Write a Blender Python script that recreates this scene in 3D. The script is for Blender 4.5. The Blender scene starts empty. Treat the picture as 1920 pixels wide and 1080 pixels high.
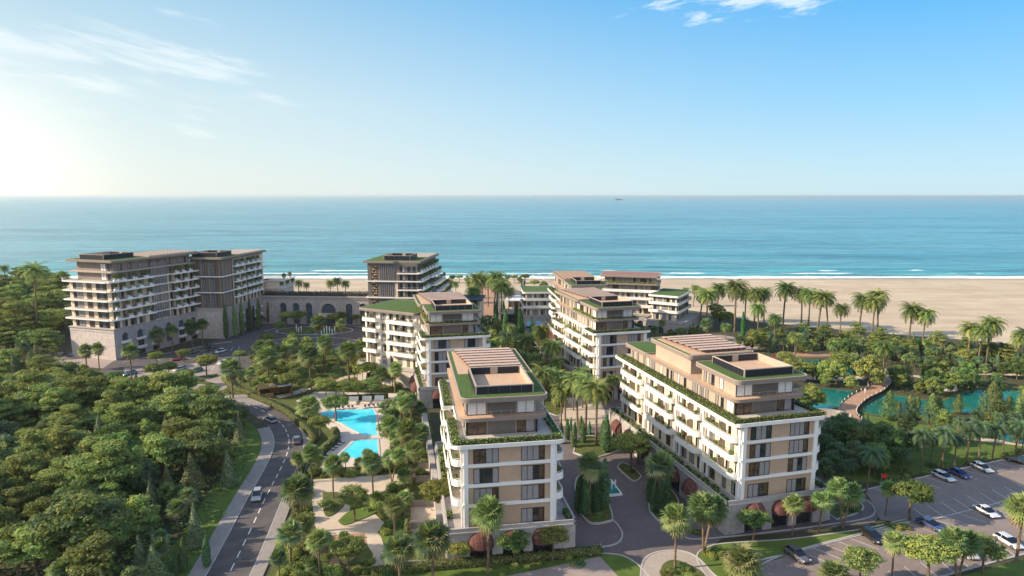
import bpy, math, random
import numpy as np
from mathutils import Vector
R = math.radians
# ------------------------------------------------------------------ camera, sky, sun
scene = bpy.context.scene
col = scene.collection
CAM_H = 60.0
PITCH = math.atan(173/1213)
cd = bpy.data.cameras.new("camera"); cam = bpy.data.objects.new("camera", cd); col.objects.link(cam)
cd.sensor_width = 36; cd.lens = 36*1213/1920; cd.clip_start = 0.5; cd.clip_end = 90000
cam.location = (0, 0, CAM_H); cam.rotation_euler = (R(90)-PITCH, 0, 0)
scene.camera = cam
SUN_AZ, SUN_EL = R(-99), R(27)
sdir = Vector((math.sin(SUN_AZ)*math.cos(SUN_EL), math.cos(SUN_AZ)*math.cos(SUN_EL), math.sin(SUN_EL)))
sl = bpy.data.lights.new("sun", 'SUN'); sl.energy = 5.0; sl.angle = R(0.6); sl.color = (1.0, .83, .61)
so = bpy.data.objects.new("sun", sl); col.objects.link(so); so.rotation_euler = sdir.to_track_quat('Z', 'Y').to_euler()
so.location = (-200, 60, 150)
scene.view_settings.view_transform = 'Standard'; scene.view_settings.look = 'None'
scene.view_settings.gamma = 1; scene.view_settings.exposure = 0.60
scene.cycles.max_bounces = 6; scene.cycles.transparent_max_bounces = 6
scene.cycles.diffuse_bounces = 3; scene.cycles.glossy_bounces = 3; scene.cycles.transmission_bounces = 4; scene.cycles.volume_bounces = 0
scene.cycles.use_denoising = True

def nd(nt, t, **kw):
    n = nt.nodes.new(t)
    for k, v in kw.items():
        if k in n.inputs and not hasattr(n, k): n.inputs[k].default_value = v
        else: setattr(n, k, v)
    return n
def math_(nt, op, a, b=None, clamp=False):
    n = nt.nodes.new('ShaderNodeMath'); n.operation = op; n.use_clamp = clamp
    for i, x in enumerate((a, b)):
        if x is None: continue
        if isinstance(x, (int, float)): n.inputs[i].default_value = x
        else: nt.links.new(x, n.inputs[i])
    return n.outputs[0]
def mixc(nt, f, a, b, mode='MIX'):
    n = nt.nodes.new('ShaderNodeMix'); n.data_type = 'RGBA'; n.blend_type = mode
    for s, x in ((n.inputs[0], f), (n.inputs[6], a), (n.inputs[7], b)):
        if isinstance(x, (int, float)): s.default_value = x
        elif isinstance(x, tuple): s.default_value = x if len(x) == 4 else x+(1,)
        else: nt.links.new(x, s)
    return n.outputs[2]
def ramp(nt, f, stops, interp='LINEAR'):
    n = nt.nodes.new('ShaderNodeValToRGB'); cr = n.color_ramp; cr.interpolation = interp
    while len(cr.elements) < len(stops): cr.elements.new(.5)
    for e, (p, c) in zip(cr.elements, stops):
        e.position = p; e.color = (c if isinstance(c, tuple) else (c, c, c))[:3]+(1,)
    nt.links.new(f, n.inputs[0]); return n.outputs[0]

w = bpy.data.worlds.new("World"); scene.world = w; w.use_nodes = True
nt = w.node_tree; nt.nodes.clear()
out = nt.nodes.new('ShaderNodeOutputWorld'); bg = nt.nodes.new('ShaderNodeBackground')
sky = nt.nodes.new('ShaderNodeTexSky'); sky.sky_type = 'NISHITA'; sky.sun_disc = False
sky.sun_elevation = SUN_EL; sky.sun_rotation = SUN_AZ; sky.altitude = 50; sky.air_density = 1.0; sky.dust_density = 0.6; sky.ozone_density = 1.5
tc = nt.nodes.new('ShaderNodeTexCoord'); sep = nt.nodes.new('ShaderNodeSeparateXYZ'); nt.links.new(tc.outputs['Generated'], sep.inputs[0])
X, Y, Z = sep.outputs
# air colour by height above the horizon and by side (brighter towards the sun)
rgt = ramp(nt, Z, [(0, (4.4, 6.2, 7.0)), (.13, (2.2, 5.0, 7.4)), (.27, (.55, 3.6, 7.4)), (.6, (.4, 1.7, 4.6))])
lft = ramp(nt, Z, [(0, (6.6, 7.0, 6.6)), (.13, (5.5, 6.5, 6.6)), (.27, (3.2, 5.1, 6.3)), (.6, (1.4, 3.0, 5.0))])
az = math_(nt, 'ARCTAN2', X, Y)
side = nt.nodes.new('ShaderNodeMapRange'); nt.links.new(az, side.inputs[0]); side.interpolation_type = 'SMOOTHSTEP'
side.inputs[1].default_value = R(40); side.inputs[2].default_value = R(-44); side.inputs[3].default_value = 0; side.inputs[4].default_value = 1
back = nt.nodes.new('ShaderNodeMapRange'); nt.links.new(az, back.inputs[0]); back.interpolation_type = 'SMOOTHSTEP'
back.inputs[1].default_value = R(-170); back.inputs[2].default_value = R(-80)
c1 = mixc(nt, math_(nt, 'MULTIPLY', side.outputs[0], back.outputs[0], True), rgt, lft)
# fill added out of view: sky brightened round the sun and behind the camera
sv = nt.nodes.new('ShaderNodeVectorMath'); sv.operation = 'DOT_PRODUCT'; nt.links.new(tc.outputs['Generated'], sv.inputs[0]); sv.inputs[1].default_value = sdir
halo = math_(nt, 'POWER', math_(nt, 'MAXIMUM', sv.outputs['Value'], 0.0), 6)
c1 = mixc(nt, math_(nt, 'MULTIPLY', halo, .6, True), c1, (16, 14.6, 12.6))
rear = nt.nodes.new('ShaderNodeMapRange'); nt.links.new(Y, rear.inputs[0]); rear.interpolation_type = 'SMOOTHSTEP'; rear.inputs[1].default_value = .15; rear.inputs[2].default_value = -.5
c1 = mixc(nt, math_(nt, 'MULTIPLY', rear.outputs[0], .85), c1, (7.0, 7.6, 8.8))
# bright low glow at the left end of the sea
gd = Vector((math.sin(R(-41)), math.cos(R(-41)), 0.0)).normalized()
dot = nt.nodes.new('ShaderNodeVectorMath'); dot.operation = 'DOT_PRODUCT'; nt.links.new(tc.outputs['Generated'], dot.inputs[0]); dot.inputs[1].default_value = gd
glow = math_(nt, 'POWER', math_(nt, 'MAXIMUM', dot.outputs['Value'], 0.0), 150)
c2 = mixc(nt, math_(nt, 'MULTIPLY', glow, .9, True), c1, (11.5, 10.8, 9.3))
# thin clouds
def cloud(scale, sx, sz, rot, lo, hi, azc, azw, zc, zw, seed):
    comb = nt.nodes.new('ShaderNodeCombineXYZ')
    a2 = math_(nt, 'MULTIPLY', az, sx); z2 = math_(nt, 'MULTIPLY', Z, sz)
    zz = math_(nt, 'ADD', z2, math_(nt, 'MULTIPLY', az, rot))
    nt.links.new(a2, comb.inputs[0]); nt.links.new(zz, comb.inputs[1]); comb.inputs[2].default_value = seed
    n = nt.nodes.new('ShaderNodeTexNoise'); n.inputs['Scale'].default_value = scale; n.inputs['Detail'].default_value = 9; n.inputs['Roughness'].default_value = .62; n.inputs['Distortion'].default_value = .35
    nt.links.new(comb.outputs[0], n.inputs['Vector'])
    da = math_(nt, 'DIVIDE', math_(nt, 'SUBTRACT', az, azc), azw); dz = math_(nt, 'DIVIDE', math_(nt, 'SUBTRACT', Z, zc), zw)
    r2 = math_(nt, 'ADD', math_(nt, 'MULTIPLY', da, da), math_(nt, 'MULTIPLY', dz, dz))
    msk = math_(nt, 'SUBTRACT', 1.0, r2, True)
    val = math_(nt, 'ADD', n.outputs[0], math_(nt, 'MULTIPLY', math_(nt, 'SUBTRACT', math_(nt, 'POWER', msk, .5), 1.0), .45))
    m = nt.nodes.new('ShaderNodeMapRange'); nt.links.new(val, m.inputs[0]); m.inputs[1].default_value = lo; m.inputs[2].default_value = hi; m.interpolation_type = 'SMOOTHSTEP'
    return m.outputs[0]
k1 = cloud(3.0, 2.2, 14, 2.2, .40, .66, R(-32), R(18), .16, .11, 3.1)
k2 = cloud(6.0, 2.2, 9, -.6, .36, .56, R(19.5), R(13), .264, .042, 7.7)
c3 = mixc(nt, math_(nt, 'MULTIPLY', k1, .45), c2, (8.6, 8.7, 8.5))
c4 = mixc(nt, math_(nt, 'MULTIPLY', k2, .62), c3, (8.6, 8.9, 9.2))
fin = mixc(nt, .86, sky.outputs[0], c4)
nt.links.new(fin, bg.inputs[0]); bg.inputs[1].default_value = 0.092
nt.links.new(bg.outputs[0], out.inputs[0])

# ------------------------------------------------------------------ helpers
_c, _s = math.cos(PITCH), math.sin(PITCH)
def G(px, py, z=0.0):
    "survey point: where the sight line through photo pixel (px,py) meets height z"
    dx = (px-960)/1213; dy = -(py-540)/1213
    t = (z-CAM_H)/(-_s+dy*_c)
    return (dx*t, (_c+dy*_s)*t)
def PX(x, y, z):
    z -= CAM_H; d = y*_c-z*_s; u = y*_s+z*_c
    return (960+1213*x/d, 540-1213*u/d)
def HT(x, y, pyt):
    lo, hi = 0.0, 70.0
    for _ in range(40):
        m = (lo+hi)/2
        if PX(x, y, m)[1] > pyt: lo = m
        else: hi = m
    return lo
def g2(*ps): return [G(*p) for p in ps]

MATS = {}
def mat(name, colr, rough=.8, var=.15, vscale=1.0, bump=0.0, bscale=8.0, metal=0.0, spec=.3, colr2=None, kind='noise', emis=None, trans=0.0, coat=0.0, detail=4):
    m = bpy.data.materials.new(name); m.use_nodes = True; nt = m.node_tree; nt.nodes.clear()
    o = nt.nodes.new('ShaderNodeOutputMaterial'); b = nt.nodes.new('ShaderNodeBsdfPrincipled')
    b.inputs['Roughness'].default_value = rough; b.inputs['Metallic'].default_value = metal
    b.inputs['Specular IOR Level'].default_value = spec; b.inputs['Coat Weight'].default_value = coat
    tcn = nt.nodes.new('ShaderNodeTexCoord'); vec = tcn.outputs['Object']
    no = nt.nodes.new('ShaderNodeTexNoise'); no.inputs['Scale'].default_value = vscale; no.inputs['Detail'].default_value = detail; no.inputs['Roughness'].default_value = .6
    nt.links.new(vec, no.inputs['Vector'])
    c2_ = colr2 or tuple(max(0, x*(1-var*2)) for x in colr)
    c1_ = colr if colr2 else tuple(min(1, x*(1+var)) for x in colr)
    cc = mixc(nt, ramp(nt, no.outputs[0], [(.3, 0.0), (.7, 1.0)]), c2_, c1_)
    if kind == 'tree':
        oi = nt.nodes.new('ShaderNodeObjectInfo')
        hs = nt.nodes.new('ShaderNodeHueSaturation')
        nt.links.new(cc, hs.inputs['Color'])
        nt.links.new(math_(nt, 'ADD', math_(nt, 'MULTIPLY', oi.outputs['Random'], .06), .474), hs.inputs['Hue'])
        nt.links.new(math_(nt, 'ADD', math_(nt, 'MULTIPLY', math_(nt, 'FRACT', math_(nt, 'MULTIPLY', oi.outputs['Random'], 7.31)), .9), .74), hs.inputs['Value'])
        hs.inputs['Saturation'].default_value = .86; cc = hs.outputs[0]
    nt.links.new(cc, b.inputs['Base Color'])
    if emis: b.inputs['Emission Color'].default_value = emis[:3]+(1,); b.inputs['Emission Strength'].default_value = emis[3]
    if bump:
        n2 = nt.nodes.new('ShaderNodeTexNoise'); n2.inputs['Scale'].default_value = bscale; n2.inputs['Detail'].default_value = 3; nt.links.new(vec, n2.inputs['Vector'])
        bp = nt.nodes.new('ShaderNodeBump'); bp.inputs['Strength'].default_value = bump; bp.inputs['Distance'].default_value = .1
        nt.links.new(n2.outputs[0], bp.inputs['Height']); nt.links.new(bp.outputs[0], b.inputs['Normal'])
    sh = b.outputs[0]
    if trans:
        tr = nt.nodes.new('ShaderNodeBsdfTranslucent'); nt.links.new(mixc(nt, .5, cc, (.25, .32, .03)), tr.inputs[0])
        ms = nt.nodes.new('ShaderNodeMixShader'); ms.inputs[0].default_value = trans
        nt.links.new(sh, ms.inputs[1]); nt.links.new(tr.outputs[0], ms.inputs[2]); sh = ms.outputs[0]
    nt.links.new(sh, o.inputs[0]); MATS[name] = m; return m
def leafm(name, a, b, tr=.38): mat(name, a, rough=.65, vscale=.55, colr2=b, kind='tree', trans=tr, spec=.25)
# foliage
leafm('leaf_olive', (0.340, 0.354, 0.058), (0.163, 0.208, 0.037))
leafm('leaf_green', (0.201, 0.301, 0.054), (0.085, 0.161, 0.033))
leafm('leaf_dark', (0.097, 0.189, 0.058), (0.039, 0.094, 0.037))
leafm('leaf_blue', (0.145, 0.222, 0.105), (0.071, 0.125, 0.067))
leafm('leaf_yellow', (0.314, 0.330, 0.049), (0.165, 0.214, 0.036), .3)
leafm('leaf_conifer', (0.195, 0.222, 0.105), (0.091, 0.125, 0.058), .1)
leafm('leaf_cypress', (0.097, 0.169, 0.045), (0.045, 0.088, 0.029), .1)
leafm('leaf_bright', (.020, .21, .045), (.012, .12, .03), .2)
leafm('palm_green', (0.140, 0.223, 0.049), (0.066, 0.132, 0.036))
leafm('palm_fan', (0.256, 0.338, 0.079), (0.124, 0.206, 0.056), .3)
leafm('palm_pale', (.40, .40, .17), (.24, .26, .09), .35)
leafm('palm_blue', (0.099, 0.181, 0.102), (0.049, 0.102, 0.066))
leafm('palm_dry', (.23, .13, .055), (.12, .065, .03), .1)
leafm('flower_mauve', (.24, .13, .20), (.10, .07, .10), .2)
leafm('flower_yellow', (.30, .26, .02), (.16, .17, .02), .2)
mat('bark', (.16, .12, .085), var=.3, vscale=3)
mat('palm_bark', (.20, .145, .095), var=.35, vscale=5, bump=.5, bscale=6)
leafm('hedge_leaf', (.125, .135, .038), (.065, .080, .022), .2)
mat('hedge', (.10, .115, .035), var=.45, vscale=2.2, rough=.9, bump=.8, bscale=10)
mat('hedge_core', (.05, .075, .02), var=.3, rough=.9)
# building
mat('white', (.80, .78, .75), rough=.55, var=.03, vscale=.4)
mat('cream', (.72, .63, .48), rough=.8, var=.06, vscale=.5)
mat('beige', (.47, .335, .235), rough=.8, var=.04, vscale=.6)
mat('taupe', (.26, .21, .185), rough=.8, var=.05, vscale=.6)
mat('taupe_light', (.42, .345, .275), rough=.8, var=.05, vscale=.6)
mat('brown', (.155, .115, .095), var=.06, vscale=.6)
mat('panel', (.155, .135, .12), rough=.7, var=.08, vscale=.8)
mat('hotel_beige', (.70, .57, .44), rough=.85, var=.06, vscale=.5)
mat('dark_panel', (.018, .020, .032), rough=.45, var=.1, spec=.3)
mat('frame', (.022, .018, .018), rough=.5, var=.05)
mat('deck', (.56, .38, .26), rough=.8, var=.08, vscale=1.5)
mat('terrace', (.55, .50, .44), rough=.85, var=.07, vscale=1)
mat('roof_lawn', (.085, .145, .038), rough=.95, var=.22, vscale=2.5, bump=.6, bscale=14)
mat('solar', (.055, .035, .045), rough=.3, var=.3, spec=.5)  # dark tone standing in for the shade under the roof slats
mat('louvre', (.54, .39, .31), rough=.7, var=.06)
mat('awning', (.13, .052, .045), rough=.8, var=.12, vscale=2)
mat('awning_rib', (.30, .17, .15), rough=.6, var=.05)
mat('awning_rib2', (.36, .29, .25), rough=.7, var=.06)
mat('awning_blue', (.22, .50, .74), rough=.7, var=.05)
mat('curtain', (.31, .295, .29), rough=.8, var=.12, vscale=4, spec=.5, coat=.3)
mat('curtain_white', (.78, .76, .73), rough=.7, var=.05, vscale=4, coat=.2)
mat('room', (.10, .06, .035), rough=.4, var=.5, vscale=1.4, spec=.6, coat=.5)
mat('glass', (.030, .034, .042), rough=.06, var=.3, vscale=.5, spec=.8)
mat('glass_blue', (.10, .13, .18), rough=.08, var=.2, spec=.8)
mat('rail', (.55, .55, .56), rough=.3, var=.05, metal=.6)
mat('lit_shelf', (.55, .30, .12), rough=.5, emis=(1.0, .55, .2, .15))
mat('spray', (.85, .88, .9), rough=.4, var=.02, trans=.0)
mat('terracotta', (.30, .12, .06), var=.1)
mat('pot_white', (.62, .60, .58), var=.05)
def stonem(name, a, b, mortar, bw, bh):
    m = bpy.data.materials.new(name); m.use_nodes = True; nt = m.node_tree; b_ = nt.nodes['Principled BSDF']; b_.inputs['Roughness'].default_value = .85
    geo = nt.nodes.new('ShaderNodeNewGeometry'); tcn = nt.nodes.new('ShaderNodeTexCoord')
    sp = nt.nodes.new('ShaderNodeSeparateXYZ'); nt.links.new(tcn.outputs['Object'], sp.inputs[0])
    sn = nt.nodes.new('ShaderNodeSeparateXYZ'); nt.links.new(geo.outputs['Normal'], sn.inputs[0])
    # run along the wall: pick the horizontal axis across the face's normal
    ax = math_(nt, 'ABSOLUTE', sn.outputs[0]); ay = math_(nt, 'ABSOLUTE', sn.outputs[1])
    f = math_(nt, 'GREATER_THAN', ax, ay)
    al = math_(nt, 'ADD', math_(nt, 'MULTIPLY', sp.outputs[1], f), math_(nt, 'MULTIPLY', sp.outputs[0], math_(nt, 'SUBTRACT', 1.0, f)))
    cb = nt.nodes.new('ShaderNodeCombineXYZ'); nt.links.new(al, cb.inputs[0]); nt.links.new(sp.outputs[2], cb.inputs[1])
    br = nt.nodes.new('ShaderNodeTexBrick'); nt.links.new(cb.outputs[0], br.inputs['Vector'])
    br.inputs['Scale'].default_value = 1; br.inputs['Brick Width'].default_value = bw; br.inputs['Row Height'].default_value = bh; br.inputs['Mortar Size'].default_value = .018
    br.inputs['Color1'].default_value = a+(1,); br.inputs['Color2'].default_value = b+(1,); br.inputs['Mortar'].default_value = mortar+(1,)
    no = nt.nodes.new('ShaderNodeTexNoise'); no.inputs['Scale'].default_value = .8; no.inputs['Detail'].default_value = 5; nt.links.new(tcn.outputs['Object'], no.inputs['Vector'])
    cc = mixc(nt, .6, br.outputs[0], mixc(nt, ramp(nt, no.outputs[0], [(.3, 0.0), (.7, 1.0)]), tuple(x*.72 for x in a), tuple(min(1, x*1.12) for x in b)))
    nt.links.new(cc, b_.inputs['Base Color']); MATS[name] = m
stonem('stone', (.37, .34, .33), (.42, .39, .375), (.26, .24, .235), 1.2, .55)
stonem('stone_warm', (.50, .44, .41), (.56, .49, .45), (.33, .29, .26), 1.4, .6)
stonem('stone_round', (.34, .31, .28), (.46, .42, .38), (.17, .15, .13), .7, .3)
mat('stone_plain', (.40, .37, .355), var=.06, vscale=.7)
mat('stone_dark', (.12, .115, .12), var=.1)
# ground
mat('soil', (.050, .062, .026), var=.45, vscale=.25, rough=.95, colr2=(.085, .070, .045), detail=8)
mat('lawn', (.125, .185, .035), rough=.95, colr2=(.075, .120, .022), vscale=.35, bump=.5, bscale=9, detail=8)
mat('bed', (.060, .085, .025), rough=.95, colr2=(.12, .13, .035), vscale=.7, bump=.6, bscale=5, detail=8)
mat('asphalt', (.115, .100, .100), rough=.9, var=.15, vscale=.35, detail=8)
mat('sidewalk', (.30, .265, .245), rough=.9, var=.08, vscale=.8, detail=8)
mat('kerb', (.46, .43, .41), rough=.8, var=.05)
mat('paint', (.72, .70, .68), rough=.7, var=.10, vscale=3)
mat('deck_stone', (.62, .53, .46), rough=.8, var=.05, vscale=.6)
mat('path_tan', (.56, .46, .36), rough=.9, var=.07, vscale=.5, detail=7)
mat('path_brick', (.42, .25, .165), rough=.9, var=.12, vscale=1.2, detail=7)
mat('kiosk_wood', (.40, .235, .09), rough=.7, var=.15, vscale=2)
mat('metal_dark', (.05, .05, .055), rough=.4, var=.05)
mat('yellow_mat', (.75, .60, .10), var=.1); mat('pink_mat', (.70, .28, .42), var=.1)
mat('skin', (.45, .28, .20), var=.03); mat('cloth', (.75, .74, .72), var=.05); mat('cloth_dark', (.06, .07, .11), var=.05); mat('hair', (.03, .02, .015), var=.05)
mat('red', (.65, .03, .03), var=.1); mat('rock', (.62, .60, .58), var=.1, vscale=2)
def paverm(name, a, b, mortar, sc=1.0):
    m = bpy.data.materials.new(name); m.use_nodes = True; nt = m.node_tree; b_ = nt.nodes['Principled BSDF']; b_.inputs['Roughness'].default_value = .9
    tcn = nt.nodes.new('ShaderNodeTexCoord'); v = nt.nodes.new('ShaderNodeTexVoronoi'); v.inputs['Scale'].default_value = 1.5*sc; nt.links.new(tcn.outputs['Object'], v.inputs['Vector'])
    no = nt.nodes.new('ShaderNodeTexNoise'); no.inputs['Scale'].default_value = .18; no.inputs['Detail'].default_value = 9; no.inputs['Roughness'].default_value = .7; nt.links.new(tcn.outputs['Object'], no.inputs['Vector'])
    c = mixc(nt, ramp(nt, no.outputs[0], [(.3, 0.0), (.7, 1.0)]), a, b)
    c = mixc(nt, .35, c, mixc(nt, v.outputs['Color'], mortar, b), 'MIX')
    nt.links.new(c, b_.inputs['Base Color']); MATS[name] = m
paverm('paver', (.135, .108, .110), (.175, .145, .142), (.09, .075, .078))
paverm('paver_light', (.30, .24, .215), (.36, .295, .26), (.22, .17, .16))
paverm('paver_car', (.215, .170, .155), (.275, .22, .20), (.15, .12, .11), .8)
paverm('gravel', (.36, .31, .27), (.44, .38, .33), (.20, .17, .15), 3)
# sand: ripples and damp band near the water
m = bpy.data.materials.new('sand'); m.use_nodes = True; nt = m.node_tree; b_ = nt.nodes['Principled BSDF']; b_.inputs['Roughness'].default_value = .95
geo = nt.nodes.new('ShaderNodeNewGeometry'); sp = nt.nodes.new('ShaderNodeSeparateXYZ'); nt.links.new(geo.outputs['Position'], sp.inputs[0])
mp = nt.nodes.new('ShaderNodeMapping'); mp.inputs['Scale'].default_value = (.012, .07, 1); nt.links.new(geo.outputs['Position'], mp.inputs[0])
no = nt.nodes.new('ShaderNodeTexNoise'); no.inputs['Scale'].default_value = 1; no.inputs['Detail'].default_value = 10; no.inputs['Roughness'].default_value = .65; nt.links.new(mp.outputs[0], no.inputs['Vector'])
c = mixc(nt, ramp(nt, no.outputs[0], [(.35, 0.0), (.65, 1.0)]), (.43, .34, .235), (.58, .47, .34))
wv = nt.nodes.new('ShaderNodeTexNoise'); wv.inputs['Scale'].default_value = .045; wv.inputs['Detail'].default_value = 12; wv.inputs['Roughness'].default_value = .75; nt.links.new(geo.outputs['Position'], wv.inputs['Vector'])
c = mixc(nt, ramp(nt, wv.outputs[0], [(.38, .45), (.55, 0.0)]), c, (.36, .27, .18))
wob = math_(nt, 'ADD', sp.outputs[1], math_(nt, 'MULTIPLY', no.outputs[0], 14))
dam = nt.nodes.new('ShaderNodeMapRange'); nt.links.new(wob, dam.inputs[0]); dam.inputs[1].default_value = 470; dam.inputs[2].default_value = 486
c = mixc(nt, dam.outputs[0], c, (.30, .21, .14))
nt.links.new(c, b_.inputs['Base Color'])
n2 = nt.nodes.new('ShaderNodeTexNoise'); n2.inputs['Scale'].default_value = .6; n2.inputs['Detail'].default_value = 5; nt.links.new(geo.outputs['Position'], n2.inputs['Vector'])
bp = nt.nodes.new('ShaderNodeBump'); bp.inputs['Strength'].default_value = .35; bp.inputs['Distance'].default_value = .3; nt.links.new(n2.outputs[0], bp.inputs['Height']); nt.links.new(bp.outputs[0], b_.inputs['Normal'])
MATS['sand'] = m
# sea: turquoise to blue with distance, far end paled as painted haze, swell bump, foam on the breakers
m = bpy.data.materials.new('sea'); m.use_nodes = True; nt = m.node_tree; b_ = nt.nodes['Principled BSDF']
geo = nt.nodes.new('ShaderNodeNewGeometry'); sp = nt.nodes.new('ShaderNodeSeparateXYZ'); nt.links.new(geo.outputs['Position'], sp.inputs[0])
def mapn(scale, sc, detail, rough=.6, dist=0.0, loc=(0, 0, 0)):
    mp = nt.nodes.new('ShaderNodeMapping'); mp.inputs['Scale'].default_value = scale; mp.inputs['Location'].default_value = loc; mp.inputs['Rotation'].default_value = (0, 0, R(4))
    nt.links.new(geo.outputs['Position'], mp.inputs[0])
    n = nt.nodes.new('ShaderNodeTexNoise'); n.inputs['Scale'].default_value = sc; n.inputs['Detail'].default_value = detail; n.inputs['Roughness'].default_value = rough; n.inputs['Distortion'].default_value = dist
    nt.links.new(mp.outputs[0], n.inputs['Vector']); return n.outputs[0]
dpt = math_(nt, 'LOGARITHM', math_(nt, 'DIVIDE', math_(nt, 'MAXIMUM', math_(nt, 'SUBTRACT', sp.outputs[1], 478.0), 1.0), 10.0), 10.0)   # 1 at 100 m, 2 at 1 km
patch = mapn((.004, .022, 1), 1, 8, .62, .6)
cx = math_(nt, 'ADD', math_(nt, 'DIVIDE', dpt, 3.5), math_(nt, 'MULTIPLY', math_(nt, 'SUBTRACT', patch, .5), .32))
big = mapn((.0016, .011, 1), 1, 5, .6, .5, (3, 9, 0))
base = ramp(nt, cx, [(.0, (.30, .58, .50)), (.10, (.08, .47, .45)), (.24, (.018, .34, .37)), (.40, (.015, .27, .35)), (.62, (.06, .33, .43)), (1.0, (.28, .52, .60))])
swl = mapn((.010, .075, 1), 1, 6, .6, .8, (13, 4, 0))
base = mixc(nt, ramp(nt, swl, [(.40, 1.0), (.56, 0.0)]), base, mixc(nt, .80, base, (.003, .06, .10)))
base = mixc(nt, ramp(nt, big, [(.38, 0.0), (.62, .55)]), base, (.16, .44, .50))
sml = mapn((.028, .20, 1), 1, 5, .65, 1.2, (7, 2, 0))
base = mixc(nt, ramp(nt, sml, [(.36, .85), (.52, 0.0)]), base, (.004, .085, .13))
fx = mapn((.012, .05, 1), 1, 6, .7, .3, (5, 1, 0)); fine = mapn((.12, .6, 1), 1, 5, .7)
def band(y0, wdt, thr, soft=.06):
    yy = math_(nt, 'ADD', sp.outputs[1], math_(nt, 'ADD', math_(nt, 'MULTIPLY', math_(nt, 'SUBTRACT', fx, .5), 30.0), math_(nt, 'MULTIPLY', math_(nt, 'SUBTRACT', fine, .5), 14.0)))
    d = math_(nt, 'ABSOLUTE', math_(nt, 'SUBTRACT', yy, y0))
    lin = math_(nt, 'SUBTRACT', 1.0, math_(nt, 'DIVIDE', d, wdt), True)
    ms = nt.nodes.new('ShaderNodeMapRange'); nt.links.new(mapn((.010, .004, 1), 1, 3, .5, 0, (y0, 0, 0)), ms.inputs[0]); ms.inputs[1].default_value = thr; ms.inputs[2].default_value = thr+soft
    return math_(nt, 'MULTIPLY', lin, ms.outputs[0], True)
fo = math_(nt, 'MAXIMUM', math_(nt, 'MULTIPLY', band(487, 9, .20, .15), 1.6), math_(nt, 'MULTIPLY', band(512, 4.5, .46), 1.3))
fo = math_(nt, 'MAXIMUM', fo, math_(nt, 'MULTIPLY', band(532, 4, .54), 1.1))
fo = math_(nt, 'MULTIPLY', fo, math_(nt, 'ADD', fine, .35), True)
foam = nt.nodes.new('ShaderNodeMapRange'); nt.links.new(fo, foam.inputs[0]); foam.inputs[1].default_value = .28; foam.inputs[2].default_value = .6
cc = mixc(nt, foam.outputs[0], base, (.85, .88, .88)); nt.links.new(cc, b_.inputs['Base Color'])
rg = mixc(nt, foam.outputs[0], (.22, .22, .22), (.9, .9, .9)); nt.links.new(rg, b_.inputs['Roughness'])
b_.inputs['Specular IOR Level'].default_value = .42; b_.inputs['IOR'].default_value = 1.33
hgt = math_(nt, 'ADD', math_(nt, 'MULTIPLY', swl, 6.0), math_(nt, 'ADD', math_(nt, 'MULTIPLY', mapn((.05, .22, 1), 1, 6, .6, .4), 2.2), math_(nt, 'MULTIPLY', fine, .35)))
bp = nt.nodes.new('ShaderNodeBump'); bp.inputs['Strength'].default_value = .45; bp.inputs['Distance'].default_value = 1.2; nt.links.new(hgt, bp.inputs['Height']); nt.links.new(bp.outputs[0], b_.inputs['Normal'])
MATS['sea'] = m
def waterm(name, c1, c2, rough, bstr, bs, sc=.12):
    m = bpy.data.materials.new(name); m.use_nodes = True; nt = m.node_tree; b_ = nt.nodes['Principled BSDF']; b_.inputs['Roughness'].default_value = rough
    tcn = nt.nodes.new('ShaderNodeTexCoord'); n = nt.nodes.new('ShaderNodeTexNoise'); n.inputs['Scale'].default_value = sc; n.inputs['Detail'].default_value = 4; nt.links.new(tcn.outputs['Object'], n.inputs['Vector'])
    nt.links.new(mixc(nt, ramp(nt, n.outputs[0], [(.35, 0.0), (.65, 1.0)]), c1, c2), b_.inputs['Base Color'])
    n2 = nt.nodes.new('ShaderNodeTexNoise'); n2.inputs['Scale'].default_value = bs; n2.inputs['Detail'].default_value = 3; nt.links.new(tcn.outputs['Object'], n2.inputs['Vector'])
    bp = nt.nodes.new('ShaderNodeBump'); bp.inputs['Strength'].default_value = bstr; bp.inputs['Distance'].default_value = .05; nt.links.new(n2.outputs[0], bp.inputs['Height']); nt.links.new(bp.outputs[0], b_.inputs['Normal'])
    b_.inputs['IOR'].default_value = 1.33; MATS[name] = m
waterm('pool_water', (.05, .60, .82), (.10, .72, .88), .08, .3, 1.5, .2)
waterm('pond_water', (.010, .095, .075), (.014, .19, .17), .05, .25, 1.2, .06)
for nm, c in (('car_white', (.72, .72, .73)), ('car_silver', (.36, .36, .37)), ('car_blue', (.06, .08, .22)), ('car_black', (.02, .02, .023)), ('car_red', (.42, .03, .05)), ('car_teal', (.10, .20, .24)), ('car_grey', (.13, .13, .14)), ('car_green', (.12, .20, .06))):
    mat(nm, c, rough=.25, var=.02, spec=.5, coat=.8, metal=.1)
mat('car_glass', (.015, .017, .02), rough=.05, var=.1, spec=.8); mat('tyre', (.02, .02, .02), rough=.85, var=.1); mat('rim', (.35, .35, .36), rough=.3, metal=.8, var=.05)
mat('headlight', (.8, .8, .82), rough=.1, var=.02, coat=1); mat('taillight', (.4, .02, .02), rough=.2, var=.02)

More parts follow.
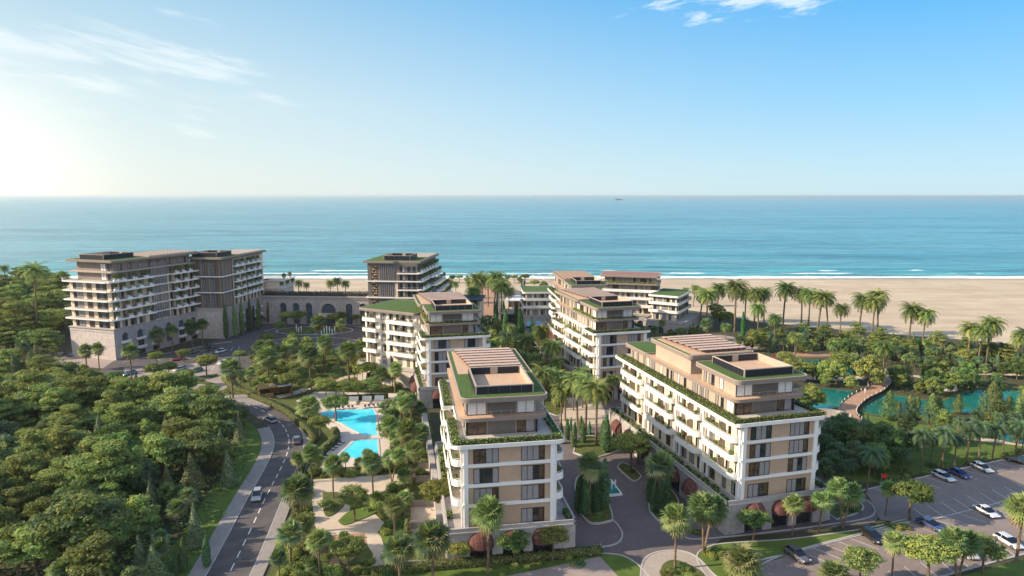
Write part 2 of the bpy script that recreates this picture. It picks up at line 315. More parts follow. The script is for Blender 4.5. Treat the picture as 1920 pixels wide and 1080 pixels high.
class Fr:
    "plan frame: origin and turn; x runs along a facade, -y points out of it"
    def __init__(s, ox=0, oy=0, a=0): s.ox, s.oy, s.a = ox, oy, a; s.c, s.s = math.cos(a), math.sin(a)
    def pt(s, x, y): return (s.ox+x*s.c-y*s.s, s.oy+x*s.s+y*s.c)
    def sub(s, x, y, a=0): p = s.pt(x, y); return Fr(p[0], p[1], s.a+a)
class MB:
    def __init__(s, F=None): s.F = F or Fr(); s.V = []; s.Fc = []; s.M = []; s.mats = []
    def mi(s, m):
        if m not in s.mats: s.mats.append(m)
        return s.mats.index(m)
    def add(s, vs, fs, m):
        b = len(s.V); F = s.F; k = s.mi(m)
        for x, y, z in vs:
            p = F.pt(x, y); s.V.append((p[0], p[1], z))
        for f in fs: s.Fc.append(tuple(b+i for i in f)); s.M.append(k)
        return s
    def box(s, x0, y0, z0, x1, y1, z1, m):
        if x0 > x1: x0, x1 = x1, x0
        if y0 > y1: y0, y1 = y1, y0
        v = [(x0, y0, z0), (x1, y0, z0), (x1, y1, z0), (x0, y1, z0), (x0, y0, z1), (x1, y0, z1), (x1, y1, z1), (x0, y1, z1)]
        return s.add(v, [(3, 2, 1, 0), (4, 5, 6, 7), (0, 1, 5, 4), (1, 2, 6, 5), (2, 3, 7, 6), (3, 0, 4, 7)], m)
    def prism(s, pts, z0, z1, m, mt=None):
        n = len(pts)
        if sum(pts[i][0]*pts[(i+1) % n][1]-pts[(i+1) % n][0]*pts[i][1] for i in range(n)) < 0: pts = pts[::-1]
        v = [(x, y, z0) for x, y in pts]+[(x, y, z1) for x, y in pts]
        s.add(v, [(i, (i+1) % n, n+(i+1) % n, n+i) for i in range(n)]+[tuple(range(n-1, -1, -1))], m)
        s.add([(x, y, z1) for x, y in pts], [tuple(range(n))], mt or m); return s
    def sheet(s, pts, z, m):
        n = len(pts)
        if sum(pts[i][0]*pts[(i+1) % n][1]-pts[(i+1) % n][0]*pts[i][1] for i in range(n)) < 0: pts = pts[::-1]
        return s.add([(x, y, z) for x, y in pts], [tuple(range(n))], m)
    def wall(s, pl, z0, z1, th, m, closed=False):
        "thin wall along a plan polyline"
        n = len(pl); L = []; Rr = []
        for i in range(n):
            a = pl[(i-1) % n] if (closed or i > 0) else pl[i]; b = pl[(i+1) % n] if (closed or i < n-1) else pl[i]
            dx, dy = b[0]-a[0], b[1]-a[1]; l = math.hypot(dx, dy) or 1; nx, ny = -dy/l*th/2, dx/l*th/2
            L.append((pl[i][0]+nx, pl[i][1]+ny)); Rr.append((pl[i][0]-nx, pl[i][1]-ny))
        v = []
        for q in (Rr, L): v += [(x, y, z0) for x, y in q]+[(x, y, z1) for x, y in q]
        f = []
        for i in range(n if closed else n-1):
            j = (i+1) % n
            f += [(i, j, n+j, n+i), (2*n+j, 2*n+i, 3*n+i, 3*n+j), (n+i, n+j, 3*n+j, 3*n+i), (j, i, 2*n+i, 2*n+j)]
        if not closed: f += [(2*n, 0, n, 3*n), (n-1, 3*n-1, 4*n-1, 2*n-1)]
        return s.add(v, f, m)
    def tube(s, p, q, r0, r1, m, n=6):
        p, q = Vector(p), Vector(q); d = (q-p); 
        if d.length < 1e-5: return s
        d.normalize(); a = d.orthogonal().normalized(); b = d.cross(a)
        v = [tuple(p+(a*math.cos(t)+b*math.sin(t))*r0) for t in [6.2832*i/n for i in range(n)]]+[tuple(q+(a*math.cos(t)+b*math.sin(t))*r1) for t in [6.2832*i/n for i in range(n)]]
        return s.add(v, [(i, (i+1) % n, n+(i+1) % n, n+i) for i in range(n)]+[tuple(range(n-1, -1, -1)), tuple(range(n, 2*n))], m)
    def leaves(s, pts, size, ms, rng, nrm=None, flat=.0, asp=.55):
        "small leaf-clump faces at points"
        for i, p in enumerate(pts):
            if nrm is not None: nv = Vector(nrm[i])
            else: nv = Vector((0, 0, flat))
            nv = nv+Vector((rng.gauss(0, .6), rng.gauss(0, .6), rng.gauss(0, .6)))
            if nv.length < 1e-3: nv = Vector((0, 0, 1))
            nv.normalize(); a = nv.orthogonal().normalized(); b = nv.cross(a); t = rng.random()*6.28
            u = a*math.cos(t)+b*math.sin(t); v = nv.cross(u); z = size*rng.uniform(.6, 1.35); u = u*z; v = v*z*asp; p = Vector(p)
            s.add([tuple(p-u), tuple(p+v), tuple(p+u), tuple(p-v)], [(0, 1, 2, 3)], ms[int(rng.random()*len(ms))])
        return s
    def mesh(s, name, off=(0, 0, 0), smooth=False):
        me = bpy.data.meshes.new(name)
        V = [(x-off[0], y-off[1], z-off[2]) for x, y, z in s.V]
        me.from_pydata(V, [], s.Fc)
        for m in s.mats: me.materials.append(MATS[m])
        me.polygons.foreach_set('material_index', s.M)
        if smooth: me.polygons.foreach_set('use_smooth', [True]*len(s.Fc))
        me.update(); return me
    def build(s, name, parent=None, smooth=False, loc=None):
        if not s.Fc: return None
        off = tuple(parent['_w']) if (parent is not None and '_w' in parent) else (loc or (0, 0, 0))
        o = bpy.data.objects.new(name, s.mesh(name, off, smooth)); col.objects.link(o)
        if parent is not None:
            o.parent = parent; o['_w'] = off
        else:
            o.location = off
        return o
def tag(o, label=None, cat=None, group=None, kind=None):
    if label: o['label'] = label
    if cat: o['category'] = cat
    if group: o['group'] = group
    if kind: o['kind'] = kind
    return o
def empty(name, loc, label, cat, group=None, rz=0):
    o = bpy.data.objects.new(name, None); col.objects.link(o); o.location = loc; o.rotation_euler = (0, 0, rz); o.empty_display_size = .3
    tag(o, label, cat, group); o['_w'] = tuple(loc); return o
def struct(name, mb): o = mb.build(name); o['kind'] = 'structure'; return o
def pobj(name, me, parent, loc=(0, 0, 0), rz=0):
    o = bpy.data.objects.new(name, me); col.objects.link(o); o.parent = parent; o.location = loc; o.rotation_euler = (0, 0, rz); return o
KIDS = {}
def dup(root, loc, rz=0, sc=1.0, label=None, group=None, cat=None, name=None):
    r = root.copy(); col.objects.link(r); r.location = loc; r.rotation_euler = rz if isinstance(rz, tuple) else (0, 0, rz); r.scale = (sc, sc, sc) if not isinstance(sc, tuple) else sc
    if label: r['label'] = label
    if group: r['group'] = group
    if cat: r['category'] = cat
    if name: r.name = name
    def rec(a, b):
        for ch in KIDS[a]:
            c = ch.copy(); col.objects.link(c); c.parent = b
            if ch in KIDS: rec(ch, c)
    rec(root, r); return r
def reg(root):
    "remember the parts of a finished thing so that it can be copied"
    def rec(o):
        KIDS[o] = [c for c in col.objects if c.parent == o]
        for c in KIDS[o]: rec(c)
    rec(root)
def rr(x0, y0, x1, y1, r, n=5):
    P = []
    rs = r if isinstance(r, (list, tuple)) else (r, r, r, r)
    for (cx, cy, a0), q in zip(((x0, y0, 180), (x1, y0, 270), (x1, y1, 0), (x0, y1, 90)), rs):
        q = max(q, .001)
        ccx = cx+q if cx == x0 else cx-q; ccy = cy+q if cy == y0 else cy-q
        if q < .05: P.append((cx, cy)); continue
        for i in range(n+1): t = R(a0+90*i/n); P.append((ccx+q*math.cos(t), ccy+q*math.sin(t)))
    return P
def smooth_line(P, k=6):
    o = []
    n = len(P)
    for i in range(n-1):
        p0, p1, p2, p3 = P[max(i-1, 0)], P[i], P[i+1], P[min(i+2, n-1)]
        for j in range(k):
            t = j/k
            o.append(tuple(.5*((2*p1[d])+(-p0[d]+p2[d])*t+(2*p0[d]-5*p1[d]+4*p2[d]-p3[d])*t*t+(-p0[d]+3*p1[d]-3*p2[d]+p3[d])*t**3) for d in (0, 1)))
    o.append(tuple(P[-1])); return o
def offs(P, d):
    o = []
    for i in range(len(P)):
        a, b = P[max(i-1, 0)], P[min(i+1, len(P)-1)]; dx, dy = b[0]-a[0], b[1]-a[1]; l = math.hypot(dx, dy) or 1
        o.append((P[i][0]+dy/l*d, P[i][1]-dx/l*d))
    return o
def ribbon(mb, P, d0, d1, z, m, z0=None):
    A, B = offs(P, d0), offs(P, d1)
    for i in range(len(P)-1):
        q = [A[i], B[i], B[i+1], A[i+1]]
        if z0 is None: mb.sheet(q, z, m)
        else: mb.prism(q, z0, z, m)
    return mb
def inpoly(p, P):
    x, y = p; c = False; n = len(P)
    for i in range(n):
        a, b = P[i], P[(i+1) % n]
        if (a[1] > y) != (b[1] > y) and x < (b[0]-a[0])*(y-a[1])/(b[1]-a[1])+a[0]: c = not c
    return c
rng = random.Random(11)
# ------------------------------------------------------------------ buildings
POTS = []
_wc = {}
PV = [['curtain', 'curtain', 'glass', 'room'], ['room', 'room', 'curtain', 'curtain'], ['curtain', 'glass', 'glass', 'curtain'], ['room', 'curtain', 'glass', 'curtain'], ['glass', 'curtain', 'curtain', 'glass'], ['curtain', 'curtain', 'curtain', 'room']]
def win_mesh(w, h, n, var, fm='frame'):
    k = (round(w, 2), round(h, 2), n, var, fm)
    if k in _wc: return _wc[k]
    f = MB(); t = .07; d = -.10
    f.box(0, d, 0, w, 0, t, fm); f.box(0, d, h-t, w, 0, h, fm); f.box(0, d, t, t, 0, h-t, fm); f.box(w-t, d, t, w, 0, h-t, fm)
    for i in range(1, n): x = w*i/n; f.box(x-.035, d+.01, t, x+.035, 0, h-t, fm)
    p = MB(); pat = ['curtain_white']*9 if var == 'w' else (['glass', 'glass_blue', 'glass']*3 if var == 'g' else PV[var % len(PV)])
    for i in range(n):
        x0 = w*i/n+.03; x1 = w*(i+1)/n-.03; m = pat[i % len(pat)]
        p.add([(x0, -.035, t), (x1, -.035, t), (x1, -.035, h-t), (x0, -.035, h-t)], [(0, 1, 2, 3)], m)
        if m == 'curtain' and var != 'w':      # folds of the curtain behind the glass
            for j in range(1, 4):
                xx = x0+(x1-x0)*j/4; p.box(xx-.03, -.05, t, xx+.03, -.036, h-t, 'curtain')
    _wc[k] = (f.mesh('window'), p.mesh('pane')); return _wc[k]
class Bld:
    def __init__(s, name, o, label, cat='apartment block', group=None):
        s.root = empty(name, (o[0], o[1], 0), label, cat, group); s.o = o; s.nw = 0; s.rng = random.Random(int(abs(o[0])*7+o[1]))
    def win(s, F, x, z, w, h, n=2, var=None, out=.0, fm='frame'):
        if var is None: var = s.rng.randrange(6)
        if s.nw >= 100: return
        s.nw += 1
        a, b = win_mesh(w, h, n, var, fm); p = F.pt(x, -out)
        f = pobj('window', a, s.root, (p[0]-s.o[0], p[1]-s.o[1], z), F.a); pobj('pane', b, f)
    def part(s, name, mb, smooth=False): return mb.build(name, s.root, smooth)
def hedge_leaves(mb, x0, y0, z0, x1, y1, z1, dens, size, mats, rg):
    a = [((x1-x0)*(y1-y0), 't'), ((x1-x0)*(z1-z0), 'f'), ((x1-x0)*(z1-z0), 'k'), ((y1-y0)*(z1-z0), 'l'), ((y1-y0)*(z1-z0), 'r')]
    P = []; N = []
    for A, sd in a:
        for _ in range(int(A*dens)):
            u, v = rg.random(), rg.random(); j = rg.gauss(0, .05)
            if sd == 't': P.append((x0+u*(x1-x0), y0+v*(y1-y0), z1+j)); N.append((0, 0, 1))
            elif sd == 'f': P.append((x0+u*(x1-x0), y0+j, z0+v*(z1-z0))); N.append((0, -1, 0))
            elif sd == 'k': P.append((x0+u*(x1-x0), y1+j, z0+v*(z1-z0))); N.append((0, 1, 0))
            elif sd == 'l': P.append((x0+j, y0+u*(y1-y0), z0+v*(z1-z0))); N.append((-1, 0, 0))
            else: P.append((x1+j, y0+u*(y1-y0), z0+v*(z1-z0))); N.append((1, 0, 0))
    mb.leaves(P, size, mats, rg, N); return mb
def hbox(mb, x0, y0, z0, x1, y1, z1, rg, dens=9, size=.17, mats=('hedge_leaf', 'hedge_leaf', 'leaf_olive')):
    mb.box(x0+.06, y0+.06, z0, x1-.06, y1-.06, z1-.06, 'hedge_core')
    hedge_leaves(mb, x0, y0, z0+.05, x1, y1, z1, dens, size, mats, rg); return mb
def bushes(mb, x0, y0, z, x1, y1, rg, n=3, mats=('leaf_olive', 'leaf_green', 'leaf_yellow'), h=.8, k=26):
    for i in range(n):
        cx = x0+(x1-x0)*(i+.5)/n+rg.uniform(-.2, .2); cy = rg.uniform(y0, y1); r = rg.uniform(.35, .6)*h/.8
        P = []; N = []
        for _ in range(k):
            a, b = rg.random()*6.28, rg.uniform(-.1, 1.5); q = r*rg.uniform(.6, 1.1)
            nx = (math.cos(a)*math.cos(b), math.sin(a)*math.cos(b), math.sin(b)); P.append((cx+nx[0]*q, cy+nx[1]*q, z+nx[2]*q*h*1.2)); N.append(nx)
        mb.leaves(P, .2, mats, rg, N)
    return mb
def balcony_side(b, F, L, Z, bays, dep=1.9, pil=True, wallwin=True, planting=True, pots=True, seedname='', hlow=False, white='white'):
    "one long facade: rounded balcony bays on the floors in Z[1:-1], window strips between them"
    rg = b.rng; fh = Z[2]-Z[1]
    for bi, (s0, s1, r0, r1) in enumerate(bays):
        for zi, z in enumerate(Z[1:-1]):
            m = MB(F); out = rr(s0, -dep, s1, 0, (r0, r1, .01, .01), 6)
            m.prism(out, z-.38, z, white, 'terrace')
            # parapet on the outer edge
            pl = [(s0+.07, 0)]+[(x+(.07 if x < (s0+s1)/2 else -.07), y+.07) for x, y in out if y < -.05]+[(s1-.07, 0)]
            m.wall(pl, z, z+.78, .13, white)
            m.wall([(x, y) for x, y in pl], z+.98, z+1.04, .05, white)
            b.part('balcony', m)
            if planting and rg.random() < .85:
                g = MB(F); ln = min((s1-s0)*.45, 4.2); st = s0+r0*.5+rg.random()*max(.1, (s1-s0-ln-r0-r1)*.5)
                bushes(g, st, -dep+.5, z+.35, st+ln, -dep+.9, rg, int(ln/.75)+1, h=.9, k=20)
                b.part('balcony_planting', g)
            if pots:
                for q in range(1+(s1-s0 > 9)):
                    sx = (s1-.9-q*5.1) if rg.random() < .75 else s0+1.0+q*4
                    p = F.pt(sx, -dep+.65); POTS.append((p[0], p[1], z+.02, b.root, 1.0))
        if s1-s0 > 5:
            for zi, z in enumerate(Z[1:-1]):
                m = MB(F); sc = (s0+s1)/2
                m.box(sc-.06, -dep+.5, z, sc+.06, 0, z+1.9, 'taupe_light'); b.part('privacy_screen', m)
    # windows in the wall behind the balconies
    if wallwin:
        for z in Z[:-1]:
            for (s0, s1, r0, r1) in bays:
                x = s0+.5
                while x+1.2 < s1:
                    w = rg.choice((.8, 1.1, 1.7)); w = min(w, s1-.3-x)
                    b.win(F, x, z+.08, w, 2.35, 1 if w < 1 else 2); x += w+rg.choice((1.0, 1.4, 1.9))*(1.0 if L < 40 else 1.35)
            for i in range(len(bays)-1):
                a, c = bays[i][1], bays[i+1][0]
                if c-a > 1.6: b.win(F, a+.75, z+.1, min(1.5, c-a-1.3), 2.3, 2)
    if pil:
        for i, (s0, s1, r0, r1) in enumerate(bays):
            for x in (s0, s1):
                m = MB(F); xx = min(max(x, .35), L-.35); m.box(xx-.32, -.42, Z[0]-.1, xx+.32, .0, Z[-1]-.4, white); b.part('pilaster', m)
def panel_front(b, F, L, Z, wins, white='white', wh=2.55):
    rg = b.rng
    for z in Z[:-1]:
        for (f0, f1) in wins: b.win(F, f0*L, z+.12, (f1-f0)*L, wh, 4)
    for z in Z[1:-1]:
        m = MB(F); m.box(-.25, -.30, z-.42, L+.25, .05, z+.12, white); b.part('string_course', m)
    for x in (.02, L-.72):
        m = MB(F); m.box(x, -.34, Z[0]-.1, x+.7, -.002, Z[-1]-.5, white); b.part('pilaster', m)
def arch_wall(mb, F, L, z0, z1, ops, dep=.55, m='stone', nseg=8):
    "wall face with arched openings cut through it: (centre, width, sill, springing height)"
    F0 = mb.F; mb.F = F
    x = 0.0
    for c, w, sill, spr in sorted(ops):
        a, e = c-w/2, c+w/2
        mb.add([(x, 0, z0), (a, 0, z0), (a, 0, z1), (x, 0, z1)], [(0, 1, 2, 3)], m)
        if sill > z0+.01: mb.add([(a, 0, z0), (e, 0, z0), (e, 0, sill), (a, 0, sill), (e, dep, sill), (a, dep, sill)], [(0, 1, 2, 3), (3, 4, 5, 2)][:1]+[(3, 2, 4, 5)], m)
        arc = [(c-w/2*math.cos(math.pi*i/nseg), spr+w/2*math.sin(math.pi*i/nseg)) for i in range(nseg+1)]
        for i in range(nseg):
            p, q = arc[i], arc[i+1]
            mb.add([(p[0], 0, p[1]), (q[0], 0, q[1]), (q[0], 0, z1), (p[0], 0, z1)], [(0, 1, 2, 3)], m)
            mb.add([(p[0], 0, p[1]), (p[0], dep, p[1]), (q[0], dep, q[1]), (q[0], 0, q[1])], [(0, 1, 2, 3)], m)
        mb.add([(a, 0, sill), (a, 0, spr), (a, dep, spr), (a, dep, sill)], [(0, 1, 2, 3)], m)
        mb.add([(e, 0, sill), (e, dep, sill), (e, dep, spr), (e, 0, spr)], [(0, 1, 2, 3)], m)
        x = e
    mb.add([(x, 0, z0), (L, 0, z0), (L, 0, z1), (x, 0, z1)], [(0, 1, 2, 3)], m)
    mb.F = F0; return mb
def arch_glass(b, F, c, w, sill, spr, name='shopfront', dep=.5, gl='glass', nm=4):
    g = MB(F); n = 8
    pts = [(c-w/2, sill), (c+w/2, sill)]+[(c+w/2*math.cos(math.pi*i/n), spr+w/2*math.sin(math.pi*i/n)) for i in range(n+1)]
    g.add([(x, dep, z) for x, z in pts], [tuple(range(len(pts)))], gl)
    for i in range(1, nm):
        x = c-w/2+w*i/nm; hh = spr+math.sqrt(max(0, (w/2)**2-(x-c)**2)); g.box(x-.05, dep-.08, sill, x+.05, dep-.01, hh, 'frame')
    g.box(c-w/2, dep-.09, spr-.06, c+w/2, dep-.011, spr+.06, 'frame'); b.part(name, g)
def awning(b, F, c, w, z, h=2.6, dep=2.0, m='awning', rib='awning_rib'):
    g = MB(F); nu, nv = 12, 7; V = []
    for j in range(nv+1):
        v = j/nv*math.pi/2
        for i in range(nu+1):
            u = math.pi*i/nu
            V.append((c-w/2*math.cos(u)*(1-.0*v), -dep*math.sin(v)*(.35+.65*math.sin(u)), z+h*math.cos(v)*math.sin(u)**.8 if True else 0))
    # bulged hood: outline is the arch above, drops to a front lip
    V = []
    for j in range(nv+1):
        t = j/nv
        for i in range(nu+1):
            u = math.pi*i/nu; su = math.sin(u)**.75
            x = c-w/2*math.cos(u)
            V.append((x, -.02-dep*math.sin(t*math.pi/2)*(.25+.75*su), z+h*su*math.cos(t*math.pi/2)-.25*t))
    n1 = nu+1
    g.add(V, [(j*n1+i, (j+1)*n1+i, (j+1)*n1+i+1, j*n1+i+1) for j in range(nv) for i in range(nu)], m)
    o = b.part('awning', g, True)
    k = MB(F)
    for i in (3, 6, 9):
        for j in range(nv): 
            p, q = V[j*n1+i], V[(j+1)*n1+i]; k.tube((p[0], p[1]-.03, p[2]+.03), (q[0], q[1]-.03, q[2]+.03), .03, .03, rib, 4)
    for i in range(nu):
        p, q = V[4*n1+i], V[4*n1+i+1]; k.tube((p[0], p[1]-.03, p[2]+.03), (q[0], q[1]-.03, q[2]+.03), .03, .03, rib, 4)
    r = k.build('awning_frame', o)
def podium(b, F, x0, y0, x1, y1, H, front=(), left=(), right=(), aw=True, m='stone', awm='awning'):
    mb = MB(F); Lf = x1-x0; Ll = y1-y0
    mb.box(x0+.62, y0+.62, -.3, x1-.62, y1-.62, H-.5, 'stone_dark')
    mb.box(x0, y0, H-.5, x1, y1, H-.31, m)
    fr = {'f': (F.sub(x0, y0, 0), Lf, front), 'l': (F.sub(x0, y1, -math.pi/2), Ll, left), 'r': (F.sub(x1, y0, math.pi/2), Ll, right), 'k': (F.sub(x1, y1, math.pi), Lf, ())}
    for k, (Q, L, ops) in fr.items():
        arch_wall(mb, Q, L, -.3, H-.5, [(c, w, sl, sp) for c, w, sl, sp in ops], .6, m)
        mb.F = Q
        for s in (1.6, L-1.6): mb.box(s-.5, -.12, -.3, s+.5, -.002, H-.5, m)
        mb.box(-.28, -.28, H-.62, L+.28, .35, H-.38, 'stone_plain'); mb.box(-.1, -.1, H-.38, L+.1, .28, H+.25, 'stone_plain')
        mb.F = F
    b.part('podium', mb)
    for k, (Q, L, ops) in fr.items():
        for c, w, sl, sp in ops:
            arch_glass(b, Q, c, w, sl, sp)
            if aw and w < 7: awning(b, Q, c, w+.4, sp-.12, w/2+.35, 1.7, awm)
def solar_rows(b, F, x0, y0, x1, y1, z, n, skew=.0):
    m = MB(F); m.box(x0-.6, y0-.5, z+.012, x1+.6, y1+.5, z+.10, 'deck'); b.part('roof_deck', m)
    for i in range(n):
        y = y0+(y1-y0)*(i+.5)/n; d = (y1-y0)/n*.38
        m = MB(F); xa = x0+.28*(n-1-i)
        # tilted row: pale slat falling away from the front, shade beneath it drawn as dark zigzag faces
        m.add([(xa, y-d, z+.78), (x1, y-d, z+.78), (x1, y+d, z+.72), (xa, y+d, z+.72), (xa, y-d, z+.71), (x1, y-d, z+.71), (x1, y+d, z+.65), (xa, y+d, z+.65)],
              [(0, 1, 2, 3), (7, 6, 5, 4), (4, 5, 1, 0), (5, 6, 2, 1), (6, 7, 3, 2), (7, 4, 0, 3)], 'louvre')
        k = int((x1-xa)/1.15)
        for j in range(k):
            xx = xa+j*(x1-xa)/k; w_ = (x1-xa)/k
            m.add([(xx+.03, y-d-.02, z+.70), (xx+w_-.03, y-d-.02, z+.70), (xx+w_-.03, y-d-.02, z+.50), (xx+w_*.5, y-d-.02, z+.34), (xx+.03, y-d-.02, z+.50)], [(4, 3, 2, 1, 0)], 'solar')
            m.box(xx, y+d-.1, z+.1, xx+.07, y+d-.03, z+.66, 'taupe')
        b.part('solar_row', m)
def roof_box(b, F, x0, y0, x1, y1, z, h=1.5):
    t = .28; m = MB(F)
    m.box(x0, y0, z, x1, y0+t, z+h, 'taupe_light'); m.box(x0, y1-t, z, x1, y1, z+h, 'taupe_light'); m.box(x0, y0+t, z, x0+t, y1-t, z+h, 'taupe_light'); m.box(x1-t, y0+t, z, x1, y1-t, z+h, 'taupe_light')
    b.part('roof_parapet', m)
    m = MB(F); m.box(x0+t, y0+t, z+.01, x1-t, y1-t, z+.12, 'deck'); b.part('roof_terrace', m)
    m = MB(F)
    def pan(Q, L, n):
        m.F = Q
        for i in range(n): a = .2+(L-.4)*i/n; m.box(a+.03, -.07, z+.1, a+(L-.4)/n-.03, -.003, z+h-.15, 'dark_panel')
        m.F = F
    pan(F.sub(x0, y0), x1-x0, 5); pan(F.sub(x0, y1, -math.pi/2), y1-y0, 5); pan(F.sub(x1, y0, math.pi/2), y1-y0, 5)
    m.F = F; mid = (x0+x1)/2
    m.box(x0+.5, y1-t-.06, z+.2, mid-.9, y1-t-.003, z+h-.1, 'dark_panel'); m.box(mid+.5, y1-t-.06, z+.2, x1-.5, y1-t-.003, z+h-.1, 'dark_panel')
    b.part('solar_screen', m)
def lawn_roof(b, pts, F, z0, z1, edge='taupe_light', inset=None, name='roof_slab'):
    m = MB(F); m.prism(pts, z0, z1, edge, edge); b.part(name, m)
def shrink(P, d):
    n = len(P); A = sum(P[i][0]*P[(i+1) % n][1]-P[(i+1) % n][0]*P[i][1] for i in range(n)); sg = 1 if A > 0 else -1; o = []
    for i in range(n):
        a, p, c = P[i-1], P[i], P[(i+1) % n]; n1 = (-(p[1]-a[1]), p[0]-a[0]); n2 = (-(c[1]-p[1]), c[0]-p[0])
        l1 = math.hypot(*n1) or 1; l2 = math.hypot(*n2) or 1; nx, ny = n1[0]/l1+n2[0]/l2, n1[1]/l1+n2[1]/l2; l = math.hypot(nx, ny) or 1
        k = min(2.0, 2/l if l > .2 else 1); o.append((p[0]+sg*nx/l*d*k, p[1]+sg*ny/l*d*k))
    return o
def roof(b, F, pts, zt, th=.75, lawn=True, edge='taupe', inset=.35):
    m = MB(F); m.prism(pts, zt-th, zt, edge, 'taupe_light')
    m.wall(shrink(pts, .12), zt, zt+.10, .2, 'taupe_light', True)
    b.part('roof_slab', m)
    if lawn:
        m = MB(F); m.prism(shrink(pts, inset), zt+.004, zt+.08, 'roof_lawn'); b.part('roof_lawn', m)
def pent_level(b, F, x0, y0, x1, y1, z, h, seed=0, fr=True, right=True, back=False, wm='taupe_light', fm='panel'):
    m = MB(F); m.box(x0, y0, z-.02, x1, y1, z+h, wm)
    b.part('penthouse_wall', m); L = x1-x0; D = y1-y0
    if fr:
        Q = F.sub(x0, y0); b.win(Q, .15, z+.06, L*.27, h-.25, 2, 'w' if seed % 2 == 0 else 1); b.win(Q, L*.72, z+.06, L*.26, h-.25, 2, 3 if seed % 2 else 'w')
        m = MB(Q); m.box(L*.30, -.12, z+.02, L*.70, -.004, z+h-.05, fm); b.part('cladding_panel', m)
    Q = F.sub(x0, y1, -math.pi/2); rg = b.rng; x = .8
    while x < D-3:
        w = rg.choice((.9, 1.2, 1.9)); b.win(Q, x, z+.1, w, h-.5, 1 if w < 1 else 2, rg.choice((2, 4, 'w', 0))); x += w+rg.choice((.9, 1.8, 2.6))
    b.win(Q, D-2.6, z+.08, 2.4, h-.3, 2, 'w')
    if right:
        Q = F.sub(x1, y0, math.pi/2); b.win(Q, .3, z+.08, 2.4, h-.3, 2)
def railing(b, F, pl, z, h=1.0):
    m = MB(F); m.wall(pl, z+h-.04, z+h, .05, 'rail')
    for i in range(len(pl)-1):
        p, q = pl[i], pl[i+1]; n = max(1, int(math.dist(p, q)/1.6))
        for j in range(n+1):
            x, y = p[0]+(q[0]-p[0])*j/n, p[1]+(q[1]-p[1])*j/n; m.box(x-.02, y-.02, z, x+.02, y+.02, z+h-.04, 'rail')
    b.part('railing', m)
def res_block(name, label, o, azd, W, D, Zs, bays_l, bays_r, pod, roofs, notch=None, hedge_left=2.0, group='apartment blocks of the seaside resort', front_aw=True, left_arch=None, deeper=None, plants_left=False):
    b = Bld(name, o, label, group=group); F = Fr(o[0], o[1], -R(azd)); rg = b.rng
    P, Z1, Z2, Z3, ZC = Zs; ZT = ZC+3.45; ZR = ZT+3.6
    Zf = [P, Z1, Z2, Z3, ZC]
    px0, py0, px1, py1 = pod; Lf = px1-px0; Ll = py1-py0
    fops = [(Lf*.26, 3.7, -.02, 3.6), (Lf*.51, 3.5, -.02, 3.6), (Lf*.745, 3.5, -.02, 3.6)]
    lops = left_arch if left_arch is not None else [(c, 4.2, -.02, 3.2) for c in np.arange(6, Ll-5, 7.0)]
    podium(b, F, px0, py0, px1, py1, P, fops, lops, (), front_aw)
    # garden terrace on the podium
    m = MB(F); 
    for k in range(int(Ll/3.2)):
        y = py0+1.2+k*3.2
        if rg.random() < .85: hbox(m, px0+.4, y, P-.3, px0+1.35, y+rg.uniform(1.6, 2.9), P+rg.uniform(.3, .8), rg, 10, .2, ('leaf_olive', 'leaf_green', 'leaf_dark'))
        if rg.random() < .6: hbox(m, px1-1.4, y, P-.3, px1-.4, y+2.6, P+.5, rg, 8, .2, ('leaf_green', 'leaf_dark'))
    b.part('terrace_planting', m)
    # walls
    m = MB(F); m.prism([(0, 0), (W, 0), (W, D), (0, D)], P-.35, ZC-.45, 'cream', 'cream')
    m.box(.70, -.02, P-.3, W-.70, -.001, ZC-.46, 'beige'); b.part('wall', m)
    panel_front(b, F, W, Zf, [(.105, .38), (.63, .89)])
    balcony_side(b, F.sub(0, D, -math.pi/2), D, Zf, bays_l)
    balcony_side(b, F.sub(W, 0, math.pi/2), D, Zf, bays_r, wallwin=False, planting=False, pots=True)
    # cornice with a planted edge
    cx0, cx1 = -2.15, W+1.85
    if notch:
        n0, n1 = notch
        pts = rr(cx0, -.75, cx1, D+1.2, (1.6, 1.6, 1.0, 1.0))
        left = [p for p in pts if p[0] < cx0+.01]
        keep = [p for p in pts]
        # insert the notch between the back-left and front-left corners
        i = max(range(len(keep)), key=lambda k: (keep[k][0] <= cx0+.001, keep[k][1]))
        keep = keep[:i+1]+[(cx0, n1), (-.25, n1), (-.25, n0), (cx0, n0)]+keep[i+1:] if keep[i][1] > D/2 else keep
        pts = keep
    else: pts = rr(cx0, -.75, cx1, D+1.2, (1.6, 1.6, 1.0, 1.0))
    m = MB(F); m.prism(pts, ZC-.5, ZC+.05, 'white', 'terrace'); m.wall(shrink(pts, .08), ZC+.05, ZC+.16, .16, 'white', True); b.part('cornice', m)
    m = MB(F); hh = ZC+.78
    hbox(m, cx0+.35, -.35, ZC+.05, cx1-.45, .55, hh, rg, 14, .17); 
    segs = [(.55, D)] if not notch else [(.55, notch[0]-.3), (notch[1]+.3, D)]
    for a, c in segs: hbox(m, cx0+.35, a, ZC+.05, cx0+.35+hedge_left, c, hh-.15, rg, 11, .18)
    hbox(m, cx1-1.5, .55, ZC+.05, cx1-.45, D-.5, hh-.1, rg, 7, .18, ('leaf_green', 'leaf_dark')); b.part('roof_hedge', m)
    if notch:
        m = MB(F); bushes(m, -1.8, notch[0]+.8, Z3+.4, -.6, notch[1]-.8, rg, 7, h=1.3, k=60); b.part('terrace_planting', m)
    # penthouse, first set-back level
    y0 = 2.6 if deeper is None else deeper
    q0, q1 = .9, W-2.3
    pent_level(b, F, q0, y0+1.4, q1, D-2.0, ZC+.05, 2.75, 1)
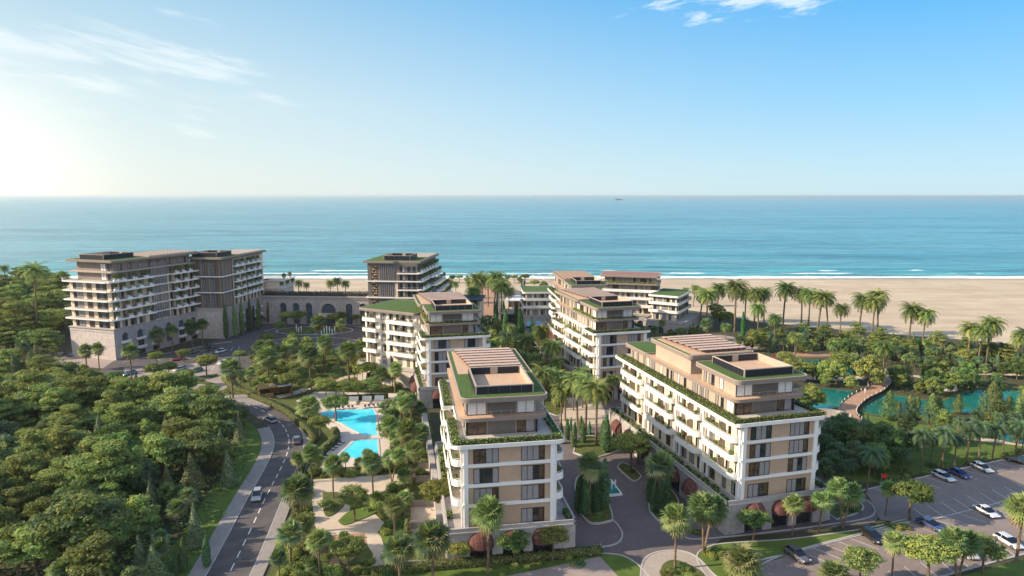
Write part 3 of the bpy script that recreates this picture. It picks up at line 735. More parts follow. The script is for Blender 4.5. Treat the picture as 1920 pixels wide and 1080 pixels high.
    for x in (q0-.1, q1-.1): m = MB(F); m.box(x, y0+1.15, ZC+.05, x+.3, y0+1.38, ZT-.62, 'frame'); b.part('column', m)
    railing(b, F, [(q1+.2, y0+3), (W-.5, y0+3)]+[(W+.3, y0+4), (W+.3, y0+14)], ZC+.05)
    m = MB(F); tp = rr(-.35, y0-.2, W-.55, D-1.2, (1.5, 1.5, .6, .6)); m.prism(tp, ZT-.62, ZT, 'taupe', 'deck'); b.part('terrace_slab', m)
    railing(b, F, [(q0+.6, y0+.15), (W-1.6, y0+.15), (W-.8, y0+1.2), (W-.8, y0+14)], ZT)
    if plants_left:
        m = MB(F)
        hbox(m, -.25, y0+1.6, ZT, .65, D*.55, ZT+.55, rg, 13, .2, ('leaf_olive', 'leaf_yellow', 'leaf_green')); hbox(m, .5, y0+.05, ZT, W-1.6, y0+.65, ZT+.45, rg, 13, .2); b.part('roof_hedge', m)
    # upper roofs
    for r_ in roofs:
        x0, ya, x1, yb, z, kind = r_[:6]; e = r_[6] if len(r_) > 6 else 1.5
        if kind in ('box', 'solar', 'plain', 'both'):
            pent_level(b, F, q0, max(ya+1.4, y0+1.4), q1, yb-1.0, ZT+.01, z-ZT-.72, 0 if ya < 6 else 3, fr=(ya < 6))
        rp = rr(x0, ya, x1, yb, (e, e, .8, .8))
        roof(b, F, rp, z)
        if kind in ('box', 'both'):
            roof_box(b, F, x0+2.7, ya+1.9, x1-2.2, ya+12.5 if kind == 'box' else ya+14.0, z+.03)
        if kind == 'both': solar_rows(b, F, x0+1.5, ya+15.2, x1-1.6, yb-1.6, z+.03, 8)
        if kind == 'solar': solar_rows(b, F, x0+1.6, ya+1.0, x1-1.4, yb-2.2, z+.03, 7)
    return b, F
ZS = (6.2, 10.2, 13.6, 17.0, 20.4)
GRP_APT = 'apartment blocks of the seaside resort'
# front centre block
oA = G(870, 947, 10.2)
A, FA = res_block('apartment_block', 'cream block nearest the camera beside the turquoise pool, roof of solar rows and lawn', oA, -9.4, 15.0, 36, ZS,
    [(0.3, 8.0, .8, 1.4), (10.4, 20.5, .8, 1.3), (23.0, 35.7, 1.2, 1.3)], [(.3, 8.0, 1.3, 1.0), (10.5, 20, 1, 1), (23, 33, 1, 1)],
    (-2.9, -.55, 18.6, 38), [(-.3, 1.7, 14.4, 35.2, 27.4, 'both', 1.5)], notch=(12.0, 19.5), hedge_left=1.4, left_arch=[])
oB = G(1388, 897, 10.2)
B, FB = res_block('apartment_block', 'long block on the right with a hedged roof edge and a dark screened roof terrace', oB, -14.64, 15.4, 50, ZS,
    [(.6, 12.6, 2.2, 1.5), (14.8, 27.0, .6, 1.4), (29.2, 37.6, .6, 1.4), (39.8, 49.7, .6, 1.5)], [(.3, 8, 1.3, 1), (10.5, 20, 1, 1), (23, 33, 1, 1), (36, 46, 1, 1)],
    (-2.9, -.55, 19.2, 52), [(-.3, 1.9, 14.9, 16.4, 27.4, 'box', 1.3), (-.3, 18.3, 14.9, 36.0, 28.0, 'solar', 1.0), (-.6, 37.0, 14.9, 48.6, 24.1, 'low', 1.0)], hedge_left=1.9)
# centre-left block with a wing
oC = G(804, 700, 10.2)
C, FC = res_block('apartment_block', 'angled block behind the pool palms, with a lower green-roofed wing to the left', oC, -13.0, 16.2, 34, ZS,
    [(4.0, 13.5, 1.2, 1.4), (15.5, 24, .8, 1.2), (25.8, 33.7, 1.0, 1.3)], [(.3, 8, 1.3, 1), (10.5, 20, 1, 1), (23, 33, 1, 1)],
    (-2.9, -.55, 19, 36), [(-.2, 1.8, 15.6, 14.8, 27.4, 'box', 1.2), (-1.4, 14.86, 14.8, 35.2, 27.5, 'plain', 1.2)], notch=(8.5, 31), hedge_left=1.2, plants_left=True)
solar_rows(C, FC, .2, 15.6, 14.0, 34.2, 27.53, 8)
roof_y = None
# the wing
FW = Fr(-47.6, 207.3, R(-28)); LW = 20.5; DW = 19
ZW = [6.2, 10.2, 13.6, 17.0, 20.4, 23.9]
m = MB(FW); m.prism([(0, 0), (LW+1, 0), (LW+4, DW), (0, DW)], 6.0, 23.2, 'cream', 'cream'); C.part('wall', m)
podium(C, FW, -2.2, -2.4, LW+2, DW+1, 6.2, [(6, 5.0, -.02, 1.2)], (), (), False, 'stone_warm')
C.nw = 20
balcony_side(C, FW, LW, ZW, [(-.9, 5.8, 1.8, .6), (9.4, LW-.2, .5, .5)], dep=2.0, seedname='wing')
roof(C, FW, rr(-1.6, -1.9, LW+.5, DW, (1.0, .6, .5, .5)), 24.1)
# centre-right block
oD = G(1121, 689, 10.2)
D_, FD = res_block('apartment_block', 'middle block behind the long right one, planted terraces stepping down its left side', oD, -14.8, 15.0, 39, ZS,
    [(.6, 12.0, 2.0, 1.5), (14.2, 27.5, .6, 1.4), (29.6, 38.7, .8, 1.5)], [(.3, 8, 1.3, 1), (10.5, 20, 1, 1), (23, 33, 1, 1)],
    (-2.9, -.55, 18.6, 41), [(-.2, 1.8, 14.6, 15.6, 27.4, 'box', 1.2), (-1.0, 16.2, 14.6, 38.0, 27.7, 'plain', 1.6)], notch=(6.5, 36), hedge_left=1.2, plants_left=True)
solar_rows(D_, FD, .6, 17.2, 13.2, 36.6, 27.73, 9)
# far block straight behind it
E_, FE = res_block('apartment_block', 'brown-roofed far block near the beach, behind the middle one', (21.6, 233.5), -5.5, 14.6, 43, ZS,
    [(.6, 14.0, 1.5, 1.3), (17, 28, 1, 1.3), (31, 42.5, 1, 1.4)], [(.3, 8, 1.3, 1), (12, 22, 1, 1), (26, 38, 1, 1)],
    (-2.9, -.55, 18, 45), [(-.2, 1.8, 14.2, 14.4, 27.4, 'box', 1.0), (-.4, 15.2, 14.2, 42.6, 27.7, 'plain', 1.0)], hedge_left=2.2)
m = MB(FE); m.box(.3, 16.2, 27.72, 13.2, 41.8, 27.95, 'awning_rib'); E_.part('roof_deck', m)
for k in range(24):
    m = MB(FE); y = 16.6+k*1.05; m.box(.5, y, 27.96, 13.0, y+.5, 28.12, 'deck'); E_.part('roof_louvre', m)
# right-hand green wing behind D (single low roof)
m = MB(FD); m.box(14.9, 30, 6.0, 24.5, 46, 20.3, 'taupe_light'); D_.part('wall', m)
roof(D_, FD, rr(14.75, 29.2, 25.5, 47, .6), 21.2)
podium(D_, FD, 19.2, 28.2, 26.5, 48, 6.1, (), (), (), False)

def small_block(name, label, o, azd, W, D, H0, slabs, zr, aw=None, group=GRP_APT, cornerr=1.2, pod=(-2.0, -1.6, 1.6, 1.0), lawn=True, wall='taupe_light'):
    b = Bld(name, o, label, group=group); F = Fr(o[0], o[1], -R(azd)); rg = b.rng
    podium(b, F, pod[0], pod[1], W+pod[2], D+pod[3], H0, [(c, 3.0, -.02, 1.4) for c in np.arange(3.5, W, 4.4)], [(c, 3.0, -.02, 1.4) for c in np.arange(4, D, 5.5)], [(c, 3.0, -.02, 1.4) for c in np.arange(4, D, 5.5)], bool(aw), awm=aw or 'awning')
    m = MB(F); m.box(0, 0, H0-.1, W, D, zr-.6, 'cream'); b.part('wall', m)
    Z = [H0]+list(slabs)+[zr]
    for z in Z[:-1]:
        for Q, L in ((F, W), (F.sub(0, D, -math.pi/2), D), (F.sub(W, 0, math.pi/2), D)):
            x = .6
            while x+1.4 < L: w = rg.choice((1.2, 2.0, 2.6)); w = min(w, L-.3-x); b.win(Q, x, z+.1, w, 2.4, 2); x += w+rg.choice((.7, 1.2))
    for z in slabs:
        m = MB(F); out = rr(-1.5, -1.5, W+1.5, D+.6, cornerr); m.prism(out, z-.4, z, 'white', 'terrace'); pl = shrink(out, .1); m.wall(pl, z, z+.85, .12, 'white', True); b.part('balcony', m)
        m = MB(F); bushes(m, W*.45, -1.2, z+.4, W-.5, -.8, rg, 8, h=.9, k=20); b.part('balcony_planting', m)
    r = rr(-1.6, -1.6, W+1.6, D+.7, cornerr); m = MB(F); m.prism(r, zr-.7, zr, 'white', 'white'); m.wall(shrink(r, .1), zr, zr+.12, .2, 'white', True); b.part('roof_slab', m)
    if lawn: m = MB(F); m.prism(shrink(r, .45), zr+.004, zr+.08, 'roof_lawn'); b.part('roof_lawn', m)
    return b, F
K_, FK = small_block('apartment_block', 'small white three-storey block with a flat green roof near the promenade', (6.4, 292.8), -3, 13.0, 18, 5.6, (9.4, 12.9), 16.5, aw='awning_blue')
F_, FF = small_block('apartment_block', 'far right block next to the sand, with a low green-roofed wing in front', (62.7, 285.5), 30, 11.0, 20, 5.4, (9.2, 12.8), 16.5, pod=(-3, -3, 4.5, 3))
FM = Fr(42.5, 300.6, R(-15)); WM, DM = 25.0, 16
m = MB(FM); m.box(0, 0, 5, WM, DM, 16, 'cream'); m.box(.8, 1.0, 16, WM-.8, DM-1, 22.6, 'taupe_light'); F_.part('wall', m)
podium(F_, FM, -2, -2, WM+2, DM+1, 5.6, [(c, 3, -.02, 1.4) for c in (4, 9, 14, 20)], (), (), False)
F_.nw = 40
for z in (9.2, 12.8, 16.3):
    m = MB(FM); out = rr(-1.3, -1.6, WM+1.0, DM, 1.3); m.prism(out, z-.4, z, 'white', 'terrace'); m.wall(shrink(out, .1), z, z+.85, .12, 'white', True); F_.part('balcony', m)
m = MB(FM); out = rr(-1.6, -1.4, WM+1.2, DM+.3, 1.3); m.prism(out, 19.2, 19.9, 'taupe', 'deck'); F_.part('terrace_slab', m)
m = MB(FM); hbox(m, -1.2, -1.1, 19.9, WM+.7, -.4, 20.5, F_.rng, 10, .25, ('leaf_green', 'leaf_olive')); F_.part('roof_hedge', m)
for zz in (5.8, 9.3, 12.9, 16.5, 20.0):
    x = .8+(zz > 16)*.4
    while x+1.6 < WM-.8: w = F_.rng.choice((1.4, 2.2, 3)); F_.win(FM.sub(0, 1.0 if zz > 16 else 0), x, zz+.1, w, 2.3, 2); x += w+1.0
roof(F_, FM, rr(-1.5, -1.4, WM+1.2, DM+.5, (1.2, 1.2, .6, .6)), 23.4, lawn=False)
for k in range(9):
    m = MB(FM); y = -.6+k*1.7; m.box(-.6, y, 23.42, WM+.4, y+1.0, 23.62, 'awning_rib'); F_.part('roof_louvre', m)

# hotel towers ----------------------------------------------------
def tower(label, o, azd, W, D, H0, slabs, zr, setback_from, front, side, side_arch, zfloor):
    b = Bld('hotel_tower', o, label, 'hotel', 'hotel towers round the forecourt'); F = Fr(o[0], o[1], -R(azd)); rg = b.rng
    FR_ = F.sub(W, 0, math.pi/2)
    mb = MB(F); mb.box(.62, .62, -.3, W-.62, D-.62, H0-.4, 'stone_dark')
    mb.add([(0, 0, -.3), (W, 0, -.3), (W, 0, H0), (0, 0, H0)], [(0, 1, 2, 3)], 'stone_warm'); mb.add([(0, D, -.3), (0, 0, -.3), (0, 0, H0), (0, D, H0)], [(0, 1, 2, 3)], 'stone_warm'); mb.add([(W, D, -.3), (0, D, -.3), (0, D, H0), (W, D, H0)], [(0, 1, 2, 3)], 'stone')
    mb.box(0, 0, H0, W, D, H0+.01, 'stone_plain')
    arch_wall(mb, FR_, D, -.3, H0, side_arch, .55, 'stone')
    for z, e in ((H0-1.5, .12), (H0-.35, .35)): mb.box(-e, -e, z, W+e, D+e, z+.28, 'stone_plain')
    b.part('podium', mb)
    return b, F, FR_
def tall_window(b, F, x, z, w, h, n, pat='g', rows=3):
    "one tall glazed bay with cross bars, rounded head"
    m = MB(F); pts = [(x, z), (x+w, z)]+[(x+w/2+w/2*math.cos(math.pi*i/8), z+h-w/2+w/2*math.sin(math.pi*i/8)) for i in range(9)]
    m.add([(px, -.05, pz) for px, pz in pts], [tuple(range(len(pts)))], 'glass_blue')
    for i in range(n+1): xx = x+w*i/n; m.box(xx-.06, -.22, z, xx+.06, -.06, z+h-w*.35, 'taupe_light')
    for j in range(1, rows*2): m.box(x, -.14, z+h*j/(rows*2)-.05, x+w, -.06, z+h*j/(rows*2)+.05, 'taupe')
    b.part('window', m); b.nw += 1
def tower_balc(b, FR_, s0, s1, z, dep=1.7, ends=(1.0, 1.0), white='white', cut=None):
    m = MB(FR_); out = rr(s0, -dep, s1, 0, (ends[0], ends[1], .01, .01)); m.prism(out, z-.35, z, white, 'terrace')
    pl = [(s0+.07, 0)]+[(x, y+.07) for x, y in out if y < -.05]+[(s1-.07, 0)]; m.wall(pl, z, z+.25, .12, white); m.wall(pl, z+.92, z+.98, .05, 'rail'); b.part('balcony', m)
    x = s0+1.4
    while x+1.9 < s1:
        m = MB(FR_); m.box(x, -dep+.1, z+.02, x+1.7, -dep+.75, z+.75, 'white'); b.part('planter', m)
        p = FR_.pt(x+.5, -dep+.45); POTS.append((p[0], p[1], z+.75, b.root, 1.45)); x += b.rng.choice((3.6, 4.6, 5.4))
# left tower
H0 = 11.7; SL = [15.2, 18.7, 22.2, 25.7, 29.1]
oL = (-165.9, 238.2)
sa = []
for s in (4.6, 11.2, 18.0, 31.0, 37.3): sa += [(s, 2.7, .3+5.9, 8.3)]
sa += [(24.6, 2.9, 2.0, 8.3)]
L1, FL1, FL1R = tower('left hotel tower with pale slab bands over a blank stone wall', oL, 18, 21.6, 42.0, H0, SL, 36.6, 29, 0, 0, sa, 3.5)
for s in (4.6, 11.2, 18.0, 31.0, 37.3):
    arch_glass(L1, FL1R, s, 2.7, 6.2, 8.3, 'arched_window', .5, 'glass_blue', 3)
    for z in (6.2, 2.9):
        m = MB(FL1R); m.prism(rr(s-1.9, -1.0, s+1.9, -.005, (.3, .3, .01, .01)), z-.3, z, 'white', 'white'); m.wall([(s-1.8, -.01), (s-1.8, -.9), (s+1.8, -.9), (s+1.8, -.01)], z, z+.7, .14, 'white'); L1.part('balcony', m)
    L1.win(FL1R, s-1.2, 3.0, 2.4, 2.5, 3, 'g'); 
    m = MB(FL1R); m.box(s-1.6, -.04, .2, s+1.6, -.004, 1.9, 'frame'); L1.part('garage_opening', m)
for s in (21.3, 27.8, 34): m = MB(FL1R); m.box(s-.6, -.15, -.2, s+.6, -.004, 9.9, 'stone_plain'); L1.part('pilaster', m)
W1, D1 = 21.6, 42.0
m = MB(FL1); m.box(.8, .8, H0, W1-.5, D1-.8, 28.8, 'hotel_beige'); m.box(3.2, 2.6, 28.8, W1-1.0, D1-3.5, 36, 'taupe'); L1.part('wall', m)
for z in [H0]+SL[:-1]:
    for f0, f1, n, v in ((.09, .32, 3, 4), (.42, .54, 2, 1), (.65, .90, 3, 'g')):
        L1.win(FL1.sub(.8, .8), f0*20.3, z+.15, (f1-f0)*20.3, 2.75, n, v)
for z in SL:
    m = MB(FL1); m.prism(rr(-.8, -1.1, W1-.2, D1-.4, .8), z-.5, z, 'white', 'terrace'); m.wall([(-.6, 12), (-.6, -.9), (W1-1.0, -.9)], z+.85, z+.9, .05, 'rail'); L1.part('floor_slab', m)
    for s0, s1, e in ((-.9, 18.2, (1.4, .6)), (27.0, 42.0, (.6, 1.2))): tower_balc(L1, FL1R.sub(0, .5), s0, s1, z, 2.3, e)
for z in [H0]+SL[:-1]:
    Q = FL1R.sub(0, .5); x = 1.0
    while x < 38.5:
        if 17.5 < x < 26.6: x = 26.8
        w = L1.rng.choice((1.5, 2.1, 2.6)); L1.win(Q, x, z+.12, w, 2.6, 2, L1.rng.choice((2, 3, 4, 'g'))); x += w+L1.rng.choice((1.3, 2.2))
for s in (18.6, 22.4): tall_window(L1, FL1R.sub(0, .42), s, H0+.4, 3.0, 23.0, 3, rows=6)
m = MB(FL1R.sub(0, .5)); m.box(18.2, -.25, H0, 18.5, -.002, 35.5, 'panel'); m.box(21.8, -.25, H0, 22.2, -.002, 35.5, 'panel'); m.box(25.6, -.25, H0, 25.9, -.002, 35.5, 'panel'); L1.part('pilaster', m)
for z in (29.1, 32.6):
    Q = FL1.sub(3.2, 2.6); L1.win(Q, 11.6, z+.1, 2.6, 2.7, 2, 'w'); L1.win(Q, 14.9, z+.1, 2.2, 2.7, 2, 'g')
    for x in (5, 9, 13.5, 28, 32, 35): L1.win(FL1R.sub(0, 1.0), x, z+.3, 1.5, 2.3, 2, L1.rng.choice((0, 2, 3)))
m = MB(FL1); m.prism(rr(1.2, 1.0, W1+.3, D1-1.5, .6), 32.1, 32.6, 'taupe_light', 'terrace'); m.wall([(1.4, 10), (1.4, 1.2), (W1-.5, 1.2)], 33.4, 33.46, .05, 'rail'); L1.part('floor_slab', m)
roof(L1, FL1, rr(.2, .3, W1+1.6, D1+.5, .6), 36.7, .7)
roof_box(L1, FL1, 4.8, 2.6, 16.5, 15.5, 36.73, 1.9)
m = MB(FL1); m.box(5.2, 17, 36.79, W1+.8, D1-.3, 37.0, 'taupe_light'); L1.part('roof_deck', m)
for k in range(15): m = MB(FL1); y = 17.6+k*1.6; m.box(5.6, y, 37.01, W1+.4, y+.9, 37.25, 'awning_rib2'); L1.part('roof_louvre', m)
for (u, v) in ((-.4, -.4), (.2, 12)): p = FL1.pt(u, v); POTS.append((p[0], p[1], 29.12, L1.root, 2.1))
for s in (3.0, 9.5, 14, 30, 37): p = FL1R.pt(s, -1.4); POTS.append((p[0], p[1], 29.3, L1.root, 1.7))
# second tower
oL2 = (-135.3, 269.3); W2, D2 = 14.2, 38.0; H2 = 13.2
sa = [(13.5, 3.2, -.02, 8.4), (19.5, 3.2, -.02, 8.4), (25.5, 3.2, -.02, 8.4), (31.5, 3.2, -.02, 8.4)]
L2, FL2, FL2R = tower('middle hotel tower with a louvred brown end, behind the forecourt cypresses', oL2, 5, W2, D2, H2, [], 34.4, 0, 0, 0, sa, 3.3)
for c, w, sl, sp in sa:
    arch_glass(L2, FL2R, c, w, sl, sp, 'arched_window', .5, 'glass_blue', 3)
    for z in (8.6, 5.0): m = MB(FL2R); m.prism(rr(c+.6, -.9, c+2.6, -.005, (.3, .3, .01, .01)), z-.3, z+.5, 'white', 'white'); L2.part('balcony', m)
    m = MB(FL2R); m.add([(c-.2, -.02, 3.9), (c+3.2, -.02, 3.9), (c+3.2, -2.2, 2.7), (c-.2, -2.2, 2.7), (c-.2, -.02, 3.75), (c+3.2, -.02, 3.75), (c+3.2, -2.2, 2.55), (c-.2, -2.2, 2.55)], [(3, 2, 1, 0), (4, 5, 6, 7), (0, 4, 7, 3), (1, 2, 6, 5), (2, 3, 7, 6)], 'metal_dark'); L2.part('canopy', m)
for c in (10.4, 16.5, 22.5, 28.5, 34.5): m = MB(FL2R); m.box(c-.5, -.22, -.2, c+.5, -.004, 11.4, 'stone_plain'); L2.part('pilaster', m)
m = MB(FL2); m.box(.4, .4, H2, W2-.4, D2-.4, 33.8, 'brown'); m.box(W2-.39, 9.5, H2, W2-.35, D2-.45, 33, 'hotel_beige'); L2.part('wall', m)
for z0, z1 in ((H2+.4, 19.5), (20.3, 26.2), (27.0, 33.2)):
    Q = FL2.sub(.4, .4)
    for x, w in ((1.2, .9), (4.3, 2.6), (7.8, 2.6)): tall_window(L2, Q, x, z0, w, z1-z0, 3 if w > 1 else 1, rows=2)
    for i in range(22):
        if (i % 11) in (3, 4, 5, 8, 9): continue
        m = MB(Q); x = .5+i*.58; m.box(x, -.3, z0, x+.10, -.004, z1, 'taupe_light' if i % 2 else 'brown'); L2.part('louvre', m)
    for x in (1.0, 3.6, 6.2): tall_window(L2, FL2R.sub(0, .4), x, z0, 1.5, z1-z0, 2, rows=2)
for z in (19.9, 26.6):
    m = MB(FL2); m.prism([(-.6, -.6), (W2+.5, -.6), (W2+.5, D2+5), (-.6, D2+5)], z-.32, z+.1, 'white', 'terrace'); L2.part('floor_slab', m)
for i, z in enumerate((16.6, 19.9, 23.2, 26.6, 29.9)):
    tower_balc(L2, FL2R.sub(0, .4), 9.6, 18.5, z, 1.6, (.6, .6)); tower_balc(L2, FL2R.sub(0, .4), 19.5, 35.0, z, 1.6, (.6, .6))
for z in (H2, 16.6, 19.9, 23.2, 26.7, 30.0):
    x = 10.4
    while x < 35: w = L2.rng.choice((1.6, 2.2)); L2.win(FL2R.sub(0, .34), x, z+.15, w, 2.4, 2, L2.rng.choice((0, 2, 3, 'g'))); x += w+1.6
for x in (10, 14.8, 19, 24, 29, 33.6): m = MB(FL2R.sub(0, .4)); m.box(x-.2, -.3, H2, x+.2, -.004, 33.4, 'taupe_light'); L2.part('pilaster', m)
roof(L2, FL2, rr(-1.2, -1.2, W2+1.2, D2+.8, .4), 34.5, .75)
roof_box(L2, FL2, 1.2, .8, 12, 13.0, 34.53, 2.0)
m = MB(FL2); m.box(.4, 14.5, 34.59, W2+.4, D2, 34.8, 'taupe_light'); L2.part('roof_deck', m)
# seaward annexe of the second tower
m = MB(FL2); m.box(W2-8, D2+.6, 0, W2+7, D2+16, 19.4, 'hotel_beige'); L2.part('annexe', m)
for z in (16.2, 19.6): m = MB(FL2); m.prism(rr(W2-9, D2+.3, W2+8.4, D2+17, .8), z, z+.4, 'white', 'terrace'); L2.part('floor_slab', m)
for k in range(5):
    p = FL2.pt(W2+7.4, D2+1.5+k*3.2); POTS.append((p[0], p[1], 20.02 if k % 2 else 16.62, L2.root, 2.0))
# third tower
oL3 = (-59.4, 262.0); W3, D3 = 21.5, 36.0; H3 = 12.6
L3, FL3, FL3R = tower('right hotel tower with lit orange shelf window, standing behind the angled block', oL3, 5.5, W3, D3, H3, [], 33.6, 0, 0, 0, [], 3.3)
m = MB(FL3); m.box(.4, .4, H3, W3-.4, D3-.4, 33.0, 'panel'); m.box(12.0, -.1, H3, 13.0, .39, 24.8, 'hotel_beige'); L3.part('wall', m)
for z0, z1 in ((H3+.2, 18.5), (19.3, 25.2), (26.0, 32.4)):
    Q = FL3.sub(.4, .4)
    for x, w in ((5.2, 2.4), (8.6, 2.4)): tall_window(L3, Q, x, z0, w, z1-z0, 3, rows=2)
m = MB(FL3.sub(.4, .4)); m.box(1.6, -.04, H3+.5, 4.0, -.004, 31.5, 'frame')
for k in range(17):
    z = H3+1.0+k*1.1; m.box(1.7, -.10, z, 3.9, -.041, z+.10, 'hotel_beige')
    for j in range(3):
        if (k*3+j*5) % 7 < 4: m.box(1.9+j*.7, -.085, z+.15, 2.25+j*.7, -.042, z+.6, 'lit_shelf')
L3.part('shelf_window', m)
for z in (18.9, 25.6):
    m = MB(FL3); m.prism([(-.5, -.6), (W3+.3, -.6), (W3+.3, D3), (-.5, D3)], z-.3, z+.12, 'white', 'terrace'); L3.part('floor_slab', m)
for z in (15.7, 22.2, 29.0):
    m = MB(FL3); m.prism(rr(13.2, -1.6, W3+1.2, .3, (.4, .8, .01, .01)), z-.35, z, 'white', 'terrace'); m.wall([(13.3, -1.5), (W3+.9, -1.5)], z+.9, z+.96, .05, 'rail'); L3.part('balcony', m)
for z in (H3, 15.7, 19.0, 22.2, 25.7, 29.0):
    L3.win(FL3.sub(.4, .4), 13.4, z+.2, 2.2, 2.4, 2, 4); L3.win(FL3.sub(.4, .4), 16.6, z+.2, 3.4, 2.4, 3, 'g')
    x = 1.0
    while x < 33: w = L3.rng.choice((1.6, 2.4)); L3.win(FL3R.sub(0, .4), x, z+.2, w, 2.4, 2, L3.rng.choice((2, 3, 'g'))); x += w+1.5
for i, z in enumerate((15.7, 18.9, 22.2, 25.6, 29.0)):
    e = max(0, (4-i))*1.1; tower_balc(L3, FL3R.sub(0, .4), -.5, 13, z, 2.0+e*.4, (.8, .6)); tower_balc(L3, FL3R.sub(0, .4), 14.5, 35+e*2, z, 2.0+e, (.8, .8))
roof(L3, FL3, [(-1, -1), (11.6, -1), (13, .6), (W3+.9, .6), (W3+.9, D3+.8), (-1, D3+.8)], 33.7, .75)
roof_box(L3, FL3, 6.4, 3.4, 17.5, 15.5, 33.73, 2.0)
m = MB(FL3); m.box(6, 17, 33.79, W3+.4, D3, 34.0, 'taupe_light'); L3.part('roof_deck', m)
# arcade hall between the towers
oH = (-119.6, 300.9); WH = 61.0
HL = Bld('arcade_hall', oH, 'grey stone arcade hall with tall arches and mauve roof planting', 'hall'); FH = Fr(oH[0], oH[1], R(-4))
ops = [(8.6+3.4, 3.1, .2, 8.6), (14.8+3.4, 3.1, .2, 8.6), (21+3.4, 3.1, .2, 8.6), (30.4+3.4, 6.8, .2, 6.6), (40.2+3.4, 3.1, .2, 8.6), (46.8+3.4, 3.1, .2, 8.6)]
mb = MB(FH); arch_wall(mb, FH, WH, -.3, 13.0, ops, .7, 'stone', 12); mb.box(0, .75, -.3, WH, 16, 12.9, 'stone_dark'); mb.box(0, 0, 13.0, WH, 16, 13.1, 'stone_plain')
mb.box(-.1, -.35, 12.2, WH, -.003, 12.5, 'stone_plain'); mb.box(-.1, -.5, 12.9, WH, .4, 13.5, 'stone_plain'); HL.part('wall', mb)
for c, w, sl, sp in ops:
    arch_glass(HL, FH, c, w, sl, sp, 'arched_window', .6, 'glass_blue', 4 if w < 5 else 7)
    m = MB(FH); n = 12
    for i in range(n):
        a, e = math.pi*i/n, math.pi*(i+1)/n; r = w/2+.25; m.tube((c+r*math.cos(a), -.12, sp+r*math.sin(a)), (c+r*math.cos(e), -.12, sp+r*math.sin(e)), .22, .22, 'stone_plain', 5)
    for sx in (-1, 1): m.box(c+sx*(w/2+.25)-.2, -.25, .2, c+sx*(w/2+.25)+.2, -.004, sp, 'stone_plain')
    HL.part('arch_moulding', m)
for x in (27.6, 28.8, 38.8, 40.0): m = MB(FH); m.box(x, -.3, -.2, x+.7, -.004, 12.15, 'stone_plain'); HL.part('pilaster', m)
m = MB(FH); m.add([(28.6, -4.4, 4.6), (39, -4.4, 4.6), (37.8, -.02, 5.6), (29.8, -.02, 5.6), (28.6, -4.4, 4.3), (39, -4.4, 4.3), (37.8, -.02, 4.9), (29.8, -.02, 4.9)], [(0, 1, 2, 3), (7, 6, 5, 4), (0, 4, 5, 1), (1, 5, 6, 2), (0, 3, 7, 4)], 'taupe_light')
for x in (29.4, 38.2): m.box(x-.15, -4.1, 0, x+.15, -3.8, 4.4, 'taupe_light')
HL.part('entrance_canopy', m)
m = MB(FH); rg = random.Random(5); P = []
for i in range(5200): P.append((rg.uniform(2, WH-1), rg.uniform(.8, 5.5), 13.2+rg.random()**.7*(1.7+.7*math.sin(i*.1)*math.sin(rg.random()*3))))
m.leaves(P, .32, ['flower_mauve', 'flower_mauve', 'flower_mauve', 'leaf_dark'], rg); m.box(2, 1.2, 13.1, WH-1, 5, 13.9, 'hedge_core'); HL.part('roof_planting', m)
# a dark slate pavilion roof beyond the pool block and beach pavilions
def pavilion(name, label, x, y, rz, w, d, h, roofm, wallm='taupe_light', flat=True, cat='pavilion'):
    b = Bld(name, (x, y), label, cat); F = Fr(x, y, rz)
    m = MB(F); 
    for i in (0, 1):
        for j in (0, 1): m.box(i*(w-.3), j*(d-.3), 0, i*(w-.3)+.3, j*(d-.3)+.3, h-.4, 'white')
    m.box(.5, d*.4, 0, w-.5, d-.4, h-.4, wallm); b.part('wall', m)
    m = MB(F); m.box(-.7, -.7, h-.4, w+.7, d+.7, h, roofm); 
    for k in range(int(w/1.2)): m.box(-.6+k*1.2, -.6, h, -.45+k*1.2, d+.6, h+.12, roofm)
    b.part('roof', m)
    for k in range(max(1, int(w/3))): b.win(F.sub(0, d*.4), .8+k*3, .3, 2.2, h-1.2, 2, 'g')
    return b
pavilion('terrace_pavilion', 'slate-roofed pavilion half hidden behind the angled block', -31, 286, R(-4), 17, 14, 14.0, 'dark_panel', 'hotel_beige')
pavilion('beach_pavilion', 'flat beige beach pavilion left of the small green-roofed block', -2.5, 340, 0, 13, 16, 5.0, 'white')
pavilion('beach_pavilion', 'second beach pavilion with a dark front, nearer the promenade', -5.5, 300, 0, 9.5, 12, 5.2, 'taupe_light', 'frame')
# ------------------------------------------------------------------ ground, beach, sea
XL = 12000
sm = MB(); sm.sheet([(-XL, -200), (XL, -200), (XL, 452), (-XL, 452)], 0, 'soil'); struct('ground', sm)
near = [(-XL, 405), (-330, 405), (-60, 405), (20, 372), (75, 352), (102, 330), (118, 306), (150, 285), (200, 262), (240, 215), (330, 180), (XL, 150)]
sm = MB()
for a, b in zip(near[:-1], near[1:]): sm.add([(a[0], a[1], .03), (b[0], b[1], .03), (b[0], 455, .03), (a[0], 455, .03)], [(0, 1, 2, 3)], 'sand')
sm.add([(-XL, 455, .03), (XL, 455, .03), (XL, 505, -2.6), (-XL, 505, -2.6)], [(0, 1, 2, 3)], 'sand'); struct('beach', sm)
sm = MB(); sm.sheet([(-60000, 470), (60000, 470), (60000, 60000), (-60000, 60000)], -1.25, 'sea'); struct('sea', sm)
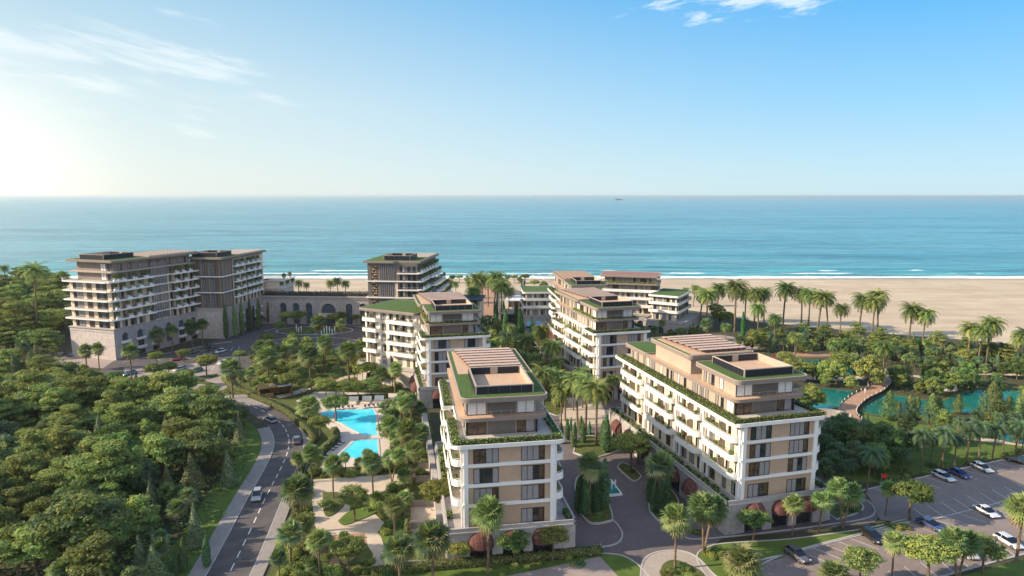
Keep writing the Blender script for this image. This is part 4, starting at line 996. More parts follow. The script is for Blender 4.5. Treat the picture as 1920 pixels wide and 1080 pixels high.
# ------------------------------------------------------------------ main road
road_c = g2((405, 1120), (432, 1072), (467, 1000), (500, 930), (526, 880), (540, 845), (541, 820), (529, 797), (507, 779), (473, 762), (432, 748), (385, 738), (330, 728), (270, 718), (225, 711))+[(-150, 214), (-185, 222), (-260, 232)]
RC = smooth_line([(-42.5, 80)]+road_c, 6)
sm = MB(); ribbon(sm, RC, -3.4, 3.4, .10, 'asphalt'); struct('road', sm)
sm = MB(); ribbon(sm, RC[:-60], -6.3, -3.55, .20, 'sidewalk', .0); struct('pavement', sm)
sm = MB(); ribbon(sm, RC[:52], 3.55, 5.6, .20, 'sidewalk', .0); struct('pavement', sm)
sm = MB(); ribbon(sm, RC[:-60], -3.55, -3.4, .22, 'kerb', .0); ribbon(sm, RC[:62], 3.4, 3.55, .22, 'kerb', .0); struct('kerb', sm)
sm = MB(); ribbon(sm, RC[:62], -12.0, -6.3, .05, 'lawn'); struct('grass_verge', sm)
# centre dashes
sm = MB(); L = 0.0; on = True; seg = []
def dense(P, st=.5):
    o = [P[0]]
    for a, b in zip(P[:-1], P[1:]):
        n = max(1, int(math.dist(a, b)/st))
        for i in range(1, n+1): o.append((a[0]+(b[0]-a[0])*i/n, a[1]+(b[1]-a[1])*i/n))
    return o
DR = dense(RC)
i = 0
while i < len(DR)-8:
    ribbon(sm, DR[i:i+5], -.10, .10, .112, 'paint'); i += 7
o_ = struct('road_marking', sm)
sm = MB(); ribbon(sm, DR, 3.12, 3.22, .112, 'paint'); ribbon(sm, DR, -3.22, -3.12, .112, 'paint')
# ------------------------------------------------------------------ hotel forecourt and its car park
fore = g2((205, 727), (180, 700), (215, 676), (300, 662), (365, 651), (430, 632), (500, 606), (600, 606), (700, 604), (760, 620), (700, 690), (640, 668), (560, 655), (520, 668), (470, 690), (425, 716), (470, 734), (520, 758), (470, 748), (400, 729), (300, 712))
sm = MB(); sm.sheet(fore, .12, 'asphalt'); struct('forecourt', sm)
lightp = g2((235, 716), (232, 690), (330, 690), (380, 678), (430, 676), (428, 708), (424, 735), (390, 735), (330, 722))
sm = MB(); sm.sheet(lightp, .15, 'paver_light'); struct('forecourt_paving', sm)
sm = MB(); sm.sheet(g2((378, 742), (410, 727), (440, 738), (500, 742), (520, 757), (500, 768), (440, 750)), .17, 'sidewalk'); struct('forecourt_paving', sm)
def ring(mb, c, rx, ry, z, wd, m, n=40, a0=0, a1=6.2832, z0=None):
    P = [(c[0]+rx*math.cos(a0+(a1-a0)*i/n), c[1]+ry*math.sin(a0+(a1-a0)*i/n)) for i in range(n+1)]
    return ribbon(mb, P, -wd/2, wd/2, z, m, z0)
def ell(c, rx, ry, n=36, rot=0.0):
    return [(c[0]+rx*math.cos(t)*math.cos(rot)-ry*math.sin(t)*math.sin(rot), c[1]+rx*math.cos(t)*math.sin(rot)+ry*math.sin(t)*math.cos(rot)) for t in [6.2832*i/n for i in range(n)]]
fc = G(590, 620)
sm = MB(); ring(sm, fc, 17, 9, .2, .5, 'kerb', z0=.1); ring(sm, G(690, 642), 9, 5, .2, .4, 'kerb', z0=.1); ring(sm, (fc[0]+6, fc[1]-22), 18, 7, .2, .4, 'kerb', z0=.1)
ribbon(sm, smooth_line(g2((495, 622), (520, 615), (545, 609), (600, 606), (660, 611), (690, 618))), -.2, .2, .2, 'kerb', .1)
ribbon(sm, smooth_line(g2((232, 680), (290, 668), (350, 656), (400, 646), (435, 641))), -.2, .2, .25, 'kerb', .1); struct('kerb', sm)
sm = MB(); sm.sheet(ell(fc, 15.5, 7.6), .19, 'bed'); struct('planting_bed', sm)
sm = MB(); sm.prism(ell(G(610, 626), 5.2, 3.2, 20), .1, .7, 'stone_plain', 'pond_water'); 
fb = tag(sm.build('fountain_basin', loc=G(610, 626)+(0,)), 'oval fountain basin with jets in front of the arcade entrance', 'fountain')
for (bx, by, rx, ry, rt) in ((335, 672, 7, 1.6, .35), (385, 657, 6, 1.5, .35), (392, 707, 3.2, 2.0, 0), (372, 718, 6.5, 1.7, -.35), (305, 712, 7, 1.4, -.45), (430, 737, 5.5, 3.0, .0)):
    c = G(bx, by); sm = MB(); sm.prism(ell(c, rx, ry, 24, rt), .1, .28, 'kerb', 'bed'); struct('planting_bed', sm)
# parking bays in the forecourt
sm = MB()
for k in range(9):
    p = G(265+k*17, 697-k*1.2); sm.sheet([(p[0], p[1]), (p[0]+.15, p[1]), (p[0]+1.6, p[1]-5), (p[0]+1.45, p[1]-5)], .162, 'paint')
for k in range(9):
    p = G(345+k*13, 671-k*2.6); sm.sheet([(p[0], p[1]), (p[0]+.15, p[1]), (p[0]+1.6, p[1]-5), (p[0]+1.45, p[1]-5)], .162, 'paint')
struct('road_marking', sm)
# ------------------------------------------------------------------ plaza between the front blocks
plaza = g2((1060, 1040), (1135, 1041), (1185, 1050), (1222, 1092), (1288, 1092), (1330, 1030), (1355, 1010), (1470, 1000), (1640, 980), (1660, 950), (1600, 925), (1545, 900), (1240, 650), (1180, 600), (1080, 560), (1010, 556), (955, 540), (885, 540), (875, 560), (880, 600), (940, 660), (980, 760), (1050, 940))
sm = MB(); sm.sheet(plaza, .06, 'paver'); struct('plaza', sm)
prom = g2((893, 592), (938, 592), (930, 560), (920, 536), (900, 536), (892, 560))
sm = MB(); sm.sheet(prom, .09, 'path_brick'); struct('promenade', sm)
sm = MB(); sm.sheet(g2((948, 612), (972, 612), (955, 560), (945, 545), (935, 545)), .09, 'path_tan'); struct('promenade', sm)
sm = MB(); sm.sheet(g2((1050, 800), (1140, 800), (1128, 745), (1048, 745)), .09, 'path_tan'); struct('plaza_paving', sm)
sm = MB(); sm.sheet(g2((1235, 655), (1420, 655), (1430, 640), (1350, 628), (1230, 632)), .09, 'paver_light'); struct('plaza_paving', sm)
def kerbline(mb, P, wd=.28, z=.22): return ribbon(mb, smooth_line(g2(*P), 8), -wd/2, wd/2, z, 'kerb', .03)
sm = MB(); kerbline(sm, [(1096, 1027), (1135, 1026), (1160, 1018), (1167, 1003), (1160, 988), (1150, 977)])
kerbline(sm, [(1284, 1008), (1300, 1012), (1350, 1009), (1450, 998), (1550, 985), (1620, 974), (1640, 962), (1632, 945), (1604, 930)], .2); struct('kerb', sm)
# front lawns
def lawn(name, P, z=.14, kerb=True, m='lawn', sm_k=6, base=.02):
    S = smooth_line(g2(*(P+[P[0]])), sm_k) if sm_k else g2(*P)
    if sm_k: S = S[:-1]
    mb = MB(); mb.prism(S, base, z, m, m); struct(name, mb)
    if kerb: mb = MB(); ribbon(mb, S+[S[0]], -.13, .13, z+.06, 'kerb', base); struct('kerb', mb)
lawn('lawn', [(700, 1115), (720, 1062), (815, 1052), (960, 1046), (1080, 1040), (1150, 1040), (1185, 1052), (1215, 1080), (1235, 1120), (1100, 1125)])
sm = MB(); sm.prism(g2((800, 1125), (905, 1092), (1125, 1046), (1175, 1100), (1200, 1140)), .1, .24, 'kerb', 'paver_light'); struct('terrace_paving', sm)
lawn('gravel_island', [(1200, 1120), (1203, 1062), (1215, 1044), (1240, 1035), (1275, 1034), (1305, 1045), (1335, 1075), (1360, 1110)], .16, True, 'gravel')
lawn('planting_bed', [(1238, 1085), (1242, 1062), (1262, 1052), (1290, 1060), (1320, 1080), (1318, 1108), (1260, 1108)], .26, False, 'bed')
lawn('lawn', [(1338, 1100), (1311, 1060), (1308, 1040), (1325, 1028), (1360, 1020), (1480, 1012), (1600, 996), (1655, 985), (1700, 975), (1690, 985), (1480, 1038), (1420, 1055), (1395, 1080), (1400, 1115)])
lawn('planting_bed', [(1568, 975), (1610, 962), (1618, 950), (1600, 940), (1570, 945), (1545, 955)], .18, True, 'bed')
lawn('planting_bed', [(1218, 960), (1214, 915), (1224, 905), (1262, 925), (1275, 960), (1262, 980), (1235, 978)], .35, True, 'bed')
lawn('planting_bed', [(1088, 965), (1078, 915), (1090, 895), (1130, 925), (1148, 970), (1140, 980), (1108, 983)], .35, True, 'bed')
lawn('planting_bed', [(1158, 878), (1165, 870), (1182, 876), (1200, 892), (1198, 900), (1184, 902)], .3, True, 'bed')
lawn('planting_bed', [(1075, 850), (1090, 820), (1150, 825), (1180, 835), (1150, 850), (1110, 860)], .3, True, 'bed')
lawn('planting_bed', [(1000, 760), (960, 690), (960, 640), (1000, 640), (1030, 700), (1050, 745), (1048, 780)], .2, True, 'bed')
lawn('planting_bed', [(935, 640), (925, 600), (948, 605), (990, 625), (1030, 640), (1020, 650), (970, 650)], .2, True, 'bed')
# small white-rimmed pool with a figure
pc = [G(1136, 903), G(1146, 903), G(1166, 930), G(1137, 932)]
sm = MB(); sm.prism([G(1132, 903), G(1147, 903), G(1167, 930), G(1136, 933)], .05, .5, 'white', 'white'); sm.sheet(shrink([G(1132, 903), G(1147, 903), G(1167, 930), G(1136, 933)], .35), .52, 'pond_water')
tag(sm.build('basin', loc=pc[0]+(0,)), 'small white-rimmed water basin in the shaded plaza', 'basin')
# ------------------------------------------------------------------ car park bottom right
park = g2((1470, 1045), (1487, 1035), (1608, 1003), (1700, 982), (1650, 975), (1640, 950), (1622, 922), (1640, 915), (1700, 902), (1800, 880), (1960, 846), (2300, 790), (2400, 900), (1960, 1030), (1920, 1041), (1790, 1076), (1650, 1125), (1400, 1125), (1420, 1062))
sm = MB(); sm.sheet(park, .08, 'paver_car'); struct('car_park', sm)
sm = MB(); ribbon(sm, smooth_line(g2((1420, 1062), (1487, 1035), (1608, 1003), (1742, 968))), -.14, .14, .2, 'kerb', .02); ribbon(sm, smooth_line(g2((1618, 920), (1700, 902), (1800, 880), (1960, 846))), -.14, .14, .2, 'kerb', .02); ribbon(sm, smooth_line(g2((1650, 1120), (1790, 1075), (1920, 1040), (2000, 1018))), -.14, .14, .2, 'kerb', .02)
struct('kerb', sm)
sm = MB()
def bays(P0, P1, n, ln, side):
    a, b = G(*P0), G(*P1); d = Vector((b[0]-a[0], b[1]-a[1])); l = d.length; d /= l; nn = Vector((d.y, -d.x))*side; nn = (nn+d*.35).normalized()
    for i in range(n+1):
        p = Vector(a)+d*(l*i/n); q = p+nn*ln; t = d*.06
        sm.sheet([(p.x-t.x, p.y-t.y), (p.x+t.x, p.y+t.y), (q.x+t.x, q.y+t.y), (q.x-t.x, q.y-t.y)], .10, 'paint')
bays((1500, 1034), (1742, 972), 11, 4.8, 1); bays((1640, 917), (1915, 860), 12, 4.8, 1)
bays((1742, 976), (1985, 916), 10, 4.6, 1); bays((1742, 976), (1985, 916), 10, 4.6, -1); bays((1700, 1105), (1985, 1022), 10, 4.8, -1)
a, b = G(1735, 978), G(1985, 915); d = Vector((b[0]-a[0], b[1]-a[1])).normalized()*.06; sm.sheet([(a[0]+d.y, a[1]-d.x), (b[0]+d.y, b[1]-d.x), (b[0]-d.y, b[1]+d.x), (a[0]-d.y, a[1]+d.x)], .102, 'paint')
struct('road_marking', sm)
lawn('lawn', [(1700, 1110), (1800, 1082), (1925, 1048), (2050, 1010), (2100, 1120)], .15, False)
# garden right of the long block
lawn('lawn', [(1540, 850), (1545, 780), (1600, 775), (1720, 795), (1800, 800), (1925, 790), (2050, 800), (2050, 830), (1930, 850), (1800, 872), (1700, 893), (1620, 905), (1560, 880)], .06, False, 'lawn', 4)
# ponds
def pond(name, P, z=.09):
    S = smooth_line(g2(*(P+[P[0]])), 8)[:-1]
    mb = MB(); mb.sheet(S, z, 'pond_water'); struct(name, mb)
    mb = MB(); ribbon(mb, S+[S[0]], -.5, .35, z+.05, 'bed', 0); struct('pond_bank', mb)
pond('pond', [(1612, 772), (1625, 757), (1655, 740), (1700, 745), (1760, 752), (1800, 738), (1850, 728), (1920, 732), (2020, 745), (2030, 785), (1900, 778), (1800, 775), (1740, 778), (1700, 782), (1640, 778)])
pond('pond', [(1500, 740), (1520, 728), (1560, 730), (1605, 735), (1600, 748), (1580, 762), (1545, 770), (1500, 765)])
pond('pond', [(1448, 690), (1470, 678), (1560, 676), (1620, 690), (1600, 702), (1500, 700)])
pond('pond', [(1850, 812), (1930, 806), (2050, 815), (2040, 836), (1900, 830)])
sm = MB(); ribbon(sm, smooth_line(g2((1690, 812), (1760, 816), (1850, 826), (1950, 838), (2050, 850))), -1.3, 1.3, .12, 'path_tan'); ribbon(sm, smooth_line(g2((1470, 706), (1560, 712), (1640, 706), (1700, 705), (1760, 712), (1830, 722))), -1.6, 1.6, .12, 'path_tan')
ribbon(sm, smooth_line(g2((1770, 690), (1810, 700), (1870, 702), (1950, 706), (2050, 712))), -1.4, 1.4, .12, 'path_tan'); ribbon(sm, smooth_line(g2((1640, 706), (1645, 690), (1600, 680))), -2.5, 2.5, .13, 'paver_light'); struct('path', sm)
sm = MB(); sm.prism(g2((1452, 672), (1570, 670), (1560, 664), (1470, 664)), .05, .7, 'deck', 'path_brick'); struct('terrace_paving', sm)
sm = MB(); sm.prism(g2((1605, 680), (1640, 680), (1640, 672), (1605, 672)), .05, .6, 'path_tan', 'deck_stone'); struct('terrace_paving', sm)
# curved footbridge
BC = smooth_line(g2((1625, 826), (1608, 800), (1590, 783), (1592, 768), (1612, 750), (1640, 736), (1655, 722), (1655, 712)), 7)
ob = empty('footbridge', BC[20]+(0,), 'curved brick-red footbridge with pale posts across the turquoise pond', 'footbridge')
mb = MB(); ribbon(mb, BC, -2.2, 2.2, 1.0, 'path_brick', .3); mb.build('bridge_deck', ob)
for sd in (-2.2, 2.2):
    mb = MB(); ribbon(mb, offs(BC, sd), -.12, .12, 1.12, 'frame', .25); mb.build('edge_beam', ob)
    O = dense(offs(BC, sd), 1.0)
    for p in O[::2]:
        mb = MB(); mb.box(p[0]-.09, p[1]-.09, 1.12, p[0]+.09, p[1]+.09, 1.75, 'pot_white'); mb.build('post', ob)
rw = G(1553, 800); mb = MB(); P = ell(rw, 6.0, 5.0, 30)
mb.wall(P[:26], 0, 3.2, .5, 'stone_round'); mb.prism(ell(rw, 5.4, 4.4, 24), .0, 1.2, 'stone_round', 'paver'); 
tag(mb.build('round_wall', loc=rw+(0,)), 'round rough stone lookout wall at the near end of the footbridge', 'stone wall')
# ------------------------------------------------------------------ pool garden
gard = g2((470, 745), (425, 716), (425, 690), (470, 650), (560, 640), (640, 662), (700, 690), (790, 700), (830, 900), (832, 1060), (700, 1130), (480, 1130), (520, 1040), (555, 960), (572, 880), (588, 840), (590, 810), (560, 780), (520, 757))
sm = MB(); sm.sheet(gard, .04, 'bed'); struct('garden_bed', sm)
sm = MB(); sm.sheet(g2((555, 752), (590, 735), (745, 738), (742, 800), (742, 870), (600, 880), (590, 868), (640, 822), (612, 800), (596, 778)), .10, 'deck_stone'); struct('pool_deck', sm)
def pool(P, label):
    S = g2(*P); mb = MB(); mb.sheet(S, .16, 'pool_water'); ribbon(mb, S+[S[0]], -.22, .22, .22, 'deck_stone', .08)
    o = mb.build('swimming_pool', loc=S[0]+(0,)); o['kind'] = 'structure'; return o
pool([(624, 770), (662, 769), (700, 767), (706, 778), (709, 818), (685, 819), (652, 803), (640, 795), (618, 788), (597, 780), (602, 774)], '')
pool([(665, 827), (709, 824), (712, 862), (668, 862), (632, 856)], '')
lawn('pool_step', [(606, 787), (618, 784), (628, 787), (622, 793), (610, 791)], .25, False, 'deck_stone')
sm = MB(); sm.prism(g2((627, 771), (630, 771), (628, 792), (625, 793)), .1, .24, 'kerb'); sm.prism(g2((655, 817), (712, 818), (716, 823), (660, 825)), .1, .26, 'deck_stone'); struct('pool_coping', sm)
# paths through the lower garden
sm = MB(); sm.sheet(g2((585, 938), (588, 900), (745, 890), (755, 905), (700, 930), (660, 945), (650, 975), (700, 962), (725, 985), (712, 1000), (722, 1030), (735, 1060), (700, 1095), (695, 1060), (700, 1040), (680, 1010), (600, 1005), (590, 985)), .09, 'path_tan'); struct('path', sm)
sm = MB(); sm.sheet(g2((622, 1005), (682, 1000), (690, 1025), (650, 1060), (618, 1060)), .12, 'path_brick'); struct('path', sm)
sm = MB(); ribbon(sm, smooth_line(g2((480, 700), (540, 712), (600, 720), (660, 706), (720, 712))), -1.5, 1.5, .09, 'path_tan'); ribbon(sm, smooth_line(g2((520, 745), (560, 735), (590, 722))), -1.6, 1.6, .09, 'deck_stone'); ribbon(sm, smooth_line(g2((640, 900), (700, 905), (760, 900))), -1.5, 1.5, .095, 'path_tan'); struct('path', sm)
lawn('planting_bed', [(605, 925), (635, 925), (650, 935), (640, 955), (615, 970), (606, 955)], .24, False, 'bed')
lawn('planting_bed', [(634, 978), (660, 958), (700, 952), (705, 962), (670, 978), (645, 986)], .24, False, 'lawn')
lawn('lawn', [(708, 1000), (730, 975), (765, 985), (768, 1035), (735, 1030)], .2, False)
# walled private gardens beside block A
for (a, b, c, d) in (((766, 1030), (822, 1026), (820, 990), (767, 993)), ((767, 991), (819, 988), (817, 950), (768, 952)), ((770, 905), (815, 903), (812, 880), (771, 882)), ((772, 880), (812, 878), (808, 845), (772, 846))):
    P = g2(a, b, c, d); mb = MB(); mb.wall(P, 0, 1.5, .25, 'sidewalk', True); mb.sheet(P, .14, 'path_tan')
    tag(mb.build('garden_wall', loc=P[0]+(0,)), 'low wall round a paved private garden, %s beside the front block' % {766: 'nearest the camera', 767: 'second from the camera', 770: 'third from the camera', 772: 'farthest back'}[a[0]], 'garden wall')
sm = MB(); ribbon(sm, g2((829, 1000), (822, 940), (808, 850), (798, 790)), -1.0, .2, 3.4, 'stone_plain', 0); t_ = tag(sm.build('retaining_wall', loc=G(829, 1000)+(0,)), 'long pale retaining wall running back along the front block, planted on top', 'wall')
# left road behind the wood, small car parks
sm = MB(); ribbon(sm, smooth_line([(-126, 206), (-150, 214), (-185, 222), (-260, 232)]), 8, 24, .07, 'paver_light'); ribbon(sm, smooth_line(g2((-60, 620), (20, 612), (110, 612))), -4, 4, .07, 'paver_light'); struct('path', sm)
# ------------------------------------------------------------------ plants: prototypes (unit: metres), then copies
def new_root(name, label, cat): return empty(name, (0, -400, 0), label, cat)
PROTO = {}
def proto(key, name, cat, parts, H):
    r = new_root(name, 'x', cat); r.location = (0, 0, 0); r['_w'] = (0, 0, 0)
    for pn, mb, smt in parts:
        if mb is not None: mb.build(pn, r, smt)
    reg(r); PROTO[key] = (r, H); return r
def np_leaves(P, N, size, mats, rg, asp=.55, spread=.6):
    n = len(P); P = np.array(P); N = np.array(N)+rg.normal(0, spread, (n, 3)); N /= np.linalg.norm(N, axis=1)[:, None]+1e-9
    A = np.cross(N, rg.normal(0, 1, (n, 3))); A /= np.linalg.norm(A, axis=1)[:, None]+1e-9; B = np.cross(N, A)
    z = size*rg.uniform(.6, 1.35, (n, 1)); A *= z; B *= z*asp
    V = np.stack([P-A, P+B, P+A, P-B], 1).reshape(-1, 3); return V, rg.integers(0, len(mats), n)
class LeafMB(MB):
    "crown mesh: many leaf faces plus optional twigs"
    def __init__(s): MB.__init__(s); s.LV = []; s.LM = []
    def cloud(s, P, N, size, mats, rg, asp=.55, spread=.6):
        V, k = np_leaves(P, N, size, mats, rg, asp, spread); idx = np.array([s.mi(m) for m in mats]); s.LV.append(V); s.LM.append(idx[k])
    def mesh(s, name, off=(0, 0, 0), smooth=False):
        if not s.LV: return MB.mesh(s, name, off, smooth)
        LV = np.concatenate(s.LV); base = len(s.V); V = np.concatenate([np.array(s.V).reshape(-1, 3), LV]) if base else LV; V = V-np.array(off)
        nl = len(LV)//4; fl = np.arange(nl*4)+base
        me = bpy.data.meshes.new(name); me.vertices.add(len(V)); me.vertices.foreach_set('co', V.astype(np.float32).ravel())
        li = [i for f in s.Fc for i in f]; ls = [len(f) for f in s.Fc]
        loops = np.concatenate([np.array(li, dtype=np.int64), fl]) if li else fl
        tot = np.concatenate([np.array(ls, dtype=np.int64), np.full(nl, 4)]) if ls else np.full(nl, 4)
        me.loops.add(len(loops)); me.loops.foreach_set('vertex_index', loops.astype(np.int32))
        st = np.concatenate([[0], np.cumsum(tot)[:-1]]); me.polygons.add(len(tot)); me.polygons.foreach_set('loop_start', st.astype(np.int32)); me.polygons.foreach_set('loop_total', tot.astype(np.int32))
        for m in s.mats: me.materials.append(MATS[m])
        mi = np.concatenate([np.array(s.M, dtype=np.int64)]+s.LM) if s.M else np.concatenate(s.LM)
        me.polygons.foreach_set('material_index', mi.astype(np.int32)); me.update(calc_edges=True); me.validate(); return me
    def build(s, name, parent=None, smooth=False, loc=None):
        if not s.Fc and not s.LV: return None
        off = tuple(parent['_w']) if parent is not None else (loc or (0, 0, 0))
        o = bpy.data.objects.new(name, s.mesh(name, off, smooth)); col.objects.link(o)
        if parent is not None: o.parent = parent; o['_w'] = off
        else: o.location = off
        return o
def clump(mb, c, r, n, size, mats, rg, flat=1.0, shell=.55):
    d = rg.normal(0, 1, (n, 3)); d /= np.linalg.norm(d, axis=1)[:, None]; q = rg.uniform(shell, 1.0, (n, 1))**.6
    P = np.array(c)+d*q*np.array([r, r, r*flat]); N = d*np.array([1, 1, 1/flat])+np.array([0, 0, .35]); mb.cloud(P, N, size, mats, rg)
def trunk_limbs(th, r, ends, m='bark'):
    mb = MB(); p = (0, 0, -.2)
    mb.tube(p, (.1, 0, th*.5), r, r*.8, m, 7); mb.tube((.1, 0, th*.5), (0, .08, th), r*.8, r*.55, m, 7)
    for e in ends: mid = (e[0]*.45, e[1]*.45, th+(e[2]-th)*.55); mb.tube((0, .05, th*.92), mid, r*.38, r*.25, m, 5); mb.tube(mid, e, r*.25, r*.08, m, 4)
    return mb
def broad(key, seed, H, Rr, mats, K, flat, th, n=170, size=.30, layered=False, name='broadleaf_tree'):
    rg = np.random.default_rng(seed); mb = LeafMB(); ends = []
    zc = (H+th)/2; rz = (H-th)/2
    for k in range(int(K*1.7)):
        a = rg.uniform(0, 6.283); u = rg.uniform(-.75, 1.0); q = math.sqrt(max(0, 1-u*u))*rg.uniform(.55, 1.0)
        if layered: u = -.3+1.25*round(rg.uniform(0, 3))/3*.95; q = math.sqrt(max(0, 1-max(u, 0)**2))*rg.uniform(.3, 1)
        c = (math.cos(a)*Rr*q*.88, math.sin(a)*Rr*q*.88, zc+rz*u*.88); cr = Rr*rg.choice([.14, .18, .24, .32])
        clump(mb, c, cr, int(n*(cr/Rr/.29)**1.7*.8), size*.88, [mats[k % len(mats)], mats[k % len(mats)], mats[(k+1) % len(mats)]], rg, flat*rg.uniform(.7, 1.2), .25)
        if k % 3 == 0: ends.append(c)
    clump(mb, (0, 0, zc), Rr*.55, n, size*1.2, [mats[-1]], rg, rz/Rr, .3)
    proto(key, name, 'tree', [('trunk', trunk_limbs(th*1.1, .10+H*.018, ends), False), ('crown', mb, False)], H)
broad('b1', 1, 10.5, 4.6, ['leaf_olive', 'leaf_green', 'leaf_olive', 'leaf_green'], 40, .55, 2.2, 190, .27, True, 'feathery_tree')
broad('b2', 2, 9.0, 4.0, ['leaf_green', 'leaf_dark', 'leaf_green'], 34, .75, 1.8, 190, .27)
broad('b3', 3, 11.5, 4.3, ['leaf_olive', 'leaf_yellow', 'leaf_green', 'leaf_olive'], 42, .5, 2.6, 180, .26, True, 'feathery_tree')
broad('b4', 4, 8.0, 3.6, ['leaf_blue', 'leaf_dark', 'leaf_blue'], 30, .8, 1.6, 190, .25)
broad('b5', 5, 9.5, 4.9, ['leaf_olive', 'leaf_blue', 'leaf_green'], 44, .45, 2.4, 170, .25, True, 'feathery_tree')
broad('b6', 6, 7.0, 3.3, ['leaf_green', 'leaf_olive', 'leaf_yellow'], 26, .8, 1.3, 190, .26)
broad('b7', 17, 9.5, 3.6, ['leaf_yellow', 'leaf_olive', 'leaf_olive', 'leaf_green'], 34, .6, 1.8, 170, .24, True, 'feathery_tree')
broad('ol', 16, 6.5, 2.8, ['leaf_blue', 'leaf_olive', 'leaf_blue'], 28, .75, 1.5, 130, .2, name='olive_tree')
broad('um', 7, 5.4, 2.7, ['leaf_olive', 'leaf_green', 'leaf_olive', 'leaf_yellow'], 46, .5, 3.3, 110, .17, name='umbrella_tree')
broad('um2', 8, 5.8, 3.0, ['leaf_green', 'leaf_dark', 'leaf_olive'], 50, .55, 3.2, 110, .17, name='umbrella_tree')
def conifer(key, seed, H, Rr, mats, n=2600):
    rg = np.random.default_rng(seed); mb = LeafMB(); P = []; N = []
    for _ in range(n):
        t = rg.random()**.7; z = H*(1-t*.92)+.1; ly = (z*2.2) % 1.0; r = Rr*t*(.72+.33*ly)*rg.uniform(.75, 1.05); a = rg.uniform(0, 6.283); r *= 1+.16*math.sin(a*5+z*3)
        P.append((r*math.cos(a), r*math.sin(a), z-.10*r)); N.append((math.cos(a), math.sin(a), .9))
    mb.cloud(P, N, .20, mats, rg, .35, .45); tr = MB(); tr.tube((0, 0, -.2), (0, 0, H*.9), .14, .03, 'bark', 6)
    proto(key, 'conifer_tree', 'tree', [('trunk', tr, False), ('crown', mb, False)], H)
conifer('c1', 21, 8.5, 2.1, ['leaf_conifer', 'leaf_blue']); conifer('c2', 22, 7.0, 2.3, ['leaf_conifer', 'leaf_olive', 'leaf_conifer'])
def cypress(key, seed, H, Rr, mats, n=1900, name='cypress_tree', ragged=.1):
    rg = np.random.default_rng(seed); mb = LeafMB(); P = []; N = []
    for _ in range(n):
        t = rg.random(); z = .25+(H-.25)*t; r = Rr*(min(1, t*6+.35))*(1-max(0, t-.35)**1.8*1.9)*rg.uniform(.8, 1+ragged); r = max(.04, r); a = rg.uniform(0, 6.283); r *= 1+ragged*math.sin(a*3+z*2.2)
        P.append((r*math.cos(a), r*math.sin(a), z)); N.append((math.cos(a), math.sin(a), .4))
    mb.cloud(P, N, .17, mats, rg, .45, .5)
    tr = MB(); tr.tube((0, 0, -.2), (0, 0, H*.8), .12, .03, 'bark', 6)
    proto(key, name, 'tree', [('trunk', tr, False), ('crown', mb, False)], H)
cypress('cy', 31, 6.5, .70, ['leaf_cypress', 'leaf_dark']); cypress('cyn', 34, 6.5, .38, ['leaf_cypress', 'leaf_green']); cypress('cyb', 32, 5.5, .42, ['leaf_bright'])
cypress('col', 33, 6.5, 1.15, ['leaf_olive', 'leaf_green', 'leaf_cypress'], 2300, 'columnar_tree', .35)
def date_palm(key, seed, H, nf=44, fl=3.1, mats=('palm_green', 'leaf_olive'), fat=.19, droop=1.0, name='date_palm'):
    rg = np.random.default_rng(seed); tr = MB(); z = -.2; k = 14; lean = rg.uniform(-.4, .4, 2)
    for i in range(k):
        t0, t1 = i/k, (i+1)/k; p = (lean[0]*t0*t0, lean[1]*t0*t0, -.2+(H-fl*.35)*t0); q = (lean[0]*t1*t1, lean[1]*t1*t1, -.2+(H-fl*.35)*t1)
        tr.tube(p, q, fat*(1.12-.2*t0), fat*(.98-.2*t0), 'palm_bark', 8)
    top = np.array([lean[0], lean[1], H-fl*.38]); cr = LeafMB(); dry = LeafMB()
    for f in range(nf):
        a = f*2.39996+rg.uniform(-.15, .15); e0 = 1.35-1.75*(f/nf)**.9+rg.uniform(-.12, .12); L = fl*rg.uniform(.85, 1.08); pts = []; p = top.copy(); e = e0
        ns = 9
        for i in range(ns+1):
            pts.append(p.copy()); d = np.array([math.cos(a)*math.cos(e), math.sin(a)*math.cos(e), math.sin(e)]); p = p+d*L/ns; e -= .17*droop*(1+.4*i/ns)
        mm = 'palm_dry' if f > nf*.94 else (mats[0] if f % 3 else mats[1]); k_ = cr.mi(mm); side = np.array([-math.sin(a), math.cos(a), 0.0])
        for i in range(ns): cr.tube(tuple(pts[i]), tuple(pts[i+1]), .035*(1-i/ns)+.01, .03*(1-i/ns)+.006, mm, 3)
        m_ = 30
        for j in range(2, m_):
            t = j/m_*ns; i = min(int(t), ns-1); c = pts[i]+(pts[i+1]-pts[i])*(t-i); d = pts[i+1]-pts[i]; d = d/np.linalg.norm(d); ll = L*.23*math.sin(min(1, .25+j/m_)*math.pi*.93)**.6+.08
            for s in (-1, 1):
                v = side*s*.80+d*.55+np.array([0, 0, -.34]); v = v/np.linalg.norm(v)*ll; w = d*.045
                cr.add([tuple(c-w), tuple(c+w), tuple(c+v+w*.3), tuple(c+v-w*.3)], [(0, 1, 2, 3)], mm)
    proto(key, name, 'palm tree', [('trunk', tr, False), ('crown', cr, False)], H)
date_palm('d1', 41, 10, 58, 3.3, droop=1.15); date_palm('d2', 42, 9.0, 52, 3.1, ('palm_green', 'leaf_yellow'), .18); date_palm('d3', 43, 8.5, 34, 3.3, ('palm_blue', 'palm_green'), .17, 1.25, 'feather_palm')
date_palm('d4', 44, 16, 46, 3.4, ('palm_green', 'leaf_yellow'), .17)
